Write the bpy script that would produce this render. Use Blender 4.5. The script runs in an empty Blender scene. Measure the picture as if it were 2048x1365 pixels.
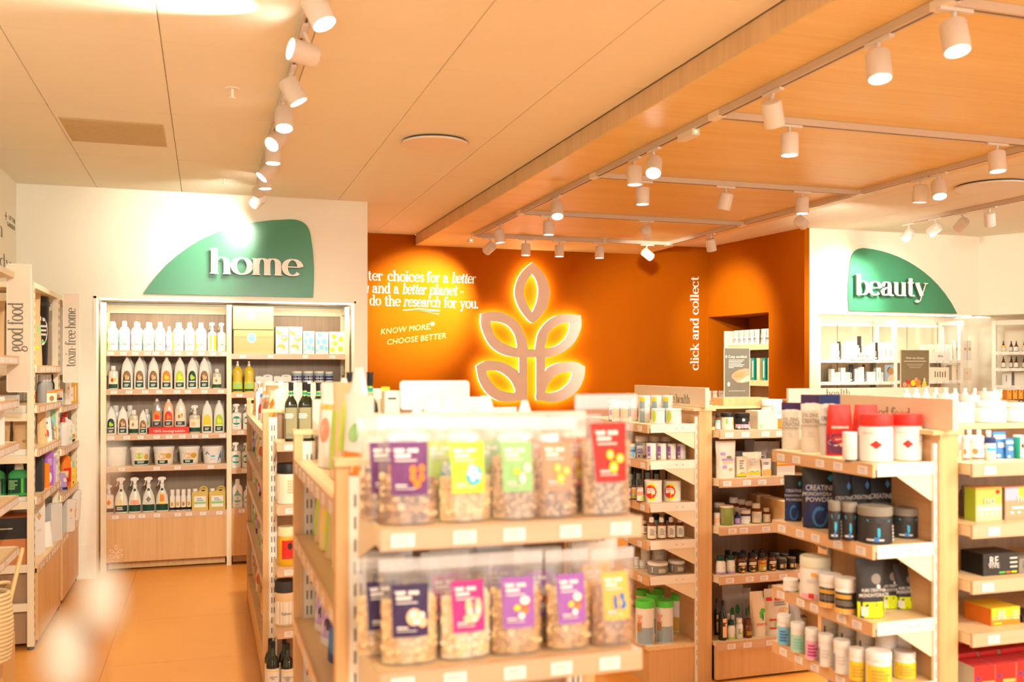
import bpy, math, random
from mathutils import Vector, Matrix
random.seed(7)
sc = bpy.context.scene
COL = sc.collection
R = math.radians

# ------------------------------------------------------------------ camera, exposure, world
F_PX, U0, V0, CAMZ = 1915.0, 1024.0, 737.0, 1.6
YAW = math.atan(612 / F_PX)
CA, SA = math.cos(YAW), math.sin(YAW)
cam_d = bpy.data.cameras.new('camera'); cam = bpy.data.objects.new('camera', cam_d); COL.objects.link(cam)
cam_d.sensor_width = 36; cam_d.lens = 36 * F_PX / 2048; cam_d.shift_y = (V0 - 682.5) / 2048
cam.location = (0, 0, CAMZ); cam.rotation_euler = (R(90), 0, -YAW)
cam_d.clip_start = 0.05
cam_d.dof.use_dof = True; cam_d.dof.focus_distance = 7.5; cam_d.dof.aperture_fstop = 2.7
sc.camera = cam
sc.view_settings.view_transform = 'Standard'; sc.view_settings.look = 'None'
sc.view_settings.exposure = 0.2; sc.view_settings.gamma = 1.0
sc.view_settings.use_curve_mapping = False
sc.cycles.max_bounces = 7; sc.cycles.diffuse_bounces = 4; sc.cycles.glossy_bounces = 3
sc.cycles.transmission_bounces = 4; sc.cycles.transparent_max_bounces = 16
sc.cycles.caustics_reflective = False; sc.cycles.caustics_refractive = False
sc.cycles.sample_clamp_indirect = 6; sc.cycles.use_denoising = True
w = bpy.data.worlds.new('world'); sc.world = w; w.use_nodes = True
w.node_tree.nodes['Background'].inputs[0].default_value = (1.0, 1.0, .94, 1)
w.node_tree.nodes['Background'].inputs[1].default_value = 2.6
WARM = (1.0, .985, .83)
SPOT_W = 78.0

def ray(u, v):
    x = (u - U0) / F_PX; z = (V0 - v) / F_PX
    return (x * CA + SA, -x * SA + CA, z)
def Pd(u, v, d): r = ray(u, v); return Vector((r[0] * d, r[1] * d, CAMZ + r[2] * d))
def PZ(u, v, Z): return Pd(u, v, (Z - CAMZ) / ray(u, v)[2])
def PY(u, v, Y): return Pd(u, v, Y / ray(u, v)[1])
def PX(u, v, X): return Pd(u, v, X / ray(u, v)[0])
def depth(p): return p[0] * SA + p[1] * CA

def area_light(name, loc, size, sizey, power, col=WARM, rot=(0, 0, 0)):
    l = bpy.data.lights.new(name, 'AREA'); l.shape = 'RECTANGLE'; l.size = size; l.size_y = sizey
    l.energy = power; l.color = col
    o = bpy.data.objects.new(name, l); o.location = loc; o.rotation_euler = rot; COL.objects.link(o); return o

# unseen fill panels added behind the camera, standing for the shop's downlights there
area_light('fill_panel', (0.9, -1.6, 2.96), 3.0, 1.6, 150, (1, .96, .88))
area_light('fill_panel', (5.4, -1.0, 2.96), 3.0, 1.6, 200, (1, .96, .88))
# strip lights in the tops of the wall alcoves
area_light('alcove_strip_light', (0.18, 8.02, 2.125), 1.9, .05, 9, (1, .88, .68), (R(12), 0, 0))
area_light('alcove_strip_light', (6.7, 8.16, 2.135), 1.85, .05, 8, (1, .90, .74), (R(12), 0, 0))

# ------------------------------------------------------------------ materials
MATS = {}
def nodes_of(m):
    m.use_nodes = True
    nt = m.node_tree; return nt, nt.nodes, nt.links, nt.nodes['Principled BSDF']
def mat(name, col, rough=.5, metal=0, emit=0, noise=0.0, spec=.5, ecol=None):
    if name in MATS: return MATS[name]
    m = bpy.data.materials.new(name); nt, N, L, b = nodes_of(m)
    b.inputs['Base Color'].default_value = (*col, 1); b.inputs['Roughness'].default_value = rough
    b.inputs['Metallic'].default_value = metal; b.inputs['Specular IOR Level'].default_value = spec
    if emit:
        b.inputs['Emission Color'].default_value = (*(ecol or col), 1); b.inputs['Emission Strength'].default_value = emit
    if noise:
        t = N.new('ShaderNodeTexNoise'); t.inputs['Scale'].default_value = 6
        tc = N.new('ShaderNodeTexCoord'); L.new(tc.outputs['Object'], t.inputs['Vector'])
        r = N.new('ShaderNodeMapRange'); r.inputs[3].default_value = 1 - noise; r.inputs[4].default_value = 1 + noise
        L.new(t.outputs['Fac'], r.inputs[0])
        h = N.new('ShaderNodeHueSaturation'); h.inputs['Color'].default_value = (*col, 1)
        L.new(r.outputs[0], h.inputs['Value']); L.new(h.outputs[0], b.inputs['Base Color'])
    MATS[name] = m; return m
def wood(name, a, b_, axis, scale=1.0, rough=.45, contrast=1.0):
    if name in MATS: return MATS[name]
    m = bpy.data.materials.new(name); nt, N, L, b = nodes_of(m)
    tc = N.new('ShaderNodeTexCoord'); mp = N.new('ShaderNodeMapping')
    s = [34 * scale] * 3; s[axis] = 1.1 * scale
    mp.inputs['Scale'].default_value = s; L.new(tc.outputs['Object'], mp.inputs[0])
    n1 = N.new('ShaderNodeTexNoise'); n1.inputs['Scale'].default_value = 1.6; n1.inputs['Detail'].default_value = 5
    n1.inputs['Distortion'].default_value = .4
    L.new(mp.outputs[0], n1.inputs['Vector'])
    mp2 = N.new('ShaderNodeMapping'); s2 = [7 * scale] * 3; s2[axis] = .5 * scale
    mp2.inputs['Scale'].default_value = s2; L.new(tc.outputs['Object'], mp2.inputs[0])
    n2 = N.new('ShaderNodeTexNoise'); n2.inputs['Scale'].default_value = 1.0; n2.inputs['Detail'].default_value = 3
    L.new(mp2.outputs[0], n2.inputs['Vector'])
    ad = N.new('ShaderNodeMath'); ad.operation = 'ADD'
    L.new(n1.outputs['Fac'], ad.inputs[0]); L.new(n2.outputs['Fac'], ad.inputs[1])
    mr = N.new('ShaderNodeMapRange'); mr.inputs[1].default_value = 1 - .28 / contrast; mr.inputs[2].default_value = 1 + .28 / contrast
    L.new(ad.outputs[0], mr.inputs[0])
    mx = N.new('ShaderNodeMix'); mx.data_type = 'RGBA'
    mx.inputs[6].default_value = (*a, 1); mx.inputs[7].default_value = (*b_, 1)
    L.new(mr.outputs[0], mx.inputs[0]); L.new(mx.outputs[2], b.inputs['Base Color'])
    b.inputs['Roughness'].default_value = rough
    MATS[name] = m; return m
def film(name, tint, gl=.18, df=.12):
    if name in MATS: return MATS[name]
    m = bpy.data.materials.new(name); m.use_nodes = True; N = m.node_tree.nodes; L = m.node_tree.links
    N.clear(); out = N.new('ShaderNodeOutputMaterial'); t = N.new('ShaderNodeBsdfTransparent')
    t.inputs[0].default_value = (*tint, 1)
    g = N.new('ShaderNodeBsdfGlossy'); g.inputs['Roughness'].default_value = .18
    d = N.new('ShaderNodeBsdfDiffuse'); d.inputs[0].default_value = (.9, .88, .84, 1)
    m1 = N.new('ShaderNodeMixShader'); m1.inputs[0].default_value = df; m2 = N.new('ShaderNodeMixShader'); m2.inputs[0].default_value = gl
    L.new(t.outputs[0], m1.inputs[1]); L.new(d.outputs[0], m1.inputs[2]); L.new(m1.outputs[0], m2.inputs[1]); L.new(g.outputs[0], m2.inputs[2])
    L.new(m2.outputs[0], out.inputs[0]); MATS[name] = m; return m
PAL = dict(
 wh=(.80,.77,.72), cr=(.86,.74,.56), iv=(.80,.72,.58), bk=(.012,.011,.011), dg=(.035,.031,.028), gy=(.30,.28,.26), lg=(.66,.63,.60),
 gn=(.008,.05,.028), mg=(.05,.33,.09), lm=(.45,.62,.05), bg=(.10,.60,.06), tl=(.01,.26,.20), aq=(.25,.62,.55), mint=(.42,.70,.55),
 bl=(.05,.20,.50), nb=(.018,.035,.14), sb=(.22,.55,.78), cy=(.05,.50,.78), pk=(.80,.42,.55), mag=(.50,.03,.22), pu=(.16,.045,.16),
 dp=(.045,.02,.08), vi=(.34,.12,.45), lv=(.45,.30,.62), rd=(.70,.03,.02), or_=(.85,.22,.02), lo=(.90,.45,.10), ye=(.88,.62,.03),
 hy=(.70,.80,.01), go=(.62,.36,.06), am=(.16,.045,.012), oil=(.62,.46,.02), br=(.42,.22,.08), kr=(.62,.38,.17), nu=(.62,.36,.15),
 al=(.70,.50,.28), sal=(.86,.30,.18), olv=(.22,.26,.06), dsh=(.66,.50,.02), red2=(.62,.05,.05), gr2=(.30,.55,.22), pch=(.88,.52,.32),
 tea=(.20,.40,.36), wnt=(.28,.14,.05), slv=(.5,.48,.46), cl=(.75,.70,.60), khaki=(.30,.28,.14), ltx=(.30,.40,.46), stn=(.24,.21,.17))
def C(k, rough=.45):
    return mat('paint_' + k, PAL[k], rough, spec=.28)
CLEAR = film('clear_plastic', (.97, .96, .94)); BAGF = film('bag_film', (.98, .97, .95), .08, .07)
GLASSY = mat('amber_glass', PAL['am'], .12); OILG = mat('dark_green_glass', (.012, .016, .006), .08)
CREAM = mat('cream_metal', (.80, .68, .48), .45, noise=.02)
WHITEM = mat('white_metal', (.86, .80, .70), .4)
SLOT = mat('slot_dark', (.10, .09, .08), .8)
W_END = wood('oak_end', (.72, .45, .21), (.60, .35, .145), 2)
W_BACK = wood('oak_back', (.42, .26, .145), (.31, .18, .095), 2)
W_BASE = wood('oak_base', (.70, .42, .185), (.60, .34, .135), 2)
W_FAS = wood('oak_fascia_x', (.66, .44, .29), (.58, .36, .22), 0, rough=.3)
W_FASY = wood('oak_fascia_y', (.70, .44, .24), (.60, .35, .17), 1, rough=.35)
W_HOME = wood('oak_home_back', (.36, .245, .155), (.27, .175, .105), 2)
W_TOP = wood('oak_top', (.80, .56, .30), (.72, .48, .23), 1)
TAG = mat('price_card', (.84, .78, .74), .35); TAGL = mat('price_print', (.42, .38, .38), .6)
SIGNB = mat('sign_board', (.78, .64, .49), .5, noise=.02); SIGNT = mat('sign_print', (.16, .14, .10), .6)

# ------------------------------------------------------------------ mesh builder
class M:
    def __init__(s): s.v = []; s.f = []; s.m = []; s.mats = []
    def mi(s, m):
        if m not in s.mats: s.mats.append(m)
        return s.mats.index(m)
    def add(s, vs, fs, m):
        b = len(s.v); s.v += [tuple(p) for p in vs]; k = s.mi(m)
        for f in fs: s.f.append(tuple(b + i for i in f)); s.m.append(k)
        return s
    def box(s, x0, x1, y0, y1, z0, z1, m):
        vs = [(x, y, z) for z in (z0, z1) for y in (y0, y1) for x in (x0, x1)]
        return s.add(vs, [(0, 2, 3, 1), (4, 5, 7, 6), (0, 1, 5, 4), (2, 6, 7, 3), (0, 4, 6, 2), (1, 3, 7, 5)], m)
    def prism(s, pts, h, m, axis='z', o=(0, 0, 0)):
        # pts in a plane, extruded by h along +-normal ; axis y: pts are (x,z), from y=o to y=o+h
        n = len(pts)
        def P(p, t):
            if axis == 'z': return (p[0] + o[0], p[1] + o[1], o[2] + t)
            if axis == 'y': return (p[0] + o[0], o[1] + t, p[1] + o[2])
            return (o[0] + t, p[0] + o[1], p[1] + o[2])
        vs = [P(p, 0) for p in pts] + [P(p, h) for p in pts]
        fs = [tuple(range(n)), tuple(range(2 * n - 1, n - 1, -1))] + [(i, (i + 1) % n, n + (i + 1) % n, n + i) for i in range(n)]
        return s.add(vs, fs, m)
    def lathe(s, prof, m, seg=20, sx=1, sy=1, ox=0, oy=0, sq=0):
        vs = []; fs = []; n = len(prof)
        for r, z in prof:
            for k in range(seg):
                a = 2 * math.pi * k / seg; c, d = math.cos(a), math.sin(a)
                if sq:
                    q = 1 / (abs(c) ** sq + abs(d) ** sq) ** (1 / sq); c *= q; d *= q
                vs.append((ox + r * c * sx, oy + r * d * sy, z))
        for i in range(n - 1):
            for k in range(seg):
                k2 = (k + 1) % seg
                fs.append((i * seg + k, i * seg + k2, (i + 1) * seg + k2, (i + 1) * seg + k))
        fs.append(tuple(range(seg - 1, -1, -1))); fs.append(tuple((n - 1) * seg + k for k in range(seg)))
        return s.add(vs, fs, m)
    def tube(s, pts, r, m, seg=6, r2=None):
        vs = []; fs = []; n = len(pts)
        for i, p in enumerate(pts):
            p = Vector(p); a = Vector(pts[max(0, i - 1)]); b = Vector(pts[min(n - 1, i + 1)])
            t = (b - a).normalized(); up = Vector((0, 0, 1)) if abs(t.z) < .9 else Vector((1, 0, 0))
            x = t.cross(up).normalized(); y = t.cross(x)
            rr = r if r2 is None else r + (r2 - r) * i / (n - 1)
            for k in range(seg):
                q = 2 * math.pi * k / seg; vs.append(p + x * rr * math.cos(q) + y * rr * math.sin(q))
        for i in range(n - 1):
            for k in range(seg):
                k2 = (k + 1) % seg; fs.append((i * seg + k, i * seg + k2, (i + 1) * seg + k2, (i + 1) * seg + k))
        fs.append(tuple(range(seg))); fs.append(tuple((n - 1) * seg + k for k in range(seg - 1, -1, -1)))
        return s.add(vs, fs, m)
    def blob(s, c, r, m, seg=8, rings=5):
        vs = []; fs = []
        rx, ry, rz = (r, r, r) if not hasattr(r, '__len__') else r
        for i in range(rings + 1):
            t = math.pi * i / rings
            for k in range(seg):
                a = 2 * math.pi * k / seg
                vs.append((c[0] + rx * math.sin(t) * math.cos(a), c[1] + ry * math.sin(t) * math.sin(a), c[2] - rz * math.cos(t)))
        for i in range(rings):
            for k in range(seg):
                k2 = (k + 1) % seg; fs.append((i * seg + k, i * seg + k2, (i + 1) * seg + k2, (i + 1) * seg + k))
        return s.add(vs, fs, m)
    def ring(s, outer, inner, y0, y1, m):   # loops of (x,z), same length
        n = len(outer)
        vs = [(p[0], y, p[1]) for y in (y0, y1) for lp in (outer, inner) for p in lp]
        fs = []
        for i in range(n):
            j = (i + 1) % n
            fs += [(i, j, n + j, n + i), (2 * n + i, 3 * n + i, 3 * n + j, 2 * n + j), (i, 2 * n + i, 2 * n + j, j), (n + i, n + j, 3 * n + j, 3 * n + i)]
        return s.add(vs, fs, m)
    def patch(s, F, shape, s0, s1, t0, t1, m, off=.001, n=6):
        if shape == 'r':
            nx = max(1, min(n, int(abs(s1 - s0) * 8) + 1)); nz = 3
            vs = [F(s0 + (s1 - s0) * i / nx, t0 + (t1 - t0) * j / nz, off) for j in range(nz + 1) for i in range(nx + 1)]
            fs = [(j * (nx + 1) + i, j * (nx + 1) + i + 1, (j + 1) * (nx + 1) + i + 1, (j + 1) * (nx + 1) + i) for j in range(nz) for i in range(nx)]
        else:
            k = 12; cs, ct = (s0 + s1) / 2, (t0 + t1) / 2; rs, rt = (s1 - s0) / 2, (t1 - t0) / 2
            if shape == 'v': pts = [(cs - rs, t1), (cs, t0), (cs + rs, t1)]
            elif shape == 't': pts = [(cs - rs, t0), (cs + rs, t0), (cs, t1)]
            elif shape == 'd': pts = [(cs, ct - rt), (cs + rs, ct), (cs, ct + rt), (cs - rs, ct)]
            else: pts = [(cs + rs * math.cos(6.2832 * i / k), ct + rt * math.sin(6.2832 * i / k)) for i in range(k)]
            vs = [F(cs, ct, off)] + [F(a, b, off) for a, b in pts]; q = len(pts)
            fs = [(0, 1 + i, 1 + (i + 1) % q) for i in range(q)]
        return s.add(vs, fs, m)
    def build(s, name, parent=None, loc=(0, 0, 0), rot=(0, 0, 0), smooth=True, kind=None):
        me = bpy.data.meshes.new(name); me.from_pydata(s.v, [], s.f)
        for m in s.mats: me.materials.append(m)
        me.polygons.foreach_set('material_index', s.m)
        if smooth:
            me.polygons.foreach_set('use_smooth', [True] * len(s.f)); me.update(); me.set_sharp_from_angle(angle=R(38))
        me.update()
        o = bpy.data.objects.new(name, me); COL.objects.link(o); o.location = loc; o.rotation_euler = rot
        if parent: o.parent = parent
        if kind: o['kind'] = kind
        return o
def link_mesh(name, me, parent=None, loc=(0, 0, 0), rot=(0, 0, 0)):
    o = bpy.data.objects.new(name, me); COL.objects.link(o); o.location = loc; o.rotation_euler = rot
    if parent: o.parent = parent
    return o
def thing(name, label, cat, loc=(0, 0, 0), rz=0, group=None):
    o = bpy.data.objects.new(name, None); COL.objects.link(o); o.location = loc; o.rotation_euler = (0, 0, rz)
    o.empty_display_size = .05
    o['label'] = label; o['category'] = cat
    if group: o['group'] = group
    return o
def struct(o): o['kind'] = 'structure'; return o
def boxo(name, x0, x1, y0, y1, z0, z1, m, parent=None, **k):
    b = M(); b.box(x0, x1, y0, y1, z0, z1, m); return b.build(name, parent, smooth=False, **k)

# ------------------------------------------------------------------ lettering
TXC = {}
def text(parent, s, size, loc, rot, m, ext=.0006, align='CENTER', shear=0, space=1, name='lettering', line=1.0, wide=1.0, bold=0.0):
    cu = bpy.data.curves.new(name, 'FONT'); cu.body = s; cu.size = size; cu.extrude = ext; cu.align_x = align; cu.align_y = 'CENTER'
    cu.shear = shear; cu.space_character = space; cu.space_line = line; cu.resolution_u = 2; cu.materials.append(m)
    if bold: cu.offset = bold
    key = (s, round(size, 4), m.name, ext, align, round(shear, 2), line)
    if key not in TXC:
        tmp = bpy.data.objects.new('tmp', cu); COL.objects.link(tmp); dg = bpy.context.evaluated_depsgraph_get()
        TXC[key] = bpy.data.meshes.new_from_object(tmp.evaluated_get(dg)); bpy.data.objects.remove(tmp); TXC[key].name = name
    o = bpy.data.objects.new(name, TXC[key]); COL.objects.link(o); o.location = loc; o.rotation_euler = rot
    o.scale = (wide, 1, 1)
    if parent: o.parent = parent
    return o
FRONT = (R(90), 0, 0); LEFTF = (R(90), 0, R(-90)); RIGHTF = (R(90), 0, R(90))
def arc(cx, cy, rx, ry, a0, a1, n=18):
    return [(cx + rx * math.cos(R(a0 + (a1 - a0) * i / n)), cy + ry * math.sin(R(a0 + (a1 - a0) * i / n))) for i in range(n + 1)]
def glyph(ch):
    # strokes: ('v',x,y0,y1) thick stem, ('h',x0,x1,y) hairline, ('c',pts) contrast curve, ('k',pts) thick line, ('l',pts) thin line, ('d',x,y,r)
    asc = [('v', .22, 0, 1.5), ('l', [(.0, 1.42), (.24, 1.49)])]; ft = [('h', .02, .42, .025)]
    bowlR = [('c', arc(.50, .5, .38, .48, 135, -135))]
    G = {
    'a': [('v', .66, .10, .72), ('c', arc(.42, .70, .24, .27, 160, 0)), ('d', .22, .74, .10), ('c', [(.66, .60), (.40, .54), (.20, .42), (.13, .26), (.18, .10), (.33, .025), (.50, .07), (.66, .2)]), ('c', arc(.80, .14, .13, .12, 190, 330))],
    'b': asc + bowlR + [('l', [(.1, 0), (.22, .08)])],
    'c': [('c', arc(.48, .5, .38, .48, 50, 318)), ('d', .70, .76, .10)],
    'd': [('v', .76, 0, 1.5), ('l', [(.54, 1.42), (.78, 1.49)]), ('h', .76, .98, .025), ('c', arc(.48, .5, .38, .48, 45, 315))],
    'e': [('c', arc(.48, .5, .38, .48, 3, 318)), ('h', .12, .86, .53)],
    'f': [('v', .30, 0, 1.2), ('c', arc(.52, 1.2, .22, .28, 180, 40)), ('d', .70, 1.34, .10), ('h', .06, .58, .97), ('h', .10, .52, .025)],
    'g': [('c', arc(.42, .66, .29, .32, 0, 360)), ('l', [(.64, .88), (.86, .97)]), ('c', [(.26, .40), (.16, .26), (.22, .14), (.45, .10), (.70, .06), (.84, -.08), (.80, -.28), (.50, -.42), (.2, -.38), (.08, -.22), (.22, -.02), (.45, .08)])],
    'h': asc + ft + [('c', arc(.52, .66, .28, .31, 180, 0)), ('v', .80, 0, .66), ('h', .62, .99, .025)],
    'i': [('v', .2, 0, .98), ('h', .0, .2, .955), ('h', .0, .4, .025), ('d', .2, 1.34, .12)],
    'k': asc + ft + [('l', [(.28, .42), (.72, .96)]), ('k', [(.42, .58), (.82, .03)]), ('h', .55, .9, .96), ('h', .65, 1.0, .025)],
    'l': asc + ft,
    'm': [('v', .2, 0, .98), ('h', .0, .2, .955), ('h', .0, .4, .025), ('c', arc(.47, .66, .25, .31, 180, 0)), ('v', .72, 0, .66), ('h', .55, .9, .025), ('c', arc(.98, .66, .26, .31, 180, 0)), ('v', 1.24, 0, .66), ('h', 1.06, 1.44, .025)],
    'n': [('v', .2, 0, .98), ('h', .0, .2, .955), ('h', .0, .4, .025), ('c', arc(.50, .66, .28, .31, 180, 0)), ('v', .78, 0, .66), ('h', .6, .98, .025)],
    'o': [('c', arc(.48, .5, .38, .48, 0, 360))],
    'p': [('v', .22, -.5, .98), ('h', .0, .22, .955), ('h', .0, .46, -.475)] + bowlR,
    'r': [('v', .2, 0, .98), ('h', .0, .2, .955), ('h', .0, .44, .025), ('l', arc(.46, .66, .26, .3, 180, 70)), ('d', .60, .84, .11)],
    's': [('c', arc(.38, .74, .22, .23, 30, 180) + [(.20, .62), (.40, .50), (.58, .38), (.62, .26)] + arc(.38, .25, .24, .22, 0, -160)), ('d', .56, .84, .06), ('d', .16, .2, .06)],
    't': [('v', .28, .2, 1.3), ('h', .04, .54, .97), ('c', arc(.44, .2, .16, .18, 180, 320))],
    'u': [('v', .2, .25, .98), ('h', .0, .2, .955), ('c', arc(.48, .30, .28, .28, 180, 360)), ('v', .76, 0, .98), ('h', .56, .76, .955), ('h', .76, .96, .025)],
    'x': [('k', [(.14, .96), (.74, .03)]), ('l', [(.10, .03), (.76, .96)]), ('h', .0, .34, .955), ('h', .6, .9, .955), ('h', .0, .28, .025), ('h', .54, .9, .025)],
    'y': [('k', [(.14, .96), (.50, .05)]), ('l', [(.82, .96), (.50, .05), (.36, -.34), (.22, -.42)]), ('d', .18, -.36, .11), ('h', .0, .36, .955), ('h', .64, .98, .955)],
    '.': [('d', .14, .10, .12)], '-': [('h', .05, .5, .5)], "'": [('d', .1, 1.3, .08)], ' ': [],
    }
    W = dict(m=1.46, i=.44, l=.46, r=.76, t=.64, f=.66, s=.74, c=.86, e=.90, a=.96, x=.92, y=.98, b=.94, o=.96, d=1.0, g=.90, h=1.02, k=1.0, n=1.02, p=.96, u=1.0)
    W.update({'.': .34, '-': .58, ' ': .42, "'": .3})
    return G[ch], W[ch]
def stroke_mesh(b, strokes, ox, m, sc_, thick, thin, shear, y0, y1, side=None):
    Y0 = y0
    def P(x, z): return ((ox + x + shear * z) * sc_, z * sc_)
    def ribbon(pts, wf):
        L_ = []; n = len(pts)
        for i, p in enumerate(pts):
            a = pts[max(0, i - 1)]; c = pts[min(n - 1, i + 1)]
            dx, dz = c[0] - a[0], c[1] - a[1]; l = math.hypot(dx, dz) or 1; t = wf(dx / l, dz / l) / 2
            L_.append(((p[0] - dz / l * t, p[1] + dx / l * t), (p[0] + dz / l * t, p[1] - dx / l * t)))
        vs = []
        for l, r_ in L_:
            for y in (y0, y1):
                for q in (l, r_):
                    x, z = P(*q); vs.append((x, y, z))
        fs = [(0, 2, 3, 1)]
        for i in range(n - 1):
            a = 4 * i; c = a + 4
            fs += [(a, a + 1, c + 1, c), (a + 2, c + 2, c + 3, a + 3), (a, c, c + 2, a + 2), (a + 1, a + 3, c + 3, c + 1)]
        a = 4 * (n - 1); fs.append((a, a + 1, a + 3, a + 2))
        b.add(vs, fs, m)
        if side:
            k0 = len(b.m) - len(fs); ks = b.mi(side)
            for i, f in enumerate(fs):
                if len({round(vs[j][1], 5) for j in f}) > 1: b.m[k0 + i] = ks
    for n_, s in enumerate(strokes):
        y0 = Y0 - .00015 * n_
        if s[0] == 'v': ribbon([(s[1], s[2]), (s[1], s[3])], lambda a, c: thick)
        elif s[0] == 'h': ribbon([(s[1], s[3]), (s[2], s[3])], lambda a, c: thin)
        elif s[0] == 'c': ribbon(s[1], lambda a, c: thin + (thick - thin) * abs(c) ** 1.6)
        elif s[0] == 'k': ribbon(s[1], lambda a, c: thick)
        elif s[0] == 'l': ribbon(s[1], lambda a, c: thin * 1.1)
        elif s[0] == 'd': b.prism([P(s[1] + s[3] * math.cos(6.2832 * k / 12), s[2] + s[3] * math.sin(6.2832 * k / 12)) for k in range(12)], y1 - y0, m, 'y', (0, y0, 0))
def serif(parent, s, xh, loc, rz, m, side=None, depth_=.001, thick=.24, thin=.055, shear=0, tilt=0, per='word', name='lettering', wfit=None):
    """letters built upright facing -Y at parent space loc; returns total width"""
    x = 0; b = M(); out = []
    holder_rot = (0, tilt, rz)
    for ch in s:
        if ch == ' ' and per == 'word' and b.v:
            out.append(b.build(name, parent, loc, holder_rot, smooth=False)); b = M()
        g, wd = glyph(ch)
        jitter = .00012 * (len(out) % 3)
        stroke_mesh(b, g, x, m, xh, thick, thin, shear, -depth_, 0, side)
        if per == 'letter' and b.v: out.append(b.build('letter', parent, loc, holder_rot, smooth=False)); b = M()
        x += wd
    if b.v: out.append(b.build(name if per != 'letter' else 'letter', parent, loc, holder_rot, smooth=False))
    if wfit:
        for o in out: o.scale = (wfit / (x * xh), 1, 1)
    return out
def serif_w(s): return sum(glyph(c)[1] for c in s)

# ================================================================== ROOM
ZT = 2.977; ZS = 2.868
WALLC = mat('wall_cream', (.91, .86, .73), .75, noise=.01)
ORANGE = mat('wall_orange', (.36, .083, .0004), .7, noise=.015, spec=.04)
CEILM = mat('ceiling_tile', (.90, .86, .72), .8, noise=.01)
CEILG = mat('ceiling_grid', (.84, .72, .52), .8)
FLOORM = mat('floor_tile', (.72, .29, .045), .38, noise=.03)
GROUT = mat('floor_joint', (.62, .40, .20), .6)
struct(boxo('floor', -1.45, 9.6, -4, 9.8, -.12, -.006, GROUT))
fl = bpy.data.objects['floor']
tw = .955; tm = None
for i in range(-1, 11):
    for j in range(-2, 10):
        x0 = -.52 + (i) * tw; y0 = 5.54 - 5 * tw + (j - 1) * tw - .0
        xa, xb, ya, yb = max(x0, -1.40) + .0012, x0 + tw - .0012, y0 + .0012, min(y0 + tw, 9.7) - .0012
        if xb > 9.5 or ya > 9.6 or y0 < -3: continue
        boxo('floor_tile', xa, xb, ya, yb, -.006, 0, FLOORM, fl)
struct(boxo('ceiling', -1.45, 9.6, -4, 9.8, ZT + .014, ZT + .12, CEILG))
ce = bpy.data.objects['ceiling']
def ctile(x0, x1, y0, y1, parent=ce):
    g = .002
    boxo('ceiling_panel', x0 + g, x1 - g, y0 + g, y1 - g, ZT, ZT + .010, CEILM, parent)
ys = [-3.99] + [3.09 + 1.2 * k - 1.2 * 5 for k in range(0, 11)] + [9.72]
ys = sorted(set(round(y, 3) for y in ys if -4 <= y <= 9.72))
def sub(x0, x1):
    for a, b in zip(ys[:-1], ys[1:]): ctile(x0, x1, a, b)
for x0, x1 in [(-1.39, -.79), (-.79, -.18), (-.18, .425), (.425, 1.03), (1.03, 1.63), (1.63, 2.055), (4.645, 5.24), (5.24, 5.84), (5.84, 6.44), (6.44, 7.04), (7.04, 7.64), (7.64, 8.24), (8.24, 9.5)]: sub(x0, x1)
# timber soffit
W_SOF = wood('soffit_timber', (.83, .63, .28), (.75, .53, .20), 0, .8, rough=.42)
W_SOFS = wood('soffit_timber_edge', (.76, .55, .32), (.65, .45, .25), 2, .9)
sf = struct(boxo('ceiling_soffit', 2.06, 4.64, -4, 9.714, ZS + .008, ZT - .002, W_SOFS))
for k in range(12):   # wide timber boards on the underside
    boxo('board', 2.06, 4.64, 9.714 - (k + 1) * 1.22 + .001 if k < 11 else -4, 9.714 - k * 1.22 - .001, ZS, ZS + .008, W_SOF, sf)

def wallbox(name, x0, x1, y0, y1, z0, z1, m, parent=None):
    o = boxo(name, x0, x1, y0, y1, z0, z1, m, parent)
    if not parent: struct(o)
    return o
wl = wallbox('wall_left', -1.45, -1.345, -4, 8.62, 0, ZT, WALLC)
# home wall with its recess
b = M(); b.box(-1.345, -.80, 7.91, 8.6, 0, ZT, WALLC)
b.box(-.80, 1.168, 7.91, 8.6, 2.14, ZT, WALLC); b.box(-.80, 1.168, 8.52, 8.6, 0, 2.14, WALLC)
b.box(1.168, 1.273, 7.91, 9.714, 0, ZT, WALLC)
wh = struct(b.build('wall_back_home', smooth=False))
b = M(); T = .006
b.box(-.815, -.795, 7.902, 7.912, 0, 2.155, WALLC); b.box(1.163, 1.176, 7.902, 7.912, 0, 2.155, WALLC); b.box(-.815, 1.176, 7.902, 7.912, 2.135, 2.15, WALLC)
b.build('recess_trim', wh, smooth=False)
boxo('baseboard_home', -1.345, -.815, 7.897, 7.91, 0, .012, WALLC, wh)
boxo('panel', -1.25, -.83, 7.905, 7.911, .25, .26, WALLC, wh)
struct(boxo('wall_back_orange', 1.273, 5.46, 9.715, 9.83, 0, ZT, ORANGE))
# angled orange wall with the collection niche: local x runs from the back corner towards the camera
A_ = Vector((5.437, 9.72, 0)); B_ = Vector((5.575, 8.05, 0)); AL = (B_ - A_).length
ang = math.atan2(B_.y - A_.y, B_.x - A_.x)
b = M(); N0, N1, NZ = .03, 1.12, 2.18     # local +y is into the wall (away from the shop)
b.box(0, N0, 0, .62, 0, ZT, ORANGE); b.box(N1, AL, 0, .10, 0, ZT, ORANGE); b.box(N1, N1 + .02, .1, .62, 0, ZT, ORANGE); b.box(N0, N1, 0, .62, NZ, ZT, ORANGE); b.box(N0, N1, .55, .62, 0, NZ, ORANGE)
wn = struct(b.build('wall_niche', None, A_, (0, 0, ang), smooth=False))
def nl(x, y, z):  # niche local to world
    c, s = math.cos(ang), math.sin(ang); return (A_.x + x * c - y * s, A_.y + x * s + y * c, z)
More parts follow.
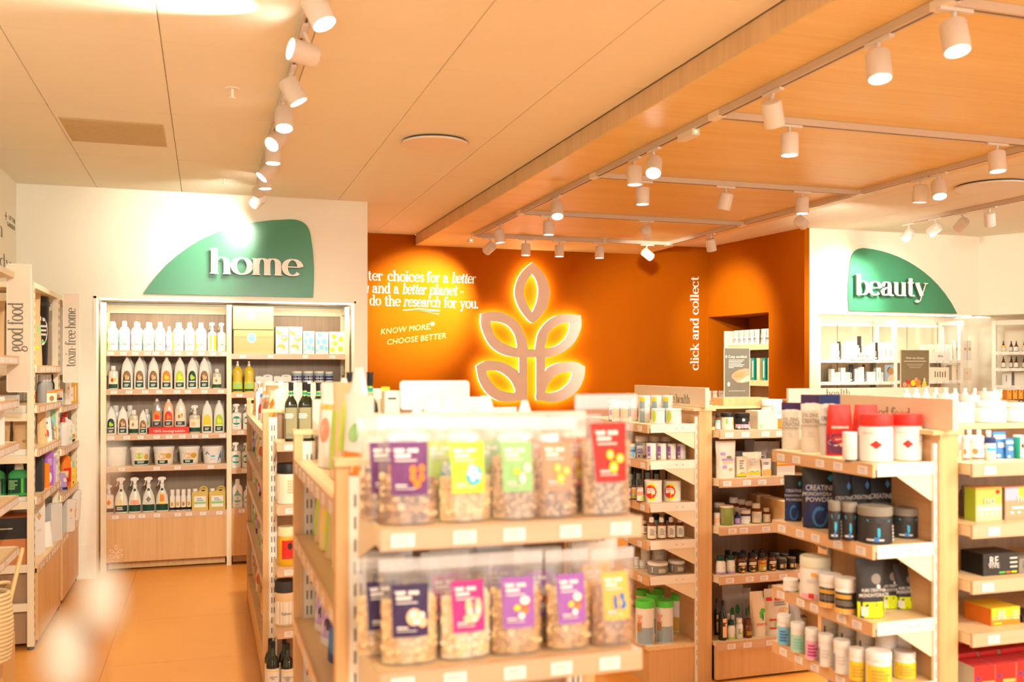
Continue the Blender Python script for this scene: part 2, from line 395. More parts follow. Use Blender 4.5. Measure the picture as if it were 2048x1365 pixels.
# beauty wall with recess and mirrors
b = M(); X0, X1 = 5.742, 7.69; YB = 8.055
b.box(5.580, X0, YB, 8.54, 0, ZT, WALLC); b.box(X0, 7.80, YB, 8.54, 2.152, ZT, WALLC); b.box(X0, 8.4, 8.515, 8.54, 0, 2.152, WALLC)
struct(b.build('wall_back_beauty', smooth=False))
MIRROR = mat('mirror_glass', (.66, .55, .40), .08, .35)
# right hand wall, turned; local x from the corner towards the camera, local +y into the wall
C_ = Vector((7.70, 8.06, 0)); dR = Vector((.208, -.377, 0)).normalized(); angR = math.atan2(dR.y, dR.x)
b = M(); b.box(0, .0, 0, .5, 0, 0, WALLC)
b = M(); b.box(-.02, 5.5, 0, .75, 2.152, ZT, WALLC); b.box(1.55, 5.5, 0, .75, 0, 2.152, WALLC); b.box(-.5, 1.55, .48, .75, 0, 2.152, WALLC)
struct(b.build('wall_right', None, C_, (0, 0, angR), smooth=False))
struct(boxo('wall_right_far', 9.5, 9.6, -4, 5.2, 0, ZT, WALLC))
# bulkhead above the shop entrance behind the camera
struct(boxo('wall_front', -1.45, 9.6, -4.1, -4.0, 2.4, ZT, WALLC))

# ceiling fittings -------------------------------------------------
def vent(u, v, r, label):
    p = PZ(u, v, ZT); t = thing('ceiling_vent', label, 'vent', (p.x, p.y, ZT))
    b = M(); b.lathe([(r, -.012), (r, -.0005)], WHITEM, 32); b.build('cover_plate', t, (0, 0, -.012))
    b = M(); b.lathe([(r * .92, -.014), (r * .95, -.0004)], SLOT, 32); b.build('shadow_gap', t)
vent(870, 283, .20, 'round white ceiling air vent left of the timber soffit')
vent(1985, 370, .26, 'round ceiling air vent on the right above the beauty corner')
t = thing('ceiling_grille', 'rectangular beige ceiling grille panel left of the track lights', 'grille', (-.5, 6.03, ZT))
b = M(); b.box(-.27, .27, -.29, .29, -.003, -.0005, mat('grille_beige', (.62, .47, .24), .8)); b.build('grille_plate', t, smooth=False)
b = M(); [b.box(-.26, .26, y, y + .012, -.005, -.003, mat('grille_beige', (.62, .47, .24))) for y in [-.27 + .03 * k for k in range(18)]]
o = b.build('louvres', t, smooth=False); o['kind'] = 'stuff'
def sprinkler(u, v, z, label):
    p = PZ(u, v, z); t = thing('fire_sprinkler', label, 'sprinkler', (p.x, p.y, z))
    b = M(); b.lathe([(.035, -.004), (.035, -.0003)], WHITEM, 16); b.build('escutcheon', t)
    b = M(); b.tube([(0, 0, -.004), (0, 0, -.045)], .006, WHITEM); b.lathe([(.016, -.05), (.016, -.046)], WHITEM, 12); b.build('nozzle', t)
sprinkler(465, 177, ZT, 'white fire sprinkler on the ceiling left of the second spotlight')
sprinkler(448, 354, ZT, 'white fire sprinkler near the wall above the home sign')
sprinkler(1209, 476, ZS, 'white fire sprinkler under the timber soffit before the orange wall')

# lighting tracks ---------------------------------------------------
TRK = mat('track_metal', (.62, .52, .42), .45); TRKD = mat('track_slot', (.10, .07, .05), .7)
def rail(parent, x0, y0, x1, y1, z, name='rail'):
    b = M(); hw = .018
    if abs(x1 - x0) < .01: b.box(x0 - hw, x0 + hw, y0, y1, z, z + .033, TRK); b.box(x0 - .005, x0 + .005, y0, y1, z - .0008, z + .002, TRKD)
    else: b.box(x0, x1, y0 - hw, y0 + hw, z, z + .033, TRK); b.box(x0, x1, y0 - .005, y0 + .005, z - .0008, z + .002, TRKD)
    return b.build(name, parent, smooth=False)
ZR = ZS - .034
XL, XR = 2.40, 4.42; RUNGS = [-1.9, -.4, 1.12, 2.66, 4.19, 5.74, 7.28, 8.67]
tr = thing('lighting_track_grid', 'ladder shaped beige lighting track grid fixed under the timber soffit', 'lighting track')
rail(tr, XL, -3.4, XL, 8.70, ZR); rail(tr, XR, -3.4, XR, 8.70, ZR)
for y in RUNGS: rail(tr, XL + .018, y, XR - .018, y, ZR, 'cross_rail')
for y in RUNGS:
    for x in (XL, XR):
        b = M(); b.box(x - .021, x + .021, y - .05, y + .05, ZR - .003, ZR + .031, WHITEM); b.build('joint', tr, smooth=False)
tl = thing('lighting_track', 'straight white lighting track on the tiled ceiling left of the soffit', 'lighting track')
ZL = ZT - .034; rail(tl, .37, -2, .37, 7.2, ZL)
t3 = thing('lighting_track', 'short lighting track on the tiled ceiling before the beauty wall', 'lighting track')
rail(t3, 6.22, 3.0, 6.22, 7.3, ZL)
HEADM = mat('spot_white', (.78, .72, .66), .4)
LENS = mat('spot_lens', (1, .95, .88), .3, emit=26, ecol=(1, .93, .82))
LENSOFF = mat('spot_lens_dim', (1, .95, .88), .3, emit=3, ecol=(1, .9, .75))
HB = M(); HB.lathe([(.030, .056), (.041, .052), (.045, .044), (.045, -.058), (.040, -.058), (.037, -.046)], HEADM, 24); HB0 = HB.build('housing'); HBM = HB0.data; bpy.data.objects.remove(HB0)
LB = M(); LB.lathe([(.038, -.052), (.038, -.050)], LENS, 24); LB0 = LB.build('lens'); LBM = LB0.data; bpy.data.objects.remove(LB0)
def spot(u, v, fix, val, aim, label, power=1.0, size=46, zrail=None, col=None, dz=.0):
    """head centre at picture point (u,v) on the track line X=val or Y=val"""
    zr = zrail if zrail else ZR
    p = PZ(u, v, zr - .098)
    if fix == 'X': p.x = val
    else: p.y = val
    t = thing('track_spotlight', label, 'spotlight', (p.x, p.y, zr), 0, 'white cylinder spotlights on the ceiling tracks')
    b = M()
    if fix == 'X': b.box(-.011, .011, -.07, .07, -.014, -.0012, HEADM)
    else: b.box(-.07, .07, -.011, .011, -.014, -.0012, HEADM)
    b.build('adapter', t, smooth=False)
    if aim[0] == 'P': aim = PY(aim[1], aim[2], aim[3]) - Vector((p.x, p.y, p.z))
    a = Vector(aim).normalized(); q = (-a).to_track_quat('Z', 'Y')
    hc = Vector((0, 0, p.z - zr))
    back = hc - a * .045
    b = M(); b.tube([(0, 0, -.013), (back.x * .5, back.y * .5, (-.013 + back.z) / 2), tuple(back)], .008, HEADM); b.build('stem', t)
    h = link_mesh('housing', HBM, t, hc); h.rotation_mode = 'QUATERNION'; h.rotation_quaternion = q
    l = link_mesh('lens', LBM, t, hc); l.rotation_mode = 'QUATERNION'; l.rotation_quaternion = q
    if power > 0:
        ld = bpy.data.lights.new('beam', 'SPOT'); ld.energy = SPOT_W * power; ld.color = col or WARM
        ld.spot_size = R(size * 1.5); ld.spot_blend = .75; ld.shadow_soft_size = .035
        lo = bpy.data.objects.new('beam', ld); COL.objects.link(lo); lo.parent = t
        lo.location = hc + a * .062; lo.rotation_mode = 'QUATERNION'; lo.rotation_quaternion = q
    return t
LT = 'on the left ceiling track'
Ls = [((650, 22), (.38, -.25, -.9), 'nearest spotlight ' + LT + ', cut by the top edge', .8),
 ((597, 106), (-.98, -.30, .13), 'spotlight ' + LT + ' turned sideways to the left', 1.3),
 ((601, 183), (.45, -.05, -.85), 'spotlight ' + LT + ' leaning right below the sideways one', 1),
 ((574, 238), (.0, -.35, -.93), 'spotlight ' + LT + ', fourth from the nearest, pointing down', 1),
 ((555, 280), (-.55, -.55, -.6), 'spotlight ' + LT + ', fifth from the nearest, turned down left', 1),
 ((553, 308), (.0, -.05, -1), 'spotlight ' + LT + ', sixth from the nearest, pointing straight down', 1),
 ((539, 343), (-.65, -.15, -.75), 'spotlight ' + LT + ', seventh from the nearest, leaning left', 1),
 ((539, 361), (.05, .0, -1), 'spotlight ' + LT + ', eighth from the nearest, pointing down', 1),
 ((521, 379), ('P', 375, 475, 7.9), 'unlit looking spotlight ' + LT + ' aimed left at the back wall', .65),
 ((519, 401), ('P', 430, 480, 7.9), 'last spotlight ' + LT + ', aimed at the home sign', .45)]
for (uv, aim, lab, pw) in Ls: spot(uv[0], uv[1], 'X', .37, aim, lab, pw, zrail=ZL)
SL = 'on the soffit track'
Ss = [(968, 471, 'X', XL, (.12, .0, -1), 'spotlight at the far left end of the soffit track, pointing down', .8),
 (980, 496, 'Y', 8.67, ('P', 850, 610, 9.7), 'spotlight tilted left towards the lettered orange wall', 5.0),
 (1060, 496, 'Y', 8.67, (0, .02, -1), 'downward spotlight above the leaf emblem on the far cross track', .5),
 (1124, 500, 'Y', 8.67, (0, .02, -1), 'downward spotlight right of the leaf emblem top', .5),
 (1209, 502, 'Y', 8.67, (0, .02, -1), 'downward spotlight next to the soffit sprinkler', .5),
 (1290, 510, 'Y', 8.67, ('P', 1480, 660, 9.2), 'spotlight tilted right at the far right of the far cross track', 1.8),
 (1089, 419, 'X', XL, (-.12, -.42, -.88), 'bright spotlight on the left soffit rail facing the camera', 1),
 (1109, 451, 'Y', 7.28, (0, 0, -1), 'downward spotlight left on the second farthest cross track', .8),
 (1306, 461, 'Y', 7.28, ('P', 1345, 720, 9.7), 'dim spotlight right on the second farthest cross track', 3.0),
 (1405, 489, 'X', XR, (.30, .22, -.95), 'downward spotlight on the right soffit rail before the orange corner', .9),
 (1291, 332, 'X', XL, (-.30, -.50, -.75), 'brightest spotlight on the left soffit rail turned to the camera', 1),
 (1263, 350, 'X', XL, (0, 0, -1), 'downward spotlight left of the brightest turned one', .9),
 (1287, 391, 'Y', 5.74, (0, 0, -1), 'downward spotlight at the left of the middle cross track', .9),
 (1453, 401, 'Y', 5.74, (-.08, .3, -.93), 'dim spotlight in the middle of the middle cross track', .9),
 (1608, 410, 'Y', 5.74, (0, 0, -1), 'downward spotlight at the right of the middle cross track', .9),
 (1547, 226, 'X', XL, (.42, .38, -.82), 'spotlight on the left rail leaning away to the right', .9),
 (1580, 288, 'Y', 4.19, (0, 0, -1), 'downward spotlight at the left of the near cross track', .9),
 (1981, 326, 'Y', 4.19, (.0, -.1, -1), 'downward spotlight at the right of the near cross track', .9),
 (1764, 131, 'X', XL, (-.08, -.22, -.95), 'large downward spotlight near the top of the left soffit rail', 1),
 (1609, 446, 'X', XR, ('P', 1755, 560, 8.05), 'spotlight tilted right towards the beauty sign', 1.0),
 (1849, 388, 'X', XR, (.0, .1, -1), 'dim downward spotlight on the right soffit rail', .9),
 (1904, 380, 'X', XR, (-.18, -.35, -.9), 'lit spotlight next to the dim one on the right rail', .9)]
for (u, v, fx, val, aim, lab, pw) in Ss: spot(u, v, fx, val, aim, lab, pw, size=44)
spot(2003, 32, 'Y', 2.66, (-.05, -.25, -.95), 'large bright spotlight in the top right corner', 1)
for u, v, aim, lab in [(1851, 471, (-.15, .75, -.6), 'first spotlight of the short right track, leaning left'), (1905, 461, (-.2, .85, -.5), 'second spotlight of the short right track, facing the wall'),
                       (1962, 451, (.1, .85, -.5), 'third spotlight of the short right track, facing the wall'), (2028, 441, (.35, .3, -.85), 'fourth spotlight of the short right track, lit and leaning right')]:
    spot(u, v, 'X', 6.22, aim, lab, .8, zrail=ZL)
# unseen spotlights added above the camera to brighten the shelves and goods
for k, (x, y, tg, pw, sz) in enumerate([(XL, .6, (2.6, 4.2, .9), 1.6, 60), (XR, .6, (3.0, 3.4, .9), 1.4, 70), (3.4, -.4, (2.3, 2.6, 1.0), 1.2, 60), (.37, 2.75, (-.35, 8.1, .7), 3.6, 34), (.37, .4, (-.9, 6.6, 1.6), 4.5, 55), (1.7, -.4, (.6, 2.0, 1.1), .5, 60), (XR, 2.0, (2.8, 4.3, .7), 1.6, 80), (.37, 2.1, (.6, 8.1, .9), 2.4, 34), (6.22, 3.6, (6.3, 8.1, 1.5), .9, 70), (6.22, 4.8, (7.6, 8.0, 2.3), .9, 80), (.37, 1.3, (.15, 3.2, .8), 1.3, 60)]):
    zr = ZL if x in (.37, 6.22) else ZR
    pp = (x, y, zr - .1); d = depth(pp)
    t = thing('track_spotlight', ['first','second','third','fourth','fifth','sixth','seventh','eighth','ninth','tenth','eleventh'][k] + ' fill spotlight added over the camera, outside the frame', 'spotlight', (x, y, zr), 0, 'fill spotlights added over the camera')
    b = M(); b.box(-.07, .07, -.011, .011, -.014, -.0012, HEADM); b.build('adapter', t, smooth=False)
    a = (Vector(tg) - Vector((x, y, zr - .09))).normalized(); q = (-a).to_track_quat('Z', 'Y')
    for nm, me in (('housing', HBM), ('lens', LBM)):
        o = link_mesh(nm, me, t, (0, 0, -.09)); o.rotation_mode = 'QUATERNION'; o.rotation_quaternion = q
    ld = bpy.data.lights.new('beam', 'SPOT'); ld.energy = SPOT_W * pw; ld.color = WARM; ld.spot_size = R(sz); ld.spot_blend = .8; ld.shadow_soft_size = .04
    lo = bpy.data.objects.new('beam', ld); COL.objects.link(lo); lo.parent = t; lo.location = Vector((0, 0, -.09)) + a * .062; lo.rotation_mode = 'QUATERNION'; lo.rotation_quaternion = q
# small boxes on the track
GLED = mat('green_led', (.1, .9, .2), .4, emit=6)
for u, v, lab, L_ in [(1377, 275, 'white emergency driver box with green light on the soffit track', .16), (941, 473, 'small track end box with green light at the soffit rail end', .05)]:
    p = PX(u, v, XL); t = thing('driver_box', lab, 'driver box', (XL, p.y, ZR))
    b = M(); b.box(-.022, .022, -L_ / 2, L_ / 2, -.034, -.001, HEADM); b.build('casing', t, smooth=False)
    b = M(); b.blob((0, -L_ / 2 - .001, -.017), .005, GLED); b.build('led', t)

# wall graphics ----------------------------------------------------
PRW = mat('print_white', (.90, .84, .74), .6); PRF = mat('print_faint', (.92, .48, .12), .6); PRD = mat('print_dark', (.22, .19, .15), .7)
def fitserif(parent, s, plane, val, u0, u1, vbase, vx, rz, m, **k):
    """place a word by its picture extent on a wall: u0..u1 wide, baseline vbase, x-height top vx"""
    f = PY if plane == 'Y' else PX
    a = f(u0, vbase, val); c = f(u1, vbase, val); x_ = f(u0, vx, val)
    xh = x_.z - a.z; wd = (c.x - a.x) if plane == 'Y' else abs(c.y - a.y)
    loc = (a.x, a.y, a.z)
    if parent: pl = parent.location; loc = (a.x - pl.x, a.y - pl.y, a.z - pl.z)
    return serif(parent, s, xh, loc, rz, m, wfit=wd, **k)
tx = thing('wall_lettering', 'three lines of white serif lettering on the orange wall', 'lettering', (2.1, 9.713, 2.35))
def line(words, vb, dv):   # words: (text,u0,u1,italic)
    for s, u0, u1, it in words:
        vv = vb + (u0 - 741) * .030
        fitserif(tx, s, 'Y', 9.713, u0, u1, vv, vv - 14, 0, PRW, thick=.20, thin=.07, shear=.22 if it else 0, name='word')
line([('better', 702, 766, 0), ('choices', 775, 849, 0), ('for', 853, 880, 0), ('a', 886, 897, 0), ('better', 903, 951, 1)], 561, 0)
line([('for', 690, 715, 0), ('you', 716, 737, 1), ('and', 744, 781, 0), ('a', 787, 798, 0), ('better', 804, 852, 1), ('planet', 858, 914, 1), ('-', 920, 928, 0)], 586, 0)
line([('we', 712, 732, 0), ('do', 739, 762, 0), ('the', 769, 801, 0), ('research', 807, 880, 1), ('for', 887, 914, 0), ('you.', 920, 957, 0)] if 0 else [('do', 739, 762, 0), ('the', 769, 801, 0), ('research', 807, 880, 1), ('for', 887, 914, 0), ('you.', 920, 957, 0)], 611, 0)
b = M()
def wl_(pts, th=.006):
    P = [PY(u, v, 9.713) for u, v in pts]
    b.tube([(p.x - 2.1, 0, p.z - 2.35) for p in P], th, PRF2, 4)
PRF2 = mat('print_warm', (.93, .62, .30), .6)
wl_([(806, 621), (840, 618), (880, 622)], .005); wl_([(880, 622), (838, 623), (878, 629)], .004)
b.build('underline', tx)
p = PY(815, 668, 9.712)
t = thing('handwritten_note', 'faint handwritten note KNOW MORE, CHOOSE BETTER on the orange wall', 'lettering', p)
text(t, 'KNOW MORE,', .082, (-.02, 0, .045), (R(90), R(-7), 0), PRF, .0004, shear=.25, wide=1.0)
text(t, 'CHOOSE BETTER', .082, (.09, 0, -.055), (R(90), R(-7), 0), PRF, .0004, shear=.25, wide=1.0)
b = M(); q = PY(865, 648, 9.712) - p
for k in range(4):
    a = math.pi * k / 4 + .3; b.tube([(q.x - .028 * math.cos(a), 0, q.z - .028 * math.sin(a)), (q.x + .028 * math.cos(a), 0, q.z + .028 * math.sin(a))], .0035, PRF2, 4)
b.build('star', t)
# click and collect, reading upwards beside the niche
pa = PY(1397, 741, 9.712); pb = PY(1397, 553, 9.712)
t = thing('wall_lettering', 'vertical pale lettering click and collect beside the niche', 'lettering', (pa.x, 9.712, pa.z))
serif(t, 'click and collect', .070, (0, 0, 0), 0, PRW, tilt=-R(90), wfit=pb.z - pa.z, thick=.22, thin=.07, per='letter')
# left wall writing
t = thing('wall_lettering', 'dark serif word body on the left wall above the shelves', 'lettering', (-1.344, 7.0, 2.1))
fitserif(t, 'body', 'X', -1.344, -25, 22, 520, 500, R(90), PRD, thick=.16, thin=.05, name='word')
fitserif(t, 'h', 'X', -1.344, -6, 6, 468, 447, R(90), PRD, thick=.16, thin=.05, name='word')
p = PX(24, 440, -1.344); text(t, 'OF THE', .045, (p.x + 1.345, p.y - 7.0, p.z - 2.1), RIGHTF, PRD, .0004, wide=1.6)
p = PX(22, 453, -1.344); text(t, 'GARDEN', .045, (p.x + 1.345, p.y - 7.0, p.z - 2.1), RIGHTF, PRD, .0004, wide=1.6)
p = PX(12, 434, -1.344); text(t, '+', .12, (p.x + 1.345, p.y - 7.0, p.z - 2.1), RIGHTF, PRD, .0004)
# leaf emblem: picture-space outlines of the faces (4.014 px per px, origin 720,480)
def zp(l, s=4.014, o=(720, 480)): return [(o[0] + x / s, o[1] + y / s) for x, y in l]
def smooth_loop(pts, n=48):
    P = pts + [pts[0]]; out = []
    L_ = [0]
    for a, c in zip(P[:-1], P[1:]): L_.append(L_[-1] + math.hypot(a[0] - c[0], a[1] - c[1]))
    m_ = len(pts)
    for k in range(n):
        d = L_[-1] * k / n; i = max(j for j in range(m_) if L_[j] <= d + 1e-9); t = (d - L_[i]) / max(1e-9, L_[i + 1] - L_[i])
        p0, p1, p2, p3 = P[i - 1 if i else i], P[i], P[i + 1], P[i + 2] if i + 2 < len(P) else P[i + 1]
        if i == 0: p0 = p1
        def cr(a, b_, c, d_): return .5 * (2 * b_ + (c - a) * t + (2 * a - 5 * b_ + 4 * c - d_) * t * t + (3 * b_ - a - 3 * c + d_) * t ** 3)
        out.append((cr(p0[0], p1[0], p2[0], p3[0]), cr(p0[1], p1[1], p2[1], p3[1])))
    return out
LEAVES = [
 ([(1382, 180), (1440, 232), (1495, 310), (1522, 400), (1520, 460), (1495, 545), (1445, 615), (1382, 668), (1318, 610), (1265, 525), (1240, 430), (1255, 340), (1300, 255)],
  [(1378, 275), (1405, 310), (1425, 370), (1428, 430), (1415, 500), (1395, 550), (1378, 580), (1350, 535), (1325, 480), (1312, 420), (1325, 360), (1350, 310)]),
 ([(968, 592), (1080, 576), (1180, 602), (1260, 660), (1312, 745), (1340, 835), (1343, 940), (1210, 938), (1110, 905), (1040, 845), (995, 765), (968, 680)],
  [(1045, 655), (1130, 665), (1190, 695), (1232, 750), (1250, 800), (1255, 866), (1200, 852), (1130, 818), (1080, 768), (1055, 710)]),
 ([(1770, 606), (1660, 596), (1570, 612), (1500, 655), (1445, 720), (1415, 800), (1408, 948), (1500, 945), (1600, 915), (1690, 855), (1745, 780), (1775, 690)],
  [(1682, 668), (1620, 675), (1560, 700), (1515, 750), (1492, 815), (1485, 868), (1560, 855), (1620, 820), (1662, 765), (1680, 710)]),
 ([(930, 1012), (1000, 975), (1080, 972), (1160, 990), (1230, 1030), (1280, 1075), (1342, 1252), (1270, 1290), (1180, 1304), (1090, 1285), (1010, 1225), (955, 1130)],
  [(1012, 1055), (1070, 1048), (1130, 1065), (1190, 1110), (1228, 1165), (1242, 1222), (1190, 1225), (1120, 1205), (1060, 1150), (1025, 1095)]),
 ([(1805, 1018), (1740, 985), (1660, 980), (1590, 990), (1530, 1012), (1480, 1060), (1408, 1262), (1460, 1292), (1540, 1305), (1640, 1285), (1740, 1215), (1795, 1110)],
  [(1703, 1062), (1640, 1065), (1570, 1090), (1520, 1140), (1495, 1190), (1488, 1228), (1560, 1222), (1620, 1195), (1670, 1150), (1696, 1100)])]
FACE = mat('emblem_face', (.84, .74, .65), .35); HALO = mat('emblem_acrylic', (1, .93, .80), .4, emit=16, ecol=(1, .86, .6))
YW = 9.715
em = thing('leaf_emblem', 'large backlit leaf emblem mounted on the orange wall', 'emblem', (3.28, YW, 1.95))
def wz(l, sh=0): return [(PY(u, v, YW - .06).x - 3.28, PY(u, v, YW - .06).z - 1.95) for u, v in l]
def grow(loop, k, c=None):
    cx = sum(p[0] for p in loop) / len(loop); cz = sum(p[1] for p in loop) / len(loop)
    return [(p[0] + (cx - p[0]) * k, p[1] + (cz - p[1]) * k) for p in loop]
for i, (o_, n_) in enumerate(LEAVES):
    O_ = wz(smooth_loop(zp(o_))); I_ = wz(smooth_loop(zp(n_))); dy = .0004 * i
    b = M(); b.ring(O_, I_, -.068 - dy, -.060, FACE); lf = b.build('leaf', em, smooth=False)
    b = M(); b.ring(grow(O_, .006), grow(I_, -.012), -.060, -.036, HALO); b.build('light_edge', lf, smooth=False)
for i, (x0, x1, y0, y1) in enumerate([(1275, 1340, 870, 1292), (1413, 1484, 870, 1292), (1255, 1500, 880, 944)]):
    q = wz(zp([(x0, y1), (x1, y0)])); dy = .0023 + .0004 * i
    b = M(); b.box(q[0][0], q[1][0], -.068 - dy, -.0605, q[0][1], q[1][1], FACE); lf = b.build('stem', em, smooth=False)
    b = M(); b.box(q[0][0] + .003, q[1][0] - .003, -.060, -.0365, q[0][1] + .003, q[1][1] - .003, HALO); b.build('light_edge', lf, smooth=False)

# green signs -------------------------------------------------------
GREEN = mat('sign_green', (.05, .25, .13), .34)
LETW = mat('letter_white', (.90, .86, .80), .4); LET_SHADE = mat('letter_side_shade', (.13, .13, .10), .6)  # dark letter sides: their shade is put into the colour
def green_sign(name, label, pts, plane, words):
    P = smooth_loop(pts, 60) if 0 else pts
    Q = [PY(u, v, plane) for u, v in P]; c = Q[0]
    t = thing(name, label, 'sign', (c.x, plane, c.z))
    b = M(); b.prism([(q.x - c.x, q.z - c.z) for q in Q], -.018, GREEN, 'y', (0, 0, 0)); b.build('green_panel', t, smooth=False)
    for s, u0, u1, vb, vx in words:
        a = PY(u0, vb, plane - .05); e = PY(u1, vb, plane - .05); x_ = PY(u0, vx, plane - .05)
        out = serif(t, s, x_.z - a.z, (a.x - c.x, -.05, a.z - c.z), 0, LETW, side=LET_SHADE, depth_=.022, wfit=e.x - a.x, thick=.30, thin=.07, per='letter')
    return t
def bez(p0, p1, p2, p3, n=12):
    return [tuple((1 - t) ** 3 * a + 3 * (1 - t) ** 2 * t * b_ + 3 * (1 - t) * t * t * c + t ** 3 * d for a, b_, c, d in zip(p0, p1, p2, p3)) for t in [k / n for k in range(n)]]
homep = bez((287, 588), (345, 500), (430, 442), (580, 439.5)) + bez((580, 439.5), (608, 440), (619, 452), (622, 478)) + bez((622, 478), (628, 515), (629, 550), (626, 596)) + [(626, 596)]
green_sign('home_sign', 'green leaf shaped wall sign with raised white lettering home', homep, 7.908, [('home', 419, 602, 548, 514)])
beap = bez((1697, 622), (1693, 580), (1696, 550), (1700, 522)) + bez((1700, 522), (1703, 502), (1713, 496), (1728, 497)) + bez((1728, 497), (1790, 503), (1870, 540), (1912, 628)) + [(1912, 628)]
green_sign('beauty_sign', 'green rounded wall sign with raised white lettering beauty', beap, 8.053, [('beauty', 1709, 1853, 590, 562)])

# ================================================================== SHOP FIXTURES
TGM = M(); TGM.box(-.0235, .0235, -.0012, 0, -.013, .013, TAG)
for z, w_ in ((.006, .017), (.001, .014), (-.006, .018)): TGM.box(-w_, w_ * .7, -.0016, -.0011, z - .0010, z + .0010, TAGL)
_t = TGM.build('price_tag', smooth=False); TAGME = _t.data; bpy.data.objects.remove(_t)
def tags(parent, xs, y, z, rz=0, s=1.0):
    for x in xs:
        p = (x, y, z) if rz == 0 else (y, x, z)
        o = link_mesh('price_tag', TAGME, parent, p, (0, 0, rz)); o.scale = (s, 1, s)
def spread(a, b_, n, seed=1):
    r = random.Random(seed); st = (b_ - a) / n
    return [a + st * (k + .5) + r.uniform(-.2, .2) * st for k in range(n)]
def shelf_x(parent, x0, x1, yf, yb, z, ntag=4, seed=1, fh=.042, top=W_TOP, fas=W_FAS, bracket=True, bs=1, tagxs=None, bz=.10):
    """shelf whose front edge faces -Y ; z is the top surface"""
    b = M(); b.box(x0, x1, yf + .012, yb, z - .018, z, top); s = b.build('shelf', parent, smooth=False)
    boxo('shelf_edge', x0, x1, yf, yf + .012, z - fh, z + .002, fas, s)
    tags(s, tagxs or spread(x0, x1, ntag, seed), yf - .0005, z - fh * .52)
    if bracket:
        for x in (x0, x1 - .003):
            b = M(); b.prism([(yf + .012, z - .004), (yb, z - .004), (yb, z - bz), (yb - .03, z - bz), (yf + .05, z - .036), (yf + .012, z - .036)], .003, CREAM, 'x', (x - .002 if x == x0 else x + .002, 0, 0))
            b.build('bracket', s, smooth=False)
    return s
def shelf_y(parent, y0, y1, xf, xb, z, ntag=3, seed=1, fh=.042, sgn=-1, top=W_TOP, fas=W_FASY, endlip=True, bz=.11, tags_=True):
    """shelf whose front edge faces -X (sgn -1) or +X (sgn 1)"""
    lo, hi = min(xf - sgn * .012, xb), max(xf - sgn * .012, xb)
    b = M(); b.box(lo, hi, y0, y1, z - .018, z, top); s = b.build('shelf', parent, smooth=False)
    boxo('shelf_edge', min(xf, xf - sgn * .012), max(xf, xf - sgn * .012), y0, y1, z - fh, z + .002, fas, s)
    if tags_: tags(s, spread(y0, y1, ntag, seed), xf + sgn * .0005, z - fh * .52, R(-90) if sgn < 0 else R(90))
    if endlip:
        for y in (y0, y1 - .004):
            b = M(); b.box(lo + .004, hi, y - .003 if y == y0 else y, y if y == y0 else y + .003, z - .040, z + .003, WHITEM)
            b.prism([(lo + .08, z - .040), (hi, z - .040), (hi, z - bz), (hi - .02, z - bz)], .003, CREAM, 'y', (0, y + .001, 0)) if sgn < 0 else b.prism([(lo, z - .040), (hi - .08, z - .040), (lo + .02, z - bz), (lo, z - bz)], .003, CREAM, 'y', (0, y + .001, 0))
            for k in (.55, .68): b.box(lo + (hi - lo) * k, lo + (hi - lo) * k + .005, y - .0036, y - .0028, z - .022, z - .018, SLOT)
            b.build('bracket', s, smooth=False)
    return s
def strip(parent, x0, x1, y, z0, z1, face='y', pitch=.05, double=True):
    """slotted upright facing -Y (or -X/+X)"""
    if face == 'y':
        st = boxo('slotted_upright', x0, x1, y, y + .012, z0, z1, WHITEM, parent)
        b = M(); n = int((z1 - z0 - .06) / pitch); w_ = x1 - x0
        for k in range(n):
            z = z1 - .04 - k * pitch
            for fx in ((.30, .62) if double else (.45,)):
                b.box(x0 + w_ * fx, x0 + w_ * (fx + .11), y - .0012, y + .001, z - .028, z, SLOT)
    else:
        sg = -1 if face == '-x' else 1
        st = boxo('slotted_upright', min(x0, x1), max(x0, x1), y, y + .04, z0, z1, CREAM, parent)
        b = M(); n = int((z1 - z0 - .06) / pitch)
        for k in range(n):
            z = z1 - .04 - k * pitch
            b.box(x1 - .001 if sg > 0 else x0 - .0012, x1 + .0012 if sg > 0 else x0 + .001, y + .016, y + .022, z - .025, z, SLOT)
    o = b.build('slots', st, smooth=False); o['kind'] = 'stuff'
    return st
HG = 1.383
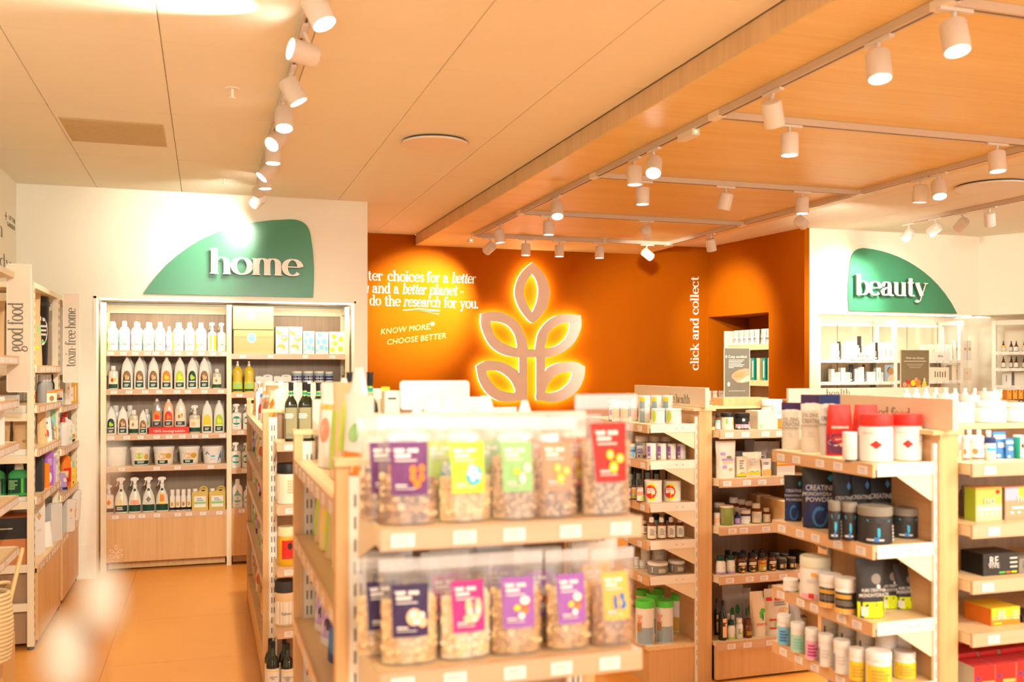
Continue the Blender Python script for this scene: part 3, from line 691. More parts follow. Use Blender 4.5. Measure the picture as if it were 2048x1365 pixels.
def endcap_gondola(label, Xl, Xr, Y0, Y1, front, left, dpt, ff, lf, header=True, boardname='header_board', seed=1, bz=.19):
    """gondola with an end bay facing -Y and a side bay facing -X"""
    t = thing('shelving_gondola', label, 'shelving')
    for (xa, xb, xs0, xs1) in ((Xl, Xl + .028, Xl + .028, Xl + .068), (Xr - .028, Xr, Xr - .068, Xr - .028)):
        for y in (Y0, Y1):
            boxo('end_post', xa, xb, y, y + .045, 0, HG, W_END, t)
            strip(t, xs0, xs1, y + .004, .0, HG - .025)
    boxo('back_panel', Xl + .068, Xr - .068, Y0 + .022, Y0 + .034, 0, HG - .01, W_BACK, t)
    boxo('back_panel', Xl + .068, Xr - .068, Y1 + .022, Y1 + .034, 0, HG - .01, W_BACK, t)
    sx = Xl + .30; boxo('spine_panel', sx, sx + .02, Y0 + .05, Y1, 0, HG - .02, W_BACK, t)
    for y in (Y0, Y1): boxo('top_rail', Xl - .003, Xr + .003, y - .004, y + .05, HG - .001, HG + .014, W_TOP, t)
    for i, z in enumerate(front):
        shelf_x(t, Xl + .062 - .01, Xr - .0, Y0 - dpt, Y0 + .02, z, 5, seed + i, tagxs=ff[i] if ff and i < len(ff) else None)
    for i, z in enumerate(left):
        shelf_y(t, Y0 + .052, Y1 - .002, Xl + .0, sx, z, 8, seed + 10 + i, endlip=False)
    boxo('base', Xl + .07, Xr - .01, Y0 - dpt + .01, Y0 + .02, .02, bz, W_BASE, t)
    boxo('base', Xl + .004, sx, Y0 + .052, Y1, .03, .19, W_BASE, t)
    if header:
        boxo(boardname, Xl + .06, Xr - .02, Y1 + .006, Y1 + .02, HG + .014, HG + .114, SIGNB, t)
        boxo(boardname, Xl + .06, Xr - .02, Y0 + .006, Y0 + .02, HG + .014, HG + .114, SIGNB, t)
    return t
GA = endcap_gondola('nearest shelving gondola with nut bags on its end bay', .275, .893, 2.14, 3.20, [1.28, .995, .70, .42], [1.30, 1.055, .78, .48], .265, [], [], seed=3)
GC = endcap_gondola('narrow gondola with olive oil bottles behind the nut gondola', .267, .89, 4.86, 6.78, [1.25, .95, .66, .37], [1.285, 1.035, .835, .55], .25, [], [], seed=9, bz=.06)

def spine_gondola(label, Xs, Xe, Xl, Xr, Y0, YL1, YB, left, right, yl0, base, signtext, sy1, seed, signfit, tagsl=5):
    """spine end panel Xs..Xe at Y0; left shelves to Xl ; right bay facing -Y"""
    t = thing('shelving_gondola', label, 'shelving')
    boxo('end_panel', Xs + .004, Xe, Y0 - .004, Y0 + .30, 0, HG, W_END, t)
    boxo('end_edge', Xs - .000, Xs + .004, Y0 - .003, Y0 + .3, 0, HG - .02, W_FASY, t)
    strip(t, Xs - .014, Xs - .0005, Y0 + .004, 0, HG - .03, double=False)
    boxo('spine_panel', Xs + .012, Xe - .012, Y0 + .3, YL1, 0, HG - .012, W_BACK, t)
    boxo('spine_face', Xs + .002, Xs + .012, Y0 + .3, YL1, 0, HG - .012, W_BACK, t)
    boxo('top_rail', Xs - .03, Xe + .02, Y0 - .01, YL1, HG - .001, HG + .014, W_TOP, t)
    strip(t, Xs - .014, Xs - .0005, YL1 - .02, 0, HG - .03, double=False)
    for i, z in enumerate(left): shelf_y(t, Y0 + .010, YL1 - .004, Xl, Xs - .001, z, tagsl, seed + i, bz=.125)
    b = M(); b.box(Xl, Xs - .002, Y0 + .006, YL1, base - .02, base, W_TOP); b.build('base_top', t, smooth=False)
    boxo('base_panel', Xl + .012, Xs - .002, Y0 + .012, YL1 - .01, .0, base - .02, W_BASE, t)
    boxo('back_panel', Xe, Xr, YB, YB + .02, 0, HG - .01, W_BACK, t)
    boxo('top_deck', Xe + .02, Xr, Y0 + .20, YL1, HG - .001, HG + .014, W_TOP, t)
    boxo('end_panel', Xr, Xr + .07, Y0 - .004, YB + .02, 0, HG, W_END, t)
    for i, z in enumerate(right): shelf_x(t, Xe + .012, Xr - .004, yl0, YB - .001, z, 6, seed + 20 + i)
    shelf_x(t, Xe + .006, Xr - .004, yl0 + .02, YB - .001, base, 5, seed + 40, bracket=False)
    boxo('base_panel', Xe + .006, Xr - .004, yl0 + .03, yl0 + .05, .012, base - .02, W_BASE, t)
    boxo('plinth', Xe + .02, Xr - .02, yl0 + .06, YB, .0, .012, C('bk'), t)
    if signtext:
        x = (Xs + Xe) / 2 - .025
        bd = boxo('header_board', x, x + .022, Y0 - .05, sy1, HG + .016, HG + .118, SIGNB, t)
        a, e, vb, pre, word = signfit
        pa, pe = PX(a, vb, x), PX(e, vb, x); em = (pa.y - pe.y) / serif_w(word)
        serif(bd, signtext, em, (x - .0006, pa.y + em * serif_w(pre), pa.z), -R(90), SIGNT, thick=.16, thin=.05, per='word')
    return t
G3 = spine_gondola('gondola with the health header, supplements on shelves beside poster stand', 2.39, 2.466, 2.11, 3.10, 4.36, 5.2, 4.74, [1.315, 1.13, .915, .726, .548], [1.283, 1.036, .793, .542], 4.295, .20, 'the health', 5.15, 30, (1352, 1380, 806, 'the ', 'health'))
G4 = spine_gondola('right hand gondola with good food header, creatine and red lidded tubs', 2.283, 2.358, 2.034, 3.4, 2.56, 3.146, 2.93, [1.291, 1.027, .780, .572], [1.288, 1.087, .906, .734, .53], 2.505, .20, 'good food', 3.09, 60, (1782, 1821, 838, 'good ', 'food'))
# third gondola column, mostly hidden
t = thing('shelving_gondola', 'gondola with a health header board behind the creatine gondola', 'shelving')
boxo('end_panel', 3.60, 4.9, 4.84, 4.87, 0, HG, W_END, t); boxo('top_deck', 3.60, 4.9, 4.80, 5.5, HG, HG + .014, W_TOP, t)
bd = boxo('header_board', 3.19 + .02, 4.35, 4.79, 4.81, HG + .014, HG + .10, SIGNB, t)
serif(bd, 'health', .034, (PY(1701, 797, 4.789).x - serif_w('health') * .034, 4.789, HG + .045), 0, SIGNT, thick=.16, thin=.05)
boxo('end_post', 3.19, 3.25, 4.80, 4.86, 0, HG + .014, W_END, t); boxo('back_panel', 3.25, 3.60, 4.84, 4.86, 0, HG, W_BACK, t)

# home recess cabinets ---------------------------------------------
t = thing('wall_shelving', 'cream framed oak wall shelving with cleaning products in the home recess', 'shelving')
for x0, x1 in ((-.785, -.744), (.160, .198), (1.115, 1.150)):
    boxo('upright', x0, x1, 8.10, 8.14, 0, 2.115, CREAM, t); boxo('upright', x0, x1, 8.40, 8.44, 0, 2.115, CREAM, t)
    for z in (.06, .45, 1.0, 1.5, 2.06): boxo('side_rail', x0 + .012, x1 - .012, 8.14, 8.40, z, z + .04, CREAM, t)
    b = M(); b.lathe([(.014, .0), (.014, .012)], C('bk'), 12); b.build('foot', t, ((x0 + x1) / 2, 8.12, 0))
for x0, x1 in ((-.744, .160), (.198, 1.115)):
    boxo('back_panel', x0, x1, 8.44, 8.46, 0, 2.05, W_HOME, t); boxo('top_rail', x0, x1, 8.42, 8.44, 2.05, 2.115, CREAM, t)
TB = t
def home_bay(x0, x1, zs, yo, basetop, seed, ns):
    for i, z in enumerate(zs): shelf_x(TB, x0, x1, 8.095 + yo, 8.44, z, ns[i], seed + i, fh=.043, bracket=False)
    boxo('base_panel', x0, x1, 8.10 + yo, 8.12 + yo, .075, basetop - .043, wood('oak_base', (0, 0, 0), (0, 0, 0), 2), TB)
    boxo('plinth', x0 + .01, x1 - .01, 8.17, 8.19, .012, .075, W_BASE, TB)
home_bay(-.744, .160, [1.738, 1.434, 1.076, .827, .453], 0, .453, 80, [11, 8, 9, 4, 8])
home_bay(.198, 1.115, [1.717, 1.402, 1.099, .785, .46], 0, .46, 90, [4, 5, 6, 6, 6])
# small line emblem on the base panel
b = M(); cx, cz, s_ = PY(232, 1105, 8.099).x, PY(232, 1105, 8.099).z, .062
def leafp(x, z, a, l): 
    o1, i1 = [], []
    for k in range(16):
        q = 2 * math.pi * k / 16; px = l * .5 * math.cos(q); pz = l * .26 * math.sin(q) * (abs(math.sin(q)) ** .2)
        for arr, f in ((o1, 1), (i1, .74)):
            arr.append((x + (px * math.cos(a) - pz * math.sin(a)) * f, z + (px * math.sin(a) + pz * math.cos(a)) * f))
    return o1, i1
PRL = mat('print_cream', (.90, .72, .52), .5)
for (x, z, a, l) in ((0, .62, 90, .62), (-.48, .12, 145, .66), (.48, .12, 35, .66), (-.5, -.52, 150, .70), (.5, -.52, 30, .70)):
    o1, i1 = leafp(x * s_, z * s_, R(a), l * s_); b.ring(o1, i1, -.0006, 0, PRL)
for x in (-.1, .1): b.box((x - .03) * s_, (x + .03) * s_, -.0006, 0, -.8 * s_, 0, PRL)
b.build('emblem_print', TB, (cx, 8.0993, cz), smooth=False)
t = thing('led_strip', 'glowing light strip under the top of the home recess', 'light strip', (0, 7.99, 2.13))
LEDM = mat('led_strip', (1, .95, .85), .4, emit=9, ecol=(1, .9, .7))
boxo('diffuser', -.78, 1.15, -.012, .012, -.001, .009, LEDM, t)

# left wall shelving -----------------------------------------------
def side_unit(label, y0, y1, shelves, basez, seed, x0=-1.33, xf=-.93, H=2.09, n=8, back=True, posts=(0, 1), side_rails=()):
    t = thing('wall_shelving', label, 'shelving')
    for k, y in ((0, y0), (1, y1 - .04)):
        if k in posts:
            strip(t, xf - .035, xf, y, .02, H, face='+x'); boxo('rear_upright', x0, x0 + .035, y, y + .04, .02, H, CREAM, t)
            b = M(); b.lathe([(.018, 0), (.018, .02)], C('bk'), 12); b.build('foot', t, (xf - .018, y + .02, 0))
            for z in side_rails: boxo('side_rail', x0 + .035, xf - .035, y + .008, y + .030, z, z + .045, CREAM, t)
    boxo('top_rail', x0, xf, y0 + .04, y1 - .04, H - .03, H, CREAM, t)
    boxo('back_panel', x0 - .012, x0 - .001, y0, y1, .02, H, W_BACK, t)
    for i, z in enumerate(shelves): shelf_y(t, y0 + .042, y1 - .042, xf + .02, x0 + .036, z, n, seed + i, sgn=1, endlip=True, bz=.10)
    if basez:
        shelf_y(t, y0 + .042, y1 - .042, xf + .02, x0 + .036, basez, n, seed + 9, sgn=1, endlip=False)
        boxo('base_panel', xf - .0, xf + .016, y0 + .042, y1 - .042, .045, basez - .043, W_BASE, t)
        boxo('side_panel', x0 + .036, xf - .036, y0 + .045, y0 + .06, .03, basez - .02, W_BACK, t)
    return t
L2 = side_unit('left wall shelving bay with paper sack and black bin on top', 6.0, 6.97, [1.615, 1.385, 1.135, .862], .472, 110, side_rails=(.22, .44, .80, 1.06, 1.30, 1.56, 1.98))
L3 = side_unit('far left wall shelving bay beside the home recess', 6.975, 7.895, [1.345, 1.055, .745], .465, 120, side_rails=())
L1 = side_unit('nearest left wall shelving bay with oak shelf ends, cut by the frame', 4.905, 5.46, [1.66, 1.44, 1.224, .950, .690], None, 130, x0=-1.33, xf=-.93, posts=(0,), side_rails=())
t = thing('storage_box', 'plain pale oak box on the floor at the left frame edge', 'box', (-1.1, 5.2, 0))
b = M(); b.box(-.19, .2, -.24, .06, 0, .30, W_BASE); b.box(-.18, .19, -.23, .05, .30, .306, W_TOP); b.build('box_body', t, smooth=False)
# flag signs
def flag(label, u0, u1, v0, v1, Y, s, xh, uc, vb, vt):
    a = PY(u0, v0, Y); c = PY(u1, v1, Y); t = thing('flag_sign', label, 'sign', (a.x, Y, c.z))
    W_, H_ = c.x - a.x, a.z - c.z
    boxo('sign_panel', 0, W_, 0, .012, 0, H_, SIGNB, t); b = M()
    b.box(-.004, 0, -.004, .014, 0, H_, WHITEM); b.box(W_, W_ + .005, -.004, .014, 0, H_, WHITEM); b.box(0, W_, -.003, .013, -.005, 0, WHITEM); b.box(0, W_, -.003, .013, H_, H_ + .004, WHITEM)
    b.build('edge_frame', t, smooth=False)
    p0 = PY(uc, vb, Y); p1 = PY(uc, vt, Y)
    serif(t, s, xh, (p0.x - a.x, -.0006, p0.z - c.z), 0, SIGNT, tilt=-R(90), wfit=p1.z - p0.z, thick=.26, thin=.07, per='letter')
flag('tall beige flag sign reading good food at the left frame edge', 15, 61, 529, 783, 5.42, 'good food', .050, 46, 704, 606)
flag('beige flag sign reading toxin-free home before the cream wall', 127, 159, 588, 764, 6.93, 'toxin-free home', .042, 151, 734, 617)

# niche shelf unit --------------------------------------------------
t = thing('niche_shelf', 'pale shelf unit standing inside the orange niche', 'shelving', A_, ang)
boxo('side_panel', .12, .15, .15, .50, 0, 2.02, WHITEM, t); boxo('side_panel', 1.04, 1.07, .15, .50, 0, 2.05, WHITEM, t)
boxo('back_panel', .15, 1.04, .48, .50, 0, 2.0, W_BACK, t)
NSH = [1.86, 1.47, 1.10]
for z in NSH:
    s = boxo('shelf', .15, 1.04, .17, .48, z - .06, z, W_TOP, t)

# beauty recess -----------------------------------------------------
t = thing('wall_shelving', 'white framed mirrored shelving in the beauty recess', 'shelving')
for x in (5.80, 6.72, 7.56):
    boxo('upright', x, x + .04, 8.16, 8.20, 0, 2.10, WHITEM, t); boxo('upright', x, x + .04, 8.44, 8.48, 0, 2.10, WHITEM, t); boxo('side_rail', x + .01, x + .03, 8.2, 8.44, 2.06, 2.10, WHITEM, t)
BS = [(5.84, 6.72, [1.685, 1.462, 1.40]), (6.76, 7.56, [1.685, 1.47])]
for x0, x1, zs in BS:
    for xa, xb in ((x0, (x0 + x1) / 2 - .004), ((x0 + x1) / 2 + .004, x1)):
        boxo('mirror_panel', xa, xb, 8.49, 8.50, .9, 2.06, MIRROR, t); boxo('mirror_frame', xa, xb, 8.485, 8.489, 2.04, 2.07, WHITEM, t)
    for z in zs: shelf_x(t, x0, x1, 8.16, 8.48, z, 9, int(z * 100), fh=.03, top=WHITEM, fas=WHITEM, bracket=False)
t = thing('led_strip', 'glowing light strip under the top of the beauty recess', 'light strip', (0, 8.13, 2.145))
boxo('diffuser', 5.78, 7.66, -.012, .012, -.001, .006, LEDM, t)
t = thing('wall_shelving', 'white shelving with dropper bottles at the right frame edge', 'shelving', C_, angR)
for x in (.10, 1.35): boxo('upright', x, x + .04, .10, .14, 0, 2.10, WHITEM, t)
boxo('back_panel', .14, 1.35, .40, .41, 0, 2.08, mat('back_white', (.80, .70, .55), .5), t); boxo('top_rail', .14, 1.35, .12, .14, 2.05, 2.10, WHITEM, t)
RSH = [1.77, 1.60, 1.42]
for z in RSH: shelf_x(t, .14, 1.35, .10, .40, z, 12, int(z * 90), fh=.03, top=WHITEM, fas=WHITEM, bracket=False)
def rl(x, y, z): c, s = math.cos(angR), math.sin(angR); return Vector((C_.x + x * c - y * s, C_.y + x * s + y * c, z))
t = thing('counter', 'low oak display counter before the beauty shelves', 'counter')
boxo('counter_body', 6.9, 7.75, 7.0, 7.4, 0, 1.30, W_BASE, t); boxo('worktop', 6.88, 7.77, 6.98, 7.42, 1.30, 1.33, W_TOP, t)

# ================================================================== PRODUCTS
PROF = dict(
 deterg=([(0, .88), (.02, 1), (.62, 1), (.70, .95), (.78, .70), (.83, .40), (.86, .38)], [(.83, .44), (.85, .46), (.97, .42), (1, .36)], 3.2, .62),
 tall=([(0, .93), (.015, 1), (.35, 1), (.58, .95), (.74, .80), (.84, .60), (.90, .38), (.92, .34)], [(.91, .32), (.95, .32), (.955, .15), (.975, .15), (.978, .26), (1, .24)], 2.4, .62),
 spray=([(0, .93), (.02, 1), (.25, 1), (.45, .86), (.58, .58), (.67, .33), (.74, .27)], [(.72, .32), (.79, .32), (.80, .22), (.84, .2)], 2.2, .68),
 sprayr=([(0, .93), (.02, 1), (.58, 1), (.63, .92), (.68, .35), (.74, .30)], [(.72, .36), (.79, .36), (.80, .22), (.84, .2)], 3.0, .7),
 vial=([(0, .94), (.02, 1), (.62, 1), (.70, .88), (.74, .66), (.77, .64)], [(.75, .74), (.76, .78), (.97, .78), (1, .72)], 0, 1),
 amber=([(0, .94), (.02, 1), (.62, 1), (.72, .72), (.76, .42), (.79, .40)], [(.77, .50), (.78, .54), (.97, .52), (1, .44)], 0, 1),
 jar=([(0, .93), (.02, 1), (.68, 1), (.74, .95), (.78, .90)], [(.75, .98), (.76, 1.02), (.97, 1.02), (1, .96)], 0, 1),
 tub=([(0, .84), (.03, .88), (.88, 1), (.90, 1)], [(.87, 1.07), (.93, 1.08), (.935, 1.03), (1, 1.02)], 0, .95),
 can=([(0, .98), (.01, 1), (.93, 1), (.94, .98)], [(.92, 1.02), (.98, 1.02), (1, .98)], 0, 1),
 tube=([(0, .99), (.01, 1), (.86, 1), (.87, 1)], [(.84, 1.035), (.99, 1.035), (1, 1.0), (.985, .88)], 0, 1),
 oil=([(0, .95), (.01, 1), (.60, 1), (.66, .90), (.72, .58), (.77, .36), (.92, .32)], [(.86, .36), (.87, .40), (.985, .40), (.99, .48), (1, .46)], 5.0, .95),
 wine=([(0, .95), (.01, 1), (.60, 1), (.68, .80), (.74, .42), (.90, .36)], [(.88, .40), (.98, .40), (1, .36)], 0, 1),
 dish=([(0, .90), (.02, 1), (.28, 1), (.45, .90), (.62, 1), (.73, .92), (.81, .52), (.85, .28)], [(.84, .27), (.90, .30), (.92, .16), (.96, .16), (.965, .26), (1, .2)], 2.4, .6),
 clearb=([(0, .93), (.02, 1), (.70, 1), (.77, .86), (.80, .48), (.83, .44)], [(.82, .50), (.83, .52), (.98, .50), (1, .44)], 2.6, .6),
 drop=([(0, .95), (.02, 1), (.50, 1), (.58, .75), (.61, .42), (.64, .40)], [(.62, .48), (.75, .48), (.76, .25), (.95, .25), (1, .12)], 0, 1),
 pump=([(0, .93), (.02, 1), (.66, 1), (.72, .85), (.76, .35)], [(.75, .42), (.82, .42), (.825, .12), (.92, .12), (.925, .3), (1, .26)], 2.6, .8),
)
def rad(prof, t):
    for (t0, r0), (t1, r1) in zip(prof[:-1], prof[1:]):
        if t <= t1: return r0 + (r1 - r0) * (t - t0) / max(1e-6, t1 - t0)
    return prof[-1][1]
CACHE = {}
def mk(key, name, fn, parent, **k):
    if key in CACHE: return link_mesh(name, CACHE[key], parent)
    b = M(); fn(b); o = b.build(name, parent, **k); CACHE[key] = o.data; return o
def product(style, loc, rz, w, h, label, cat, group, d=None, tilt=0, name=None):
    st = STY[style]; kind = st['k']; dk = st.get('dec', ()); body = st.get('body', C('wh')); cap = st.get('cap', C('wh'))
    w = max(w, .012); h = max(h, .02)
    t = thing(name or st.get('name', 'bottle'), label, cat, loc, rz, group)
    if tilt: t.rotation_euler = (tilt, 0, rz)
    key = (style, round(w, 3), round(h, 3), round(d or 0, 3))
    if kind in PROF:
        prof, cprof, sq, ryf = PROF[kind]; rx = w / 2; ry = (d / 2 if d else rx * ryf)
        mx = max(max(r for _, r in prof), max(r for _, r in cprof)); rx /= mx; ry /= mx
        def F(s, tt, off):
            a = R(82) * s; c, n = math.cos(a), math.sin(a)
            if sq: q = 1 / (abs(c) ** sq + abs(n) ** sq) ** (1 / sq); c *= q; n *= q
            r = rad(prof, tt); return ((rx * r + off) * n, -(ry * r + off) * c, tt * h)
        mk(key + ('b',), 'body' , lambda b: b.lathe([(r, z * h) for z, r in prof], body, 20, rx, ry, sq=sq), t)
        capn = 'lid' if kind in ('jar', 'tub', 'can', 'tube') else 'cap'
        if kind in ('spray', 'sprayr'):
            def fn(b):
                b.lathe([(r, z * h) for z, r in cprof], cap, 12, rx, ry)
                z = h; u = rx
                b.prism([(-.62 * u, z * .90), (-.66 * u, z * .955), (-.50 * u, z * .985), (0, z), (.45 * u, z * .985), (.62 * u, z * .95), (.55 * u, z * .915), (.30 * u, z * .90), (.25 * u, z * .83), (-.2 * u, z * .83), (-.25 * u, z * .90)], .5 * ry, cap, 'y', (0, -.25 * ry, 0))
                b.prism([(-.45 * u, z * .90), (-.36 * u, z * .90), (-.52 * u, z * .80), (-.72 * u, z * .74), (-.74 * u, z * .765), (-.58 * u, z * .82)], .3 * ry, cap, 'y', (0, -.15 * ry, 0))
            mk(key + ('c',), 'trigger_head', fn, t)
        elif kind == 'pump':
            def fn(b):
                b.lathe([(r, z * h) for z, r in cprof], cap, 12, rx, rx); b.box(-rx * .7, 0, -rx * .12, rx * .12, h * .955, h, cap)
            mk(key + ('c',), 'pump_head', fn, t)
        else: mk(key + ('c',), capn, lambda b: b.lathe([(r * (1.0), z * h) for z, r in cprof], cap, 18, rx, ry if kind in ('jar', 'tub', 'can', 'tube') else rx * .9), t)
        if st.get('handle'):
            b = M(); b.tube([(-rx * 1.0, -ry * .2, h * .86), (-rx * .7, -ry * .85, h * .70), (0, -ry * 1.12, h * .62), (rx * .7, -ry * .85, h * .70), (rx * 1.0, -ry * .2, h * .86)], .0018, C('wh'), 5); b.build('handle', t)
    elif kind == 'box':
        dd = (d or w * .6) / 2
        def F(s, tt, off): return (s * w / 2, -dd - off, tt * h)
        def fb(b):
            b.box(-w / 2, w / 2, -dd, dd, 0, h, body)
            if 'side' in st:
                for sx in (-1, 1): b.box(sx * w / 2 - .0004, sx * w / 2 + .0004, -dd + .001, dd - .001, .001, h - .001, st['side'])
            if 'topc' in st: b.box(-w / 2, w / 2, -dd, dd, h, h + .0006, st['topc'])
        mk(key + ('b',), 'carton', fb, t, smooth=False)
        def ff(b):
            if w > .05:
                b.box(-w / 2 + .001, w / 2 - .001, -dd + .002, dd - .002, h + .0004, h + .0012, st.get('topc', body)); 
        if w > .05: mk(key + ('f',), 'lid_flap', ff, t, smooth=False)
    elif kind in ('pouch', 'nut', 'sack'):
        dd = (d or w * .5) / 2; top = st.get('top', .93); flare = st.get('flare', .0)
        def S(s, tt, off, sg=-1):
            tn = min(1, tt / top); y = dd * (max(0, 1 - tn ** 1.6)) ** .75 * (max(0, 1 - abs(s) ** 2.4)) ** .5
            wd = w / 2 * (.93 + .07 * tn ** .5 + flare * tn ** 3) * (1 - .04 * math.sin(math.pi * tn))
            cr = .0016 * math.sin(9 * s + 13 * tt) * min(1, 4 * (1 - tn) + .25) if kind != 'sack' else .0022 * math.sin(15 * s + 7 * tt)
            return (s * wd, sg * (y + .0008) - off + cr * .6, tt * h)
        F = S
        def fb(b):
            nx, nz = 10, 10
            for sg in (-1, 1):
                vs = [S(-1 + 2 * i / nx, j / nz, 0, sg) for j in range(nz + 1) for i in range(nx + 1)]
                fs = [(j * (nx + 1) + i, j * (nx + 1) + i + 1, (j + 1) * (nx + 1) + i + 1, (j + 1) * (nx + 1) + i) for j in range(nz) for i in range(nx)]
                if sg > 0: fs = [f[::-1] for f in fs]
                b.add(vs, fs, body)
            vs = [S(-1 + 2 * i / nx, 0, 0, -1) for i in range(nx + 1)] + [S(-1 + 2 * i / nx, 0, 0, 1) for i in range(nx, -1, -1)]
            b.add(vs, [tuple(range(len(vs)))], body)
        mk(key + ('b',), 'bag', fb, t)
        if 'seal' in st:
            mk(key + ('s',), 'seal', lambda b: b.patch(F, 'r', -.99, .99, top, 1.0, st['seal'], .0012, 10), t)
        if kind == 'nut':
            def fn(b):
                r = random.Random(hash(style) % 1000 if False else len(style) * 7 + 3); ns = st.get('nsz', .009); lv = st.get('level', .62)
                cols = st['nuts']; n = int(lv * h * w / (ns * ns) * .62)
                for _ in range(min(n * 2, 420)):
                    s = r.uniform(-.9, .9); tt = r.uniform(.02, lv)
                    p = S(s, tt, -.004 - r.uniform(0, .006) , -1)
                    c = cols[r.randrange(len(cols))]
                    b.blob((p[0], p[1] + .006, p[2] + ns * .4), (ns * r.uniform(.5, .8), ns * .5, ns * r.uniform(.4, .7)), c, 5, 3)
                vs = [(lambda q: (q[0] * .93, q[1] * .55 + .004, q[2] * 1 + .003))(S(-1 + 2 * i / 8, lv * j / 5, 0, -1)) for j in range(6) for i in range(9)]
                b.add(vs, [(j * 9 + i, j * 9 + i + 1, (j + 1) * 9 + i + 1, (j + 1) * 9 + i) for j in range(5) for i in range(8)], cols[0])
                vs = [(lambda q: (q[0] * .93, q[1] * .55 - .004, q[2] * 1 + .003))(S(-1 + 2 * i / 8, lv * j / 5, 0, 1)) for j in range(6) for i in range(9)]
                b.add(vs, [(j * 9 + i, (j + 1) * 9 + i, (j + 1) * 9 + i + 1, j * 9 + i + 1) for j in range(5) for i in range(8)], cols[0])
            o = mk(key + ('n',), 'nuts', fn, t); o['kind'] = 'stuff'
    elif kind == 'jerry':
        dd = (d or w * .6) / 2
        def F(s, tt, off): return (s * w / 2, -dd - off, tt * h)
        def fb(b):
            b.prism([(-w / 2, .0), (w / 2, 0), (w / 2, h * .62), (w / 2, h * .80), (w * .36, h * .90), (w * .10, h * .93), (-.02 * w, h * .86), (-.12 * w, h * .80), (-w / 2, h * .78)], 2 * dd, body, 'y', (0, -dd, 0))
        mk(key + ('b',), 'body', fb, t, smooth=False)
        mk(key + ('h',), 'handle', lambda b: b.tube([(-.02 * w, 0, h * .84), (.05 * w, 0, h * .93), (.18 * w, 0, h * .975), (.34 * w, 0, h * .96), (.44 * w, 0, h * .88), (.46 * w, 0, h * .78)], w * .07, body, 8), t)
        mk(key + ('k',), 'handle_gap', lambda b: b.blob((.20 * w, -dd - .0005, h * .84), (.13 * w, .001, h * .035), C('dg')), t)
        mk(key + ('c',), 'cap', lambda b: b.lathe([(w * .17, h * .78), (w * .17, h * .90), (w * .15, h * .91)], cap, 14, ox=-w * .30), t)
    if dk:
        def fd(b):
            for i, q in enumerate(dk):
                b.patch(F, q[0], q[1], q[2], q[3], q[4], C(q[5]) if isinstance(q[5], str) else q[5], .0009 + .00045 * i)
        mk(key + ('d',), 'label', fd, t, smooth=False)
    for q in st.get('txt', ()):
        s, tt, sz, col, s_ = q[:5]
        fit_ = min(1, .90 / (.62 * sz * max(len(x_) for x_ in s_.split(chr(10)))))
        p = F(s, tt, .0045 if kind in ('pouch', 'nut', 'sack') else .0048); 
        text(t, s_, sz * w, p, FRONT, C(col, .5), .0002, line=.85, bold=.0, align=q[5] if len(q) > 5 else 'CENTER', wide=fit_)
    return t

def bars(s0, s1, t1, n, dt, col, r=.35):
    rr = random.Random(n + int(t1 * 100)); return tuple(('r', s0, s1 - (s1 - s0) * rr.uniform(0, r), t1 - dt * (k + 1) + dt * .4, t1 - dt * k, col) for k in range(n))
def swoosh(c): return (('r', -.72, .74, .04, .60, 'wh'), ('r', -.80, -.55, .05, .60, c), ('t', -.82, -.10, .05, .34, c), ('e', -.60, .74, .12, .60, 'wh')) + bars(-.30, .45, .44, 3, .06, 'lg') + bars(-.2, .35, .24, 1, .05, 'gy')
def eco(c, c2): return (('r', -.46, .46, .06, .38, 'dg' if c == 'br' else c), ('e', -.46, .46, .20, .58, 'wnt' if c == 'br' else c), ('e', -.24, .10, .28, .46, c2), ('e', .02, .30, .30, .40, 'al' if c == 'br' else c2), ('r', -.46, .46, .05, .20, 'gn'), ('r', -.34, .34, .215, .25, 'wh')) + bars(-.26, .26, .16, 2, .045, 'lg')
def dropl(c): return (('e', -.62, .62, .18, .52, c), ('t', -.44, .44, .38, .66, c)) + bars(-.36, .36, .42, 3, .06, 'wh', .1) + bars(-.2, .2, .13, 1, .03, 'gy')
W = 'wh'
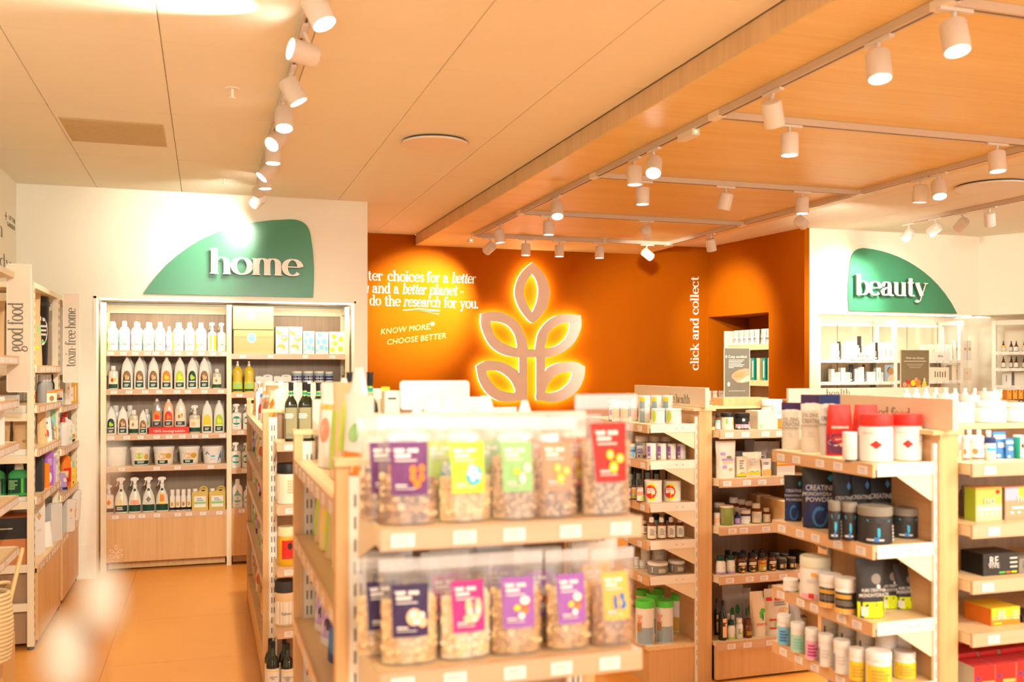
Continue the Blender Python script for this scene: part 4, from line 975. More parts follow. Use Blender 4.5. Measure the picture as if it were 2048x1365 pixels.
STY = dict(
 det_lime=dict(k='deterg', dec=swoosh('lm')), det_teal=dict(k='deterg', dec=swoosh('aq')), det_pink=dict(k='deterg', dec=swoosh('pk')), det_mag=dict(k='deterg', dec=swoosh('vi')),
 det_yel=dict(k='deterg', dec=swoosh('ye')), det_blue=dict(k='deterg', dec=swoosh('ltx')),
 spr_lime=dict(k='sprayr', dec=(('r', -.8, .8, .05, .56, W), ('r', -.35, -.1, .05, .56, 'lm'), ('r', .25, .8, .05, .56, 'lm')) ), spr_pink=dict(k='sprayr', dec=swoosh('pk')),
 eco_br=dict(k='tall', dec=eco('br', 'kr')), eco_or=dict(k='tall', dec=eco('or_', 'ye')), eco_lm=dict(k='tall', dec=eco('lm', 'hy')), eco_al=dict(k='tall', dec=eco('gn', 'lm')),
 eco_ye=dict(k='tall', dec=eco('ye', 'ye')), eco_orb=dict(k='tall', body=CLEAR, dec=eco('or_', 'rd')), eco_rd=dict(k='tall', body=mat('peach_liquid', (.85, .48, .30), .2), dec=eco('rd', 'or_')),
 eco_cl=dict(k='tall', body=mat('pale_liquid', (.74, .68, .58), .2), dec=(('r', -.5, .5, .08, .55, 'cr'), ('e', -.3, .0, .3, .45, 'br'), ('e', .05, .3, .35, .5, 'go'), ('r', -.5, .5, .06, .2, 'gn')) + bars(-.3, .3, .17, 2, .05, 'lg')),
 milk=dict(k='clearb', body=mat('milk_liquid', (.72, .68, .60), .2), dec=(('r', -.6, .6, .05, .5, 'cr'), ('e', -.3, .05, .3, .48, 'rd'), ('e', .05, .4, .32, .5, 'lm'), ('r', -.6, .6, .04, .22, 'gn'))),
 clr=dict(k='clearb', body=mat('clear_liquid', (.60, .52, .38), .15), dec=(('r', -.7, .7, .08, .58, 'cr'), ('d', -.3, .1, .3, .5, 'br'), ('r', -.7, .7, .05, .22, 'gn'))),
 tub_lm=dict(k='tub', name='bucket', handle=1, dec=(('r', -.45, .75, .12, .72, 'cr'), ('e', -.35, .25, .35, .70, 'lm'), ('e', .3, .7, .3, .62, 'go'), ('r', -.45, .75, .06, .26, 'gn')) + bars(-.2, .5, .22, 2, .06, W)),
 tub_yl=dict(k='tub', name='bucket', handle=1, dec=(('r', -.45, .75, .12, .72, 'cr'), ('e', -.35, .35, .30, .66, 'al'), ('e', .1, .6, .34, .64, 'go'), ('r', -.45, .3, .06, .26, 'gn')) + bars(-.3, .2, .22, 2, .06, W)),
 tub_bl=dict(k='tub', name='bucket', handle=1, dec=(('r', -.6, .85, .05, .78, W), ('t', -.60, -.2, .50, .76, 'bl'), ('t', .35, .95, .05, .75, 'bl'), ('e', -.15, .20, .38, .48, 'cy')) + bars(-.2, .25, .3, 2, .06, 'lg')),
 tub_wh=dict(k='tub', name='bucket', handle=1),
 spy_ye=dict(k='spray', body=mat('spray_white', (.74, .72, .64), .3), dec=(('e', -.7, .7, .2, .52, 'ye'), ('r', -.7, .7, .04, .22, 'gn'), ('e', -.3, .3, .60, .68, 'gn')) + bars(-.4, .4, .18, 2, .05, 'lg')),
 spy_rd=dict(k='spray', body=mat('spray_white', (.74, .72, .64), .3), dec=(('e', -.7, .7, .2, .52, 'cr'), ('e', -.5, .5, .22, .36, 'sal'), ('r', -.7, .7, .04, .22, 'gn'), ('e', -.3, .3, .60, .68, 'gn'))),
 spy_bl=dict(k='spray', body=mat('spray_white', (.74, .72, .64), .3), dec=(('e', -.6, .6, .22, .5, 'lg'), ('d', -.3, .3, .28, .46, 'stn'), ('r', -.7, .7, .04, .22, 'gn'), ('e', -.3, .3, .60, .68, 'gn'))),
 spy_or=dict(k='spray', body=mat('spray_white', (.74, .72, .64), .3), dec=(('e', -.6, .6, .2, .55, 'ye'), ('r', -.25, .25, .3, .5, 'or_'), ('r', -.7, .7, .04, .22, 'gn'), ('e', -.3, .3, .60, .68, 'gn'))),
 spy_cl=dict(k='sprayr', dec=(('r', -.7, .7, .08, .58, 'cr'), ('d', -.35, .35, .28, .48, 'or_'), ('r', -.7, .7, .05, .18, 'dg'))),
 spy_cr=dict(k='sprayr', body=mat('clear_liquid', (.60, .52, .38), .15), dec=(('r', -.7, .7, .08, .5, 'cr'), ('e', -.4, .1, .25, .42, 'pch'), ('r', -.7, .7, .05, .2, 'gn'))),
 spy_dr=dict(k='sprayr', dec=dropl('tl')), dtl_dr=dict(k='deterg', dec=dropl('tea')),
 mist=dict(k='vial', dec=(('r', -.7, .7, .1, .5, 'cr'), ('e', -.4, .3, .22, .42, 'go'), ('r', -.8, .8, .04, .16, 'bk'))), mist_b=dict(k='vial', dec=(('r', -.7, .7, .1, .5, 'cr'), ('e', -.4, .3, .22, .42, 'br'), ('r', -.8, .8, .04, .16, 'bk'))),
 jery=dict(k='jerry', name='jerry_can', body=mat('honey_liquid', (.62, .44, .10), .25), cap=C('wh'), dec=(('r', -.72, .72, .12, .60, W), ('r', -.72, .72, .26, .36, 'gr2')) + bars(-.4, .5, .52, 2, .08, 'ltx')),
 jery_w=dict(k='jerry', name='jerry_can', cap=C('wh')),
 kraft=dict(k='box', name='paper_pack', body=mat('kraft_paper', (.66, .42, .20), .7, noise=.04), side=C('gn'), dec=(('e', -.34, .12, .46, .90, W), ('e', -.28, .06, .52, .84, 'sb'), ('r', -.98, .98, .72, .735, 'kr'))),
 roll_or=dict(k='box', name='paper_roll_pack', body=C('wh'), dec=(('e', -.9, .1, .70, .98, 'lo'), ('e', -.7, .3, .80, 1.0, W), ('e', -.2, .9, .48, .72, 'lo'), ('e', -.2, .7, .56, .80, W), ('e', -.8, .5, .14, .36, 'lo'), ('e', -.95, .2, .04, .26, W), ('r', -.6, .6, .66, .68, 'gy'), ('r', -.6, .4, .42, .44, 'gy'))),
 roll_bl=dict(k='box', name='paper_roll_pack', body=C('wh'), dec=(('e', -.7, 0, .76, .96, 'sb'), ('e', -.1, .8, .46, .70, 'sb'), ('e', -.9, -.3, .46, .66, 'sb'), ('e', -.4, .3, .20, .42, 'sb'), ('e', .4, .95, .14, .36, 'sb'), ('e', -.95, -.6, .08, .26, 'sb'))),
 roll_gn=dict(k='box', name='paper_roll_pack', body=C('wh'), dec=(('e', -.7, -.1, .68, .90, 'lm'), ('e', .2, .8, .56, .80, 'lm'), ('e', -.6, .1, .40, .58, 'lm'), ('e', .1, .8, .14, .36, 'lm'), ('e', -.9, -.3, .10, .32, 'lm'))),
 dishs=dict(k='dish', body=mat('soap_liquid', (.62, .46, .02), .12), dec=(('r', -.7, .7, .08, .34, 'lm'), ('r', -.7, .7, .04, .11, 'gn')) + bars(-.4, .5, .28, 3, .05, 'gr2')),
 jar_dk=dict(k='can', name='jar', dec=(('r', -1, 1, .12, .80, 'nb'), ('r', -1, 1, .55, .80, 'ltx'), ('r', -.6, .7, .30, .36, W))),
 olive=dict(k='oil', body=OILG, cap=C('bk'), dec=(('r', -.75, .75, .05, .57, 'khaki'), ('e', -1.0, 1.0, .77, .85, 'lm'), ('e', -.7, .7, .785, .835, 'tl')) + bars(-.6, .3, .47, 3, .03, W) + bars(-.5, .5, .13, 2, .03, 'stn')),
 sesame=dict(k='wine', body=OILG, cap=C('bk'), dec=(('r', -.9, .9, .08, .50, W), ('r', -.9, .9, .44, .46, 'ye'), ('e', -.2, .2, .06, .16, 'go')), txt=((0, .33, .17, 'dg', 'SESAME\nOIL'),)),
 pumpk=dict(k='wine', body=OILG, cap=C('bk'), dec=(('r', -.9, .9, .08, .50, W), ('r', -.9, .9, .44, .46, 'ye')), txt=((0, .30, .17, 'dg', 'PUMPKIN\nSEED\nOIL'),)),
 jar_big=dict(k='jar', name='jar', body=C('iv'), cap=C('bk'), dec=(('r', -.9, .9, .22, .68, 'cr'),) + bars(-.1, .7, .6, 5, .07, 'al')),
 honey=dict(k='jar', name='jar', body=mat('honey', (.80, .46, .02), .12), cap=mat('honey_clear', (.78, .66, .38), .1), dec=(('r', -.45, .9, .18, .66, 'rd'), ('e', .0, .4, .42, .60, 'dg'), ('r', -.4, .85, .20, .26, 'red2'))),
 tahini=dict(k='jar', name='jar', body=C('al'), cap=C('dg'), dec=(('r', -.95, .95, .06, .56, W),), txt=((.0, .30, .2, 'dg', 'Tahini'),)),
 # supplements
 wtub=dict(k='can', name='tub', dec=(('r', -.3, .9, .85, .89, 'aq'), ('e', -1, -.55, .1, .9, 'lm'))),
 wtub2=dict(k='can', name='tub', dec=(('r', -.95, -.25, .0, .93, 'ltx'), ('r', -.95, -.25, .78, .93, 'ye'), ('r', -.9, -.3, .42, .52, 'lg')) + bars(.1, .8, .62, 1, .03, 'gy')),
 wbot_or=dict(k='jar', name='jar', dec=(('r', -.9, .9, .15, .62, 'pch'), ('r', .4, .95, .2, .6, 'dg'))),
 canpu=dict(k='can', name='tin', dec=(('r', -.95, -.45, .06, .84, 'vi'), ('r', -.9, -.5, .38, .5, 'lv'), ('e', -.85, -.5, .10, .26, 'cr')) + bars(.2, .6, .36, 1, .04, 'gy')),
 canbl=dict(k='can', name='tin', dec=(('r', -.9, .9, .1, .8, 'sb'), ('r', -.8, .8, .45, .6, 'bl'), ('e', .1, .7, .1, .4, W))),
 canlav=dict(k='box', name='carton', dec=(('r', -.9, .9, .35, .75, 'lv'), ('r', -.8, .6, .55, .62, W), ('e', -.6, -.1, .06, .26, 'dp'), ('e', .2, .7, .08, .3, 'pch'))),
 lidj=dict(k='jar', name='jar', cap=C('iv'), body=C('gy'), dec=(('r', -.2, .8, .1, .7, 'cr'),)),
 dkjar=dict(k='jar', name='jar', body=C('dg'), cap=C('bk'), dec=(('r', -.6, .2, .1, .7, 'ltx'), ('r', .3, .9, .1, .7, 'stn'))),
 daily=dict(k='can', name='tub', dec=(('e', -1.0, .12, .08, .90, 'hy'), ('e', -1.0, -.06, .17, .81, 'rd')) + tuple(('r', -.85, -.28, z, z + .055, W) for z in (.60, .52, .44)), cap=C('cr')),
 vit_s=dict(k='vial', body=C('am'), cap=C('dg'), dec=(('r', -.95, .95, .08, .62, W), ('r', -.8, .8, .25, .45, 'vi'))),
 vit_o=dict(k='vial', body=C('am'), cap=C('dg'), dec=(('r', -.95, .95, .08, .62, W), ('r', -.8, .8, .32, .56, 'lo'), ('r', -.8, .8, .12, .26, 'lm'))),
 vit_r=dict(k='vial', body=C('am'), cap=C('dg'), dec=(('r', -.95, .95, .08, .66, W), ('r', -.8, .8, .32, .5, 'sal'), ('e', -.2, .8, .1, .3, 'lm'))),
 ambw=dict(k='amber', body=GLASSY, dec=(('r', -.95, .95, .06, .62, 'cr'),) + bars(-.5, .2, .5, 4, .08, 'gy')),
 greyj=dict(k='jar', name='jar', body=C('stn'), dec=(('r', -.30, .40, .16, .58, 'khaki'), ('r', .55, .8, .18, .55, 'cl')) + bars(-.25, .35, .5, 4, .08, 'cl') + (('r', -.72, -.66, .18, .66, W),)),
 stackj=dict(k='jar', name='jar', body=C('cl'), cap=C('lg'), dec=(('r', -.9, .9, .2, .24, 'gy'),)),
 gcan=dict(k='tube', name='canister', cap=C('bg'), dec=(('r', -.95, .45, .02, .40, 'ltx'), ('r', -.95, -.55, .3, .5, 'br'), ('e', -.2, .0, .80, .85, 'cr')) + bars(-.9, -.45, .68, 4, .05, 'sal')),
 gcan_y=dict(k='tube', name='canister', cap=C('bg'), dec=(('r', -.95, .45, .02, .40, 'go'), ('e', -.2, .0, .80, .85, 'cr'))),
 pinkj=dict(k='jar', name='jar', body=C('bk'), cap=C('bk'), dec=(('r', -.98, .98, .0, .32, 'pk'), ('t', -.1, 1.0, .25, .50, 'pk'), ('e', -.35, -.1, .5, .68, W), ('e', -.75, -.45, .05, .2, W), ('e', .2, .7, .06, .16, W))),
 blkj_w=dict(k='jar', name='jar', body=C('cr'), cap=C('bk'), dec=(('r', -.5, -.2, .35, .7, 'gr2'), ('e', .3, .8, .3, .6, 'ye')) + bars(-.3, .6, .3, 2, .06, 'lg')),
 bot_aq=dict(k='vial', body=GLASSY, cap=C('dg'), dec=(('r', -.95, .95, .04, .60, W), ('r', -.95, .95, .42, .60, 'aq'))),
 cream_box=dict(k='box', name='carton', body=C('cr'), dec=(('e', -.88, -.52, .06, .28, 'gr2'), ('r', -.2, .5, .88, .92, 'lg'))),
 blue_or=dict(k='jar', name='jar', body=C('rd'), dec=(('r', -.9, .9, .40, .74, 'sb'), ('r', -.5, .7, .45, .6, W), ('r', -.95, .95, .02, .38, 'or_'))),
 pou_lav=dict(k='pouch', name='pouch', body=C('cl'), dec=(('e', -.7, -.1, .60, .70, 'lv'), ('r', -.55, .60, .46, .53, 'lv'), ('e', -.1, .45, .52, .60, 'olv'), ('r', -.5, .6, .40, .45, 'al'), ('e', -.6, -.1, .26, .36, 'lv'), ('e', .1, .45, .20, .28, 'go'))),
 pou_yel=dict(k='pouch', name='pouch', body=C('cr'), dec=(('r', -.95, .75, .08, .20, 'ye'), ('t', -.1, .7, .18, .27, 'gr2'), ('t', -.7, .1, .18, .24, 'mg')) + bars(-.5, .5, .75, 3, .1, 'lg')),
 car_yel=dict(k='box', name='carton', body=C('cr'), dec=(('r', -1, 1, .06, .2, 'ye'), ('t', -.8, .8, .18, .28, 'go'), ('r', -1, .9, .02, .07, 'olv')) + bars(-.6, .4, .85, 4, .12, 'gy')),
 car_org=dict(k='pouch', name='pouch', body=C('wh'), dec=(('r', -.9, .9, .04, .36, 'lo'), ('e', -.6, .8, .22, .42, 'lo')) + bars(-.6, .4, .8, 2, .08, 'gy')),
 car_hill=dict(k='box', name='carton', body=C('wh'), dec=(('r', -1, 1, .44, .62, 'or_'), ('r', -1, 1, .5, .68, 'ye'), ('t', -.4, .6, .64, .82, 'bg'))),
 sil_p=dict(k='pouch', name='pouch', body=C('lg'), dec=bars(-.2, .6, .5, 2, .06, 'dg')), sil_d=dict(k='pouch', name='pouch', body=C('gy'), dec=bars(-.6, .2, .5, 2, .06, 'dg')),
 olvj=dict(k='can', name='tub', body=C('olv'), cap=C('cr'), dec=(('r', -.95, -.6, .1, .9, 'khaki'), ('r', .3, .36, .05, .5, 'cl'), ('r', .55, .61, .05, .5, 'cl'))),
 purv=dict(k='amber', body=C('nb'), cap=C('dg'), dec=(('r', -.95, .95, .05, .5, 'lv'),)),
 wcap=dict(k='vial', body=C('am'), dec=(('r', -.98, .98, .04, .60, 'cr'), ('e', .1, .8, .06, .22, 'aq')) + bars(-.5, .5, .5, 3, .08, 'lg')),
 wband=dict(k='jar', name='jar', dec=(('r', -.98, .98, .58, .74, 'dp'), ('e', .1, .9, .05, .2, 'gr2')) + bars(-.5, .5, .5, 2, .08, 'lg')),
 wsml=dict(k='vial', body=C('am'), dec=(('r', -.95, .95, .05, .6, 'cr'), ('d', .2, .7, .25, .42, 'or_'))),
 bookbox=dict(k='box', name='carton', body=C('cr'), side=C('kr'), dec=(('e', .25, 1.0, .12, .42, 'cy'),) + bars(-.4, -.3, .9, 1, .4, 'gy')),
 grnv=dict(k='vial', body=C('wh'), cap=C('gn'), dec=(('r', -.98, .98, .02, .14, 'lv'), ('d', .0, .25, .35, .4, 'br'))),
 turm=dict(k='vial', body=GLASSY, cap=C('bk'), dec=(('r', -.95, .95, .04, .60, 'dg'), ('e', -.7, .8, .04, .36, 'lo'), ('e', -.1, .4, .14, .26, 'dg'), ('r', -.7, .7, .40, .46, 'cr'), ('r', -.6, .6, .48, .54, 'cr'), ('r', .9, 1.0, .04, .6, W))),
 turm_g=dict(k='vial', body=GLASSY, cap=C('bk'), dec=(('r', -.95, .95, .04, .60, 'go'), ('e', -.5, .6, .06, .3, 'lm'), ('e', -.2, .4, .1, .25, 'cr'), ('r', -.7, .7, .42, .48, 'rd'), ('r', .9, 1.0, .04, .6, W))),
 drkj=dict(k='can', name='jar', body=C('dg'), cap=C('stn'), dec=(('r', -.5, 0, .2, .5, 'al'), ('r', .2, .8, .2, .5, 'lo'))),
 wine=dict(k='wine', body=OILG, cap=C('bk'), dec=(('r', -.3, .98, .08, .56, 'pch'), ('r', -.3, .98, .36, .46, 'am'), ('e', .1, .6, .36, .44, 'cr'))),
 grnb=dict(k='vial', cap=C('gn'), dec=(('r', -.95, .95, .04, .14, 'lm'), ('e', .2, .95, .05, .35, 'lm'))), whb=dict(k='vial', dec=(('d', .0, .8, .12, .42, 'lm'),) + bars(-.5, .0, .5, 3, .09, 'gy')),
 ambv=dict(k='vial', body=GLASSY, cap=C('am'), dec=bars(-.5, .6, .36, 3, .07, 'go')),
 bagleaf=dict(k='sack', name='bag', body=C('cr'), dec=(('e', -.1, .35, .40, .56, 'bg'), ('e', .05, .8, .50, .62, 'bg'), ('e', .2, .5, .34, .52, 'mg')), txt=((.1, .28, .30, 'rd', 'source'),)),
 bagleaf_s=dict(k='sack', name='bag', body=mat('silver_film', (.52, .50, .50), .3), dec=(('e', -.5, -.1, .28, .5, 'mg'), ('e', .0, .5, .32, .56, 'mg'))),
 bagred=dict(k='sack', name='bag', body=C('cl'), dec=(('r', -.9, .9, .74, .82, 'rd'), ('e', -.1, .9, .40, .60, 'al'), ('r', -.8, .2, .32, .36, 'rd'), ('r', -.8, .4, .14, .18, 'rd'), ('r', -.5, .6, .2, .3, 'gr2')) + bars(-.4, .8, .72, 2, .05, 'gy')),
 # creatine gondola
 cr_gry=dict(k='pouch', name='pouch', body=C('cl'), seal=C('dp'), top=.84, dec=bars(-.3, .4, .35, 2, .05, 'lg'), txt=((0, .64, .26, 'stn', '1% ZINC'), (0, .54, .30, 'stn', 'CREATINE'), (0, .455, .17, 'stn', 'MONOHYDRATE'))),
 cr_blu=dict(k='pouch', name='pouch', body=C('lg'), seal=C('nb'), top=.84, dec=(('e', -.3, .1, .68, .74, 'ltx'),), txt=((0, .60, .28, 'nb', 'CREATINE'), (0, .50, .17, 'nb', 'MONOHYDRATE'))),
 redp=dict(k='pouch', name='pouch', body=C('rd'), top=.97, flare=-.25, dec=(('r', -.7, .6, .53, .58, W), ('r', -.95, .95, .04, .42, 'pu'), ('e', -.95, .95, .18, .34, W), ('e', -.75, .95, .25, .40, 'red2')), txt=()),
 redtub=dict(k='jar', name='tub', cap=C('rd'), dec=(('d', -.55, -.05, .28, .46, 'rd'), ('r', .25, .95, .55, .565, 'gy'), ('r', .25, .95, .42, .43, 'gy')) + bars(-.9, -.3, .62, 1, .03, 'pch')),
 wshort=dict(k='can', name='tub', dec=bars(-.5, .3, .5, 2, .08, 'lg') + (('r', -.9, .9, .0, .05, 'dg'),)),
 cr_nav=dict(k='pouch', name='pouch', body=C('dg'), top=.96, dec=(('r', -.92, .92, .04, .72, 'nb'), ('e', -.5, .5, .02, .36, 'bl'), ('e', -.35, .35, .06, .30, 'nb'), ('d', .5, .9, .76, .88, 'cy')), txt=((0, .66, .24, 'wh', 'CREATINE'), (0, .56, .17, 'wh', 'MONOHYDRATE'), (0, .47, .2, 'wh', 'POWDER'))),
 cr_blk=dict(k='pouch', name='pouch', body=C('bk'), top=.96, dec=(('d', .4, .8, .7, .84, 'bl'),), txt=((0, .58, .26, 'lg', 'CREATINE'), (0, .46, .16, 'stn', 'MONOHYDRATE'))),
 vjar=dict(k='jar', name='jar', body=C('dg'), cap=C('stn'), dec=(('v', -.80, .2, .18, .66, 'cy'), ('v', -.50, -.02, .42, .67, 'dg'), ('r', -.8, -.1, .10, .15, 'lg'), ('r', -.5, -.3, .08, .2, 'bl')) + bars(.35, .9, .5, 5, .09, 'lg')),
 cream_t=dict(k='jar', name='tub', cap=mat('sage_lid', (.70, .68, .50), .5), dec=(('r', -.9, .9, .02, .14, 'pk'), ('r', -.5, -.25, .04, .16, 'red2'), ('e', -.4, -.1, .55, .66, 'lo')) + bars(-.6, .2, .48, 2, .04, 'lg')),
 wblk=dict(k='jar', name='jar', dec=(('r', -.98, .98, .08, .62, 'dg'), ('r', -.98, .98, .0, .16, 'lo'), ('r', -.9, .2, .44, .56, 'go')) + bars(-.8, .4, .38, 3, .05, 'stn')),
 limep=dict(k='pouch', name='pouch', body=C('dg'), top=.97, flare=.05, dec=(('r', -.99, .99, .01, .27, 'hy'), ('e', -.1, .6, .56, .74, 'stn'), ('e', .25, .5, .49, .56, W), ('r', -.85, -.45, .04, .2, 'cl')), txt=((-.05, .47, .15, 'wh', 'PURE CREATINE'), (-.05, .39, .17, 'wh', 'MONOHYDRATE'))),
 can_sb=dict(k='jar', name='tub', dec=(('r', -.95, .95, .02, .62, 'sb'),) + bars(-.6, .2, .5, 4, .1, 'bl')), can_mi=dict(k='jar', name='tub', dec=(('r', -.95, .95, .02, .62, 'mint'),) + bars(-.6, .5, .5, 4, .1, 'aq')),
 can_pk=dict(k='jar', name='tub', dec=(('r', -.95, .95, .02, .62, 'pk'),) + bars(-.6, .5, .5, 4, .1, 'mag')), can_ye=dict(k='jar', name='tub', dec=(('r', -.95, .95, .02, .62, 'ye'),) + bars(-.6, .5, .5, 4, .1, 'go')),
 can_wh=dict(k='jar', name='tub', dec=bars(-.6, .2, .55, 3, .1, 'lg') + (('r', -.95, -.85, .05, .6, 'nb'),)),
 ro_or=dict(k='box', name='carton', body=C('lo'), side=C('lm'), dec=(('r', -1, 1, .5, 1, 'lo'), ('r', -1, 1, .0, .5, 'pch'), ('e', .5, .85, .8, .93, 'rd'), ('r', -.8, .9, .33, .40, W)) + tuple(('e', -.7 + .4 * i, -.5 + .4 * i, .18, .26, W) for i in range(4)), txt=((.0, .62, .42, 'lg', 'no'),)),
 ro_pk=dict(k='box', name='carton', body=C('pch'), side=C('stn'), dec=(('r', -1, .2, 0, 1, 'pch'), ('r', -1, 1, .6, 1, 'lm'), ('r', -1, -.2, .6, 1, 'pk'), ('r', -1, .3, 0, .6, 'sal'), ('r', -.6, .9, .33, .40, W)) + tuple(('e', -.7 + .4 * i, -.5 + .4 * i, .18, .26, W) for i in range(4)), txt=((.0, .66, .32, 'lg', 'no'),)),
 rv_dk=dict(k='box', name='carton', body=C('dg'), side=C('bk'), dec=(('r', -.1, .25, .08, .15, 'bg'), ('r', .3, .55, .08, .15, 'or_'), ('r', .6, .9, .08, .15, 'hy')) + tuple(('r', .5, .92, z, z + .07, 'cl') for z in (.72, .52, .32)), txt=((-.45, .70, .24, 'wh', 'RE'), (-.45, .46, .16, 'wh', 'VIVE'))),
 rv_tn=dict(k='box', name='carton', body=C('stn'), dec=(), txt=((-.35, .66, .26, 'dg', 'RE'), (-.35, .42, .18, 'dg', 'VIVE'))),
 rv_or=dict(k='box', name='carton', body=C('lo'), side=C('or_'), topc=C('ye'), dec=(('r', -1, 1, .55, 1, 'ye'), ('r', -1, 1, 0, .3, 'or_'), ('r', -.85, -.3, .07, .17, 'ye')) + tuple(('r', .5, .92, z, z + .07, 'cr') for z in (.72, .52, .32)), txt=((-.35, .70, .24, 'wh', 'RE'), (-.35, .46, .16, 'wh', 'VIVE'))),
 redbox=dict(k='box', name='carton', body=C('rd'), side=C('cl'), topc=C('red2'), dec=(('e', -.8, -.4, .4, .6, 'pu'), ('r', -.3, .9, .2, .35, 'lo'))),
 nutr=dict(k='jar', name='tub', dec=(('r', -.9, .9, .10, .64, W), ('e', -.8, -.3, .25, .5, 'br'), ('r', -.85, .6, .06, .12, 'rd')) + bars(0, .8, .6, 2, .08, 'lg')),
 bluep=dict(k='pouch', name='pouch', body=C('bl'), dec=(('r', -.9, .9, .74, .88, 'lg'), ('r', -.5, .5, .42, .6, 'lg'), ('e', -.8, -.3, .05, .18, 'lg'))), bluej=dict(k='jar', name='jar', cap=C('nb'), dec=(('r', -.9, .9, .42, .55, 'cy'),) + bars(-.5, .4, .35, 2, .08, 'lg')),
 grns=dict(k='can', name='tub', body=C('tl'), cap=C('lg'), dec=(('r', -.3, .4, .05, .9, 'cl'), ('d', -.2, .3, .4, .7, 'dg'))),
 bigw=dict(k='jar', name='tub', dec=(('r', -.55, .45, .52, .535, 'gy'), ('r', -.55, .45, .40, .41, 'gy'), ('r', -.55, .45, .28, .285, 'lg'))),
 whbot=dict(k='deterg'),
 # nuts
 wpeak=dict(k='sack', name='bag', body=C('wh'), top=.98, flare=-.8), wpeak2=dict(k='sack', name='bag', body=C('wh'), top=.98, flare=-.7, dec=(('e', -.3, .4, .5, .7, 'lo'),)),
 bag_wh=dict(k='pouch', name='bag', body=C('wh'), dec=(('e', -.5, .5, .3, .6, 'sal'), ('r', -.6, .6, .7, .76, 'lo'))), bag_or=dict(k='pouch', name='bag', body=C('wh'), dec=(('r', -.9, .9, .05, .40, 'or_'), ('e', -.3, .5, .5, .7, 'gr2'))),
 bag_gn=dict(k='pouch', name='bag', body=C('al'), dec=(('r', -.9, -.2, .1, .7, 'lm'), ('r', .2, .7, .3, .8, 'lm'))), bag_yl=dict(k='pouch', name='bag', body=mat('pasta', (.80, .60, .25), .5), dec=(('e', -.4, .6, .3, .7, 'ye'),)),
 bag_lil=dict(k='pouch', name='bag', body=C('lg'), dec=(('r', -.9, .9, .1, .8, 'lv'), ('e', -.3, .3, .2, .35, 'dp'))), bag_blu=dict(k='pouch', name='bag', body=C('nb'), dec=(('e', -.6, .6, .1, .5, 'bl'),)),
 bot_gn=dict(k='clearb', dec=(('r', -1, 1, .0, .26, 'bg'), ('e', -.4, .4, .4, .6, 'pu'))),
 snack_b=dict(k='pouch', name='bag', body=C('kr'), dec=(('r', -.8, .8, .3, .6, 'br'), ('r', -.6, .6, .7, .76, W))), snack_o=dict(k='pouch', name='bag', body=C('cr'), dec=(('r', -.9, .9, .1, .5, 'lo'), ('d', -.4, .4, .5, .8, 'or_'))),
 snack_v=dict(k='pouch', name='bag', body=C('lv'), dec=(('r', -.5, .6, .5, .7, W), ('r', -.9, .9, .05, .2, 'dp'))), snack_g=dict(k='pouch', name='bag', body=C('gr2'), dec=(('e', -.5, .5, .3, .6, 'cr'),)), snack_r=dict(k='pouch', name='bag', body=C('wh'), dec=(('e', -.5, .5, .2, .5, 'rd'), ('r', -.7, .7, .7, .8, 'bl'))),
 # left wall
 ksack=dict(k='sack', name='paper_sack', body=mat('kraft_paper', (.66, .42, .20), .7), dec=(('e', .35, .75, .42, .56, 'gr2'), ('e', -.2, .5, .22, .27, 'lm'), ('e', -.6, -.35, .5, .57, 'br'))),
 kbag=dict(k='sack', name='paper_bag', body=mat('kraft_paper', (.66, .42, .20), .7), dec=(('e', -.1, .3, .2, .3, 'br'),)),
 bin=dict(k='tub', name='waste_bin', body=C('bk'), cap=C('dg'), dec=(('e', -.65, .45, .28, .72, W), ('e', -.35, .35, .38, .66, 'dg'), ('r', -.3, .3, .44, .47, W), ('r', -.3, .3, .50, .53, W), ('r', -.3, .3, .56, .59, W), ('r', -.4, .3, .34, .36, 'bg'))),
 gbott=dict(k='deterg', body=C('mg'), cap=C('cl'), dec=(('r', -.8, .8, .1, .56, 'gn'), ('r', .2, .35, .1, .56, 'bg')) + bars(-.6, .0, .5, 5, .06, 'gr2')),
 lbott=dict(k='vial', body=C('gy'), cap=C('lg'), dec=(('t', -.2, .8, .05, .5, 'vi'),)), abott=dict(k='vial', body=GLASSY, cap=mat('gold_cap', (.65, .45, .12), .3), dec=(('r', -.95, .95, .1, .6, 'lg'), ('e', -.3, .3, .05, .2, 'go'))),
 bx_pu=dict(k='box', name='carton', body=C('vi'), side=C('vi'), dec=(('e', -.5, .5, .1, .4, W), ('r', -.5, .5, .6, .8, 'lv'))), bx_ye=dict(k='box', name='carton', body=C('ye'), side=C('ye')), bx_wh=dict(k='box', name='carton', body=C('wh'), side=C('cl'), dec=(('d', -.4, .4, .6, .75, 'kr'), ('r', -.3, .3, .4, .45, 'lg'))),
 bx_mg=dict(k='box', name='carton', body=C('lv'), side=C('mag'), dec=(('r', -.4, .4, .5, .9, 'wh'),)), bx_org=dict(k='box', name='carton', body=C('or_'), side=C('or_')),
 bx_bko=dict(k='box', name='carton', body=mat('orange_box', (.62, .22, .06), .6), side=mat('orange_box', (.62, .22, .06)), dec=(('r', -1, 1, .55, 1, 'dg'), ('r', -.1, .5, .76, .785, 'lg'))),
 bx_bk=dict(k='box', name='carton', body=C('dg'), side=C('dg')), bx_gy=dict(k='box', name='carton', body=C('lg')),
 bx_kr=dict(k='box', name='carton', body=C('go'), side=C('go'), dec=(('r', -.7, .7, .1, .6, 'cr'), ('r', -.5, .5, .30, .33, 'rd'), ('d', -.3, .3, .7, .85, 'dg'))),
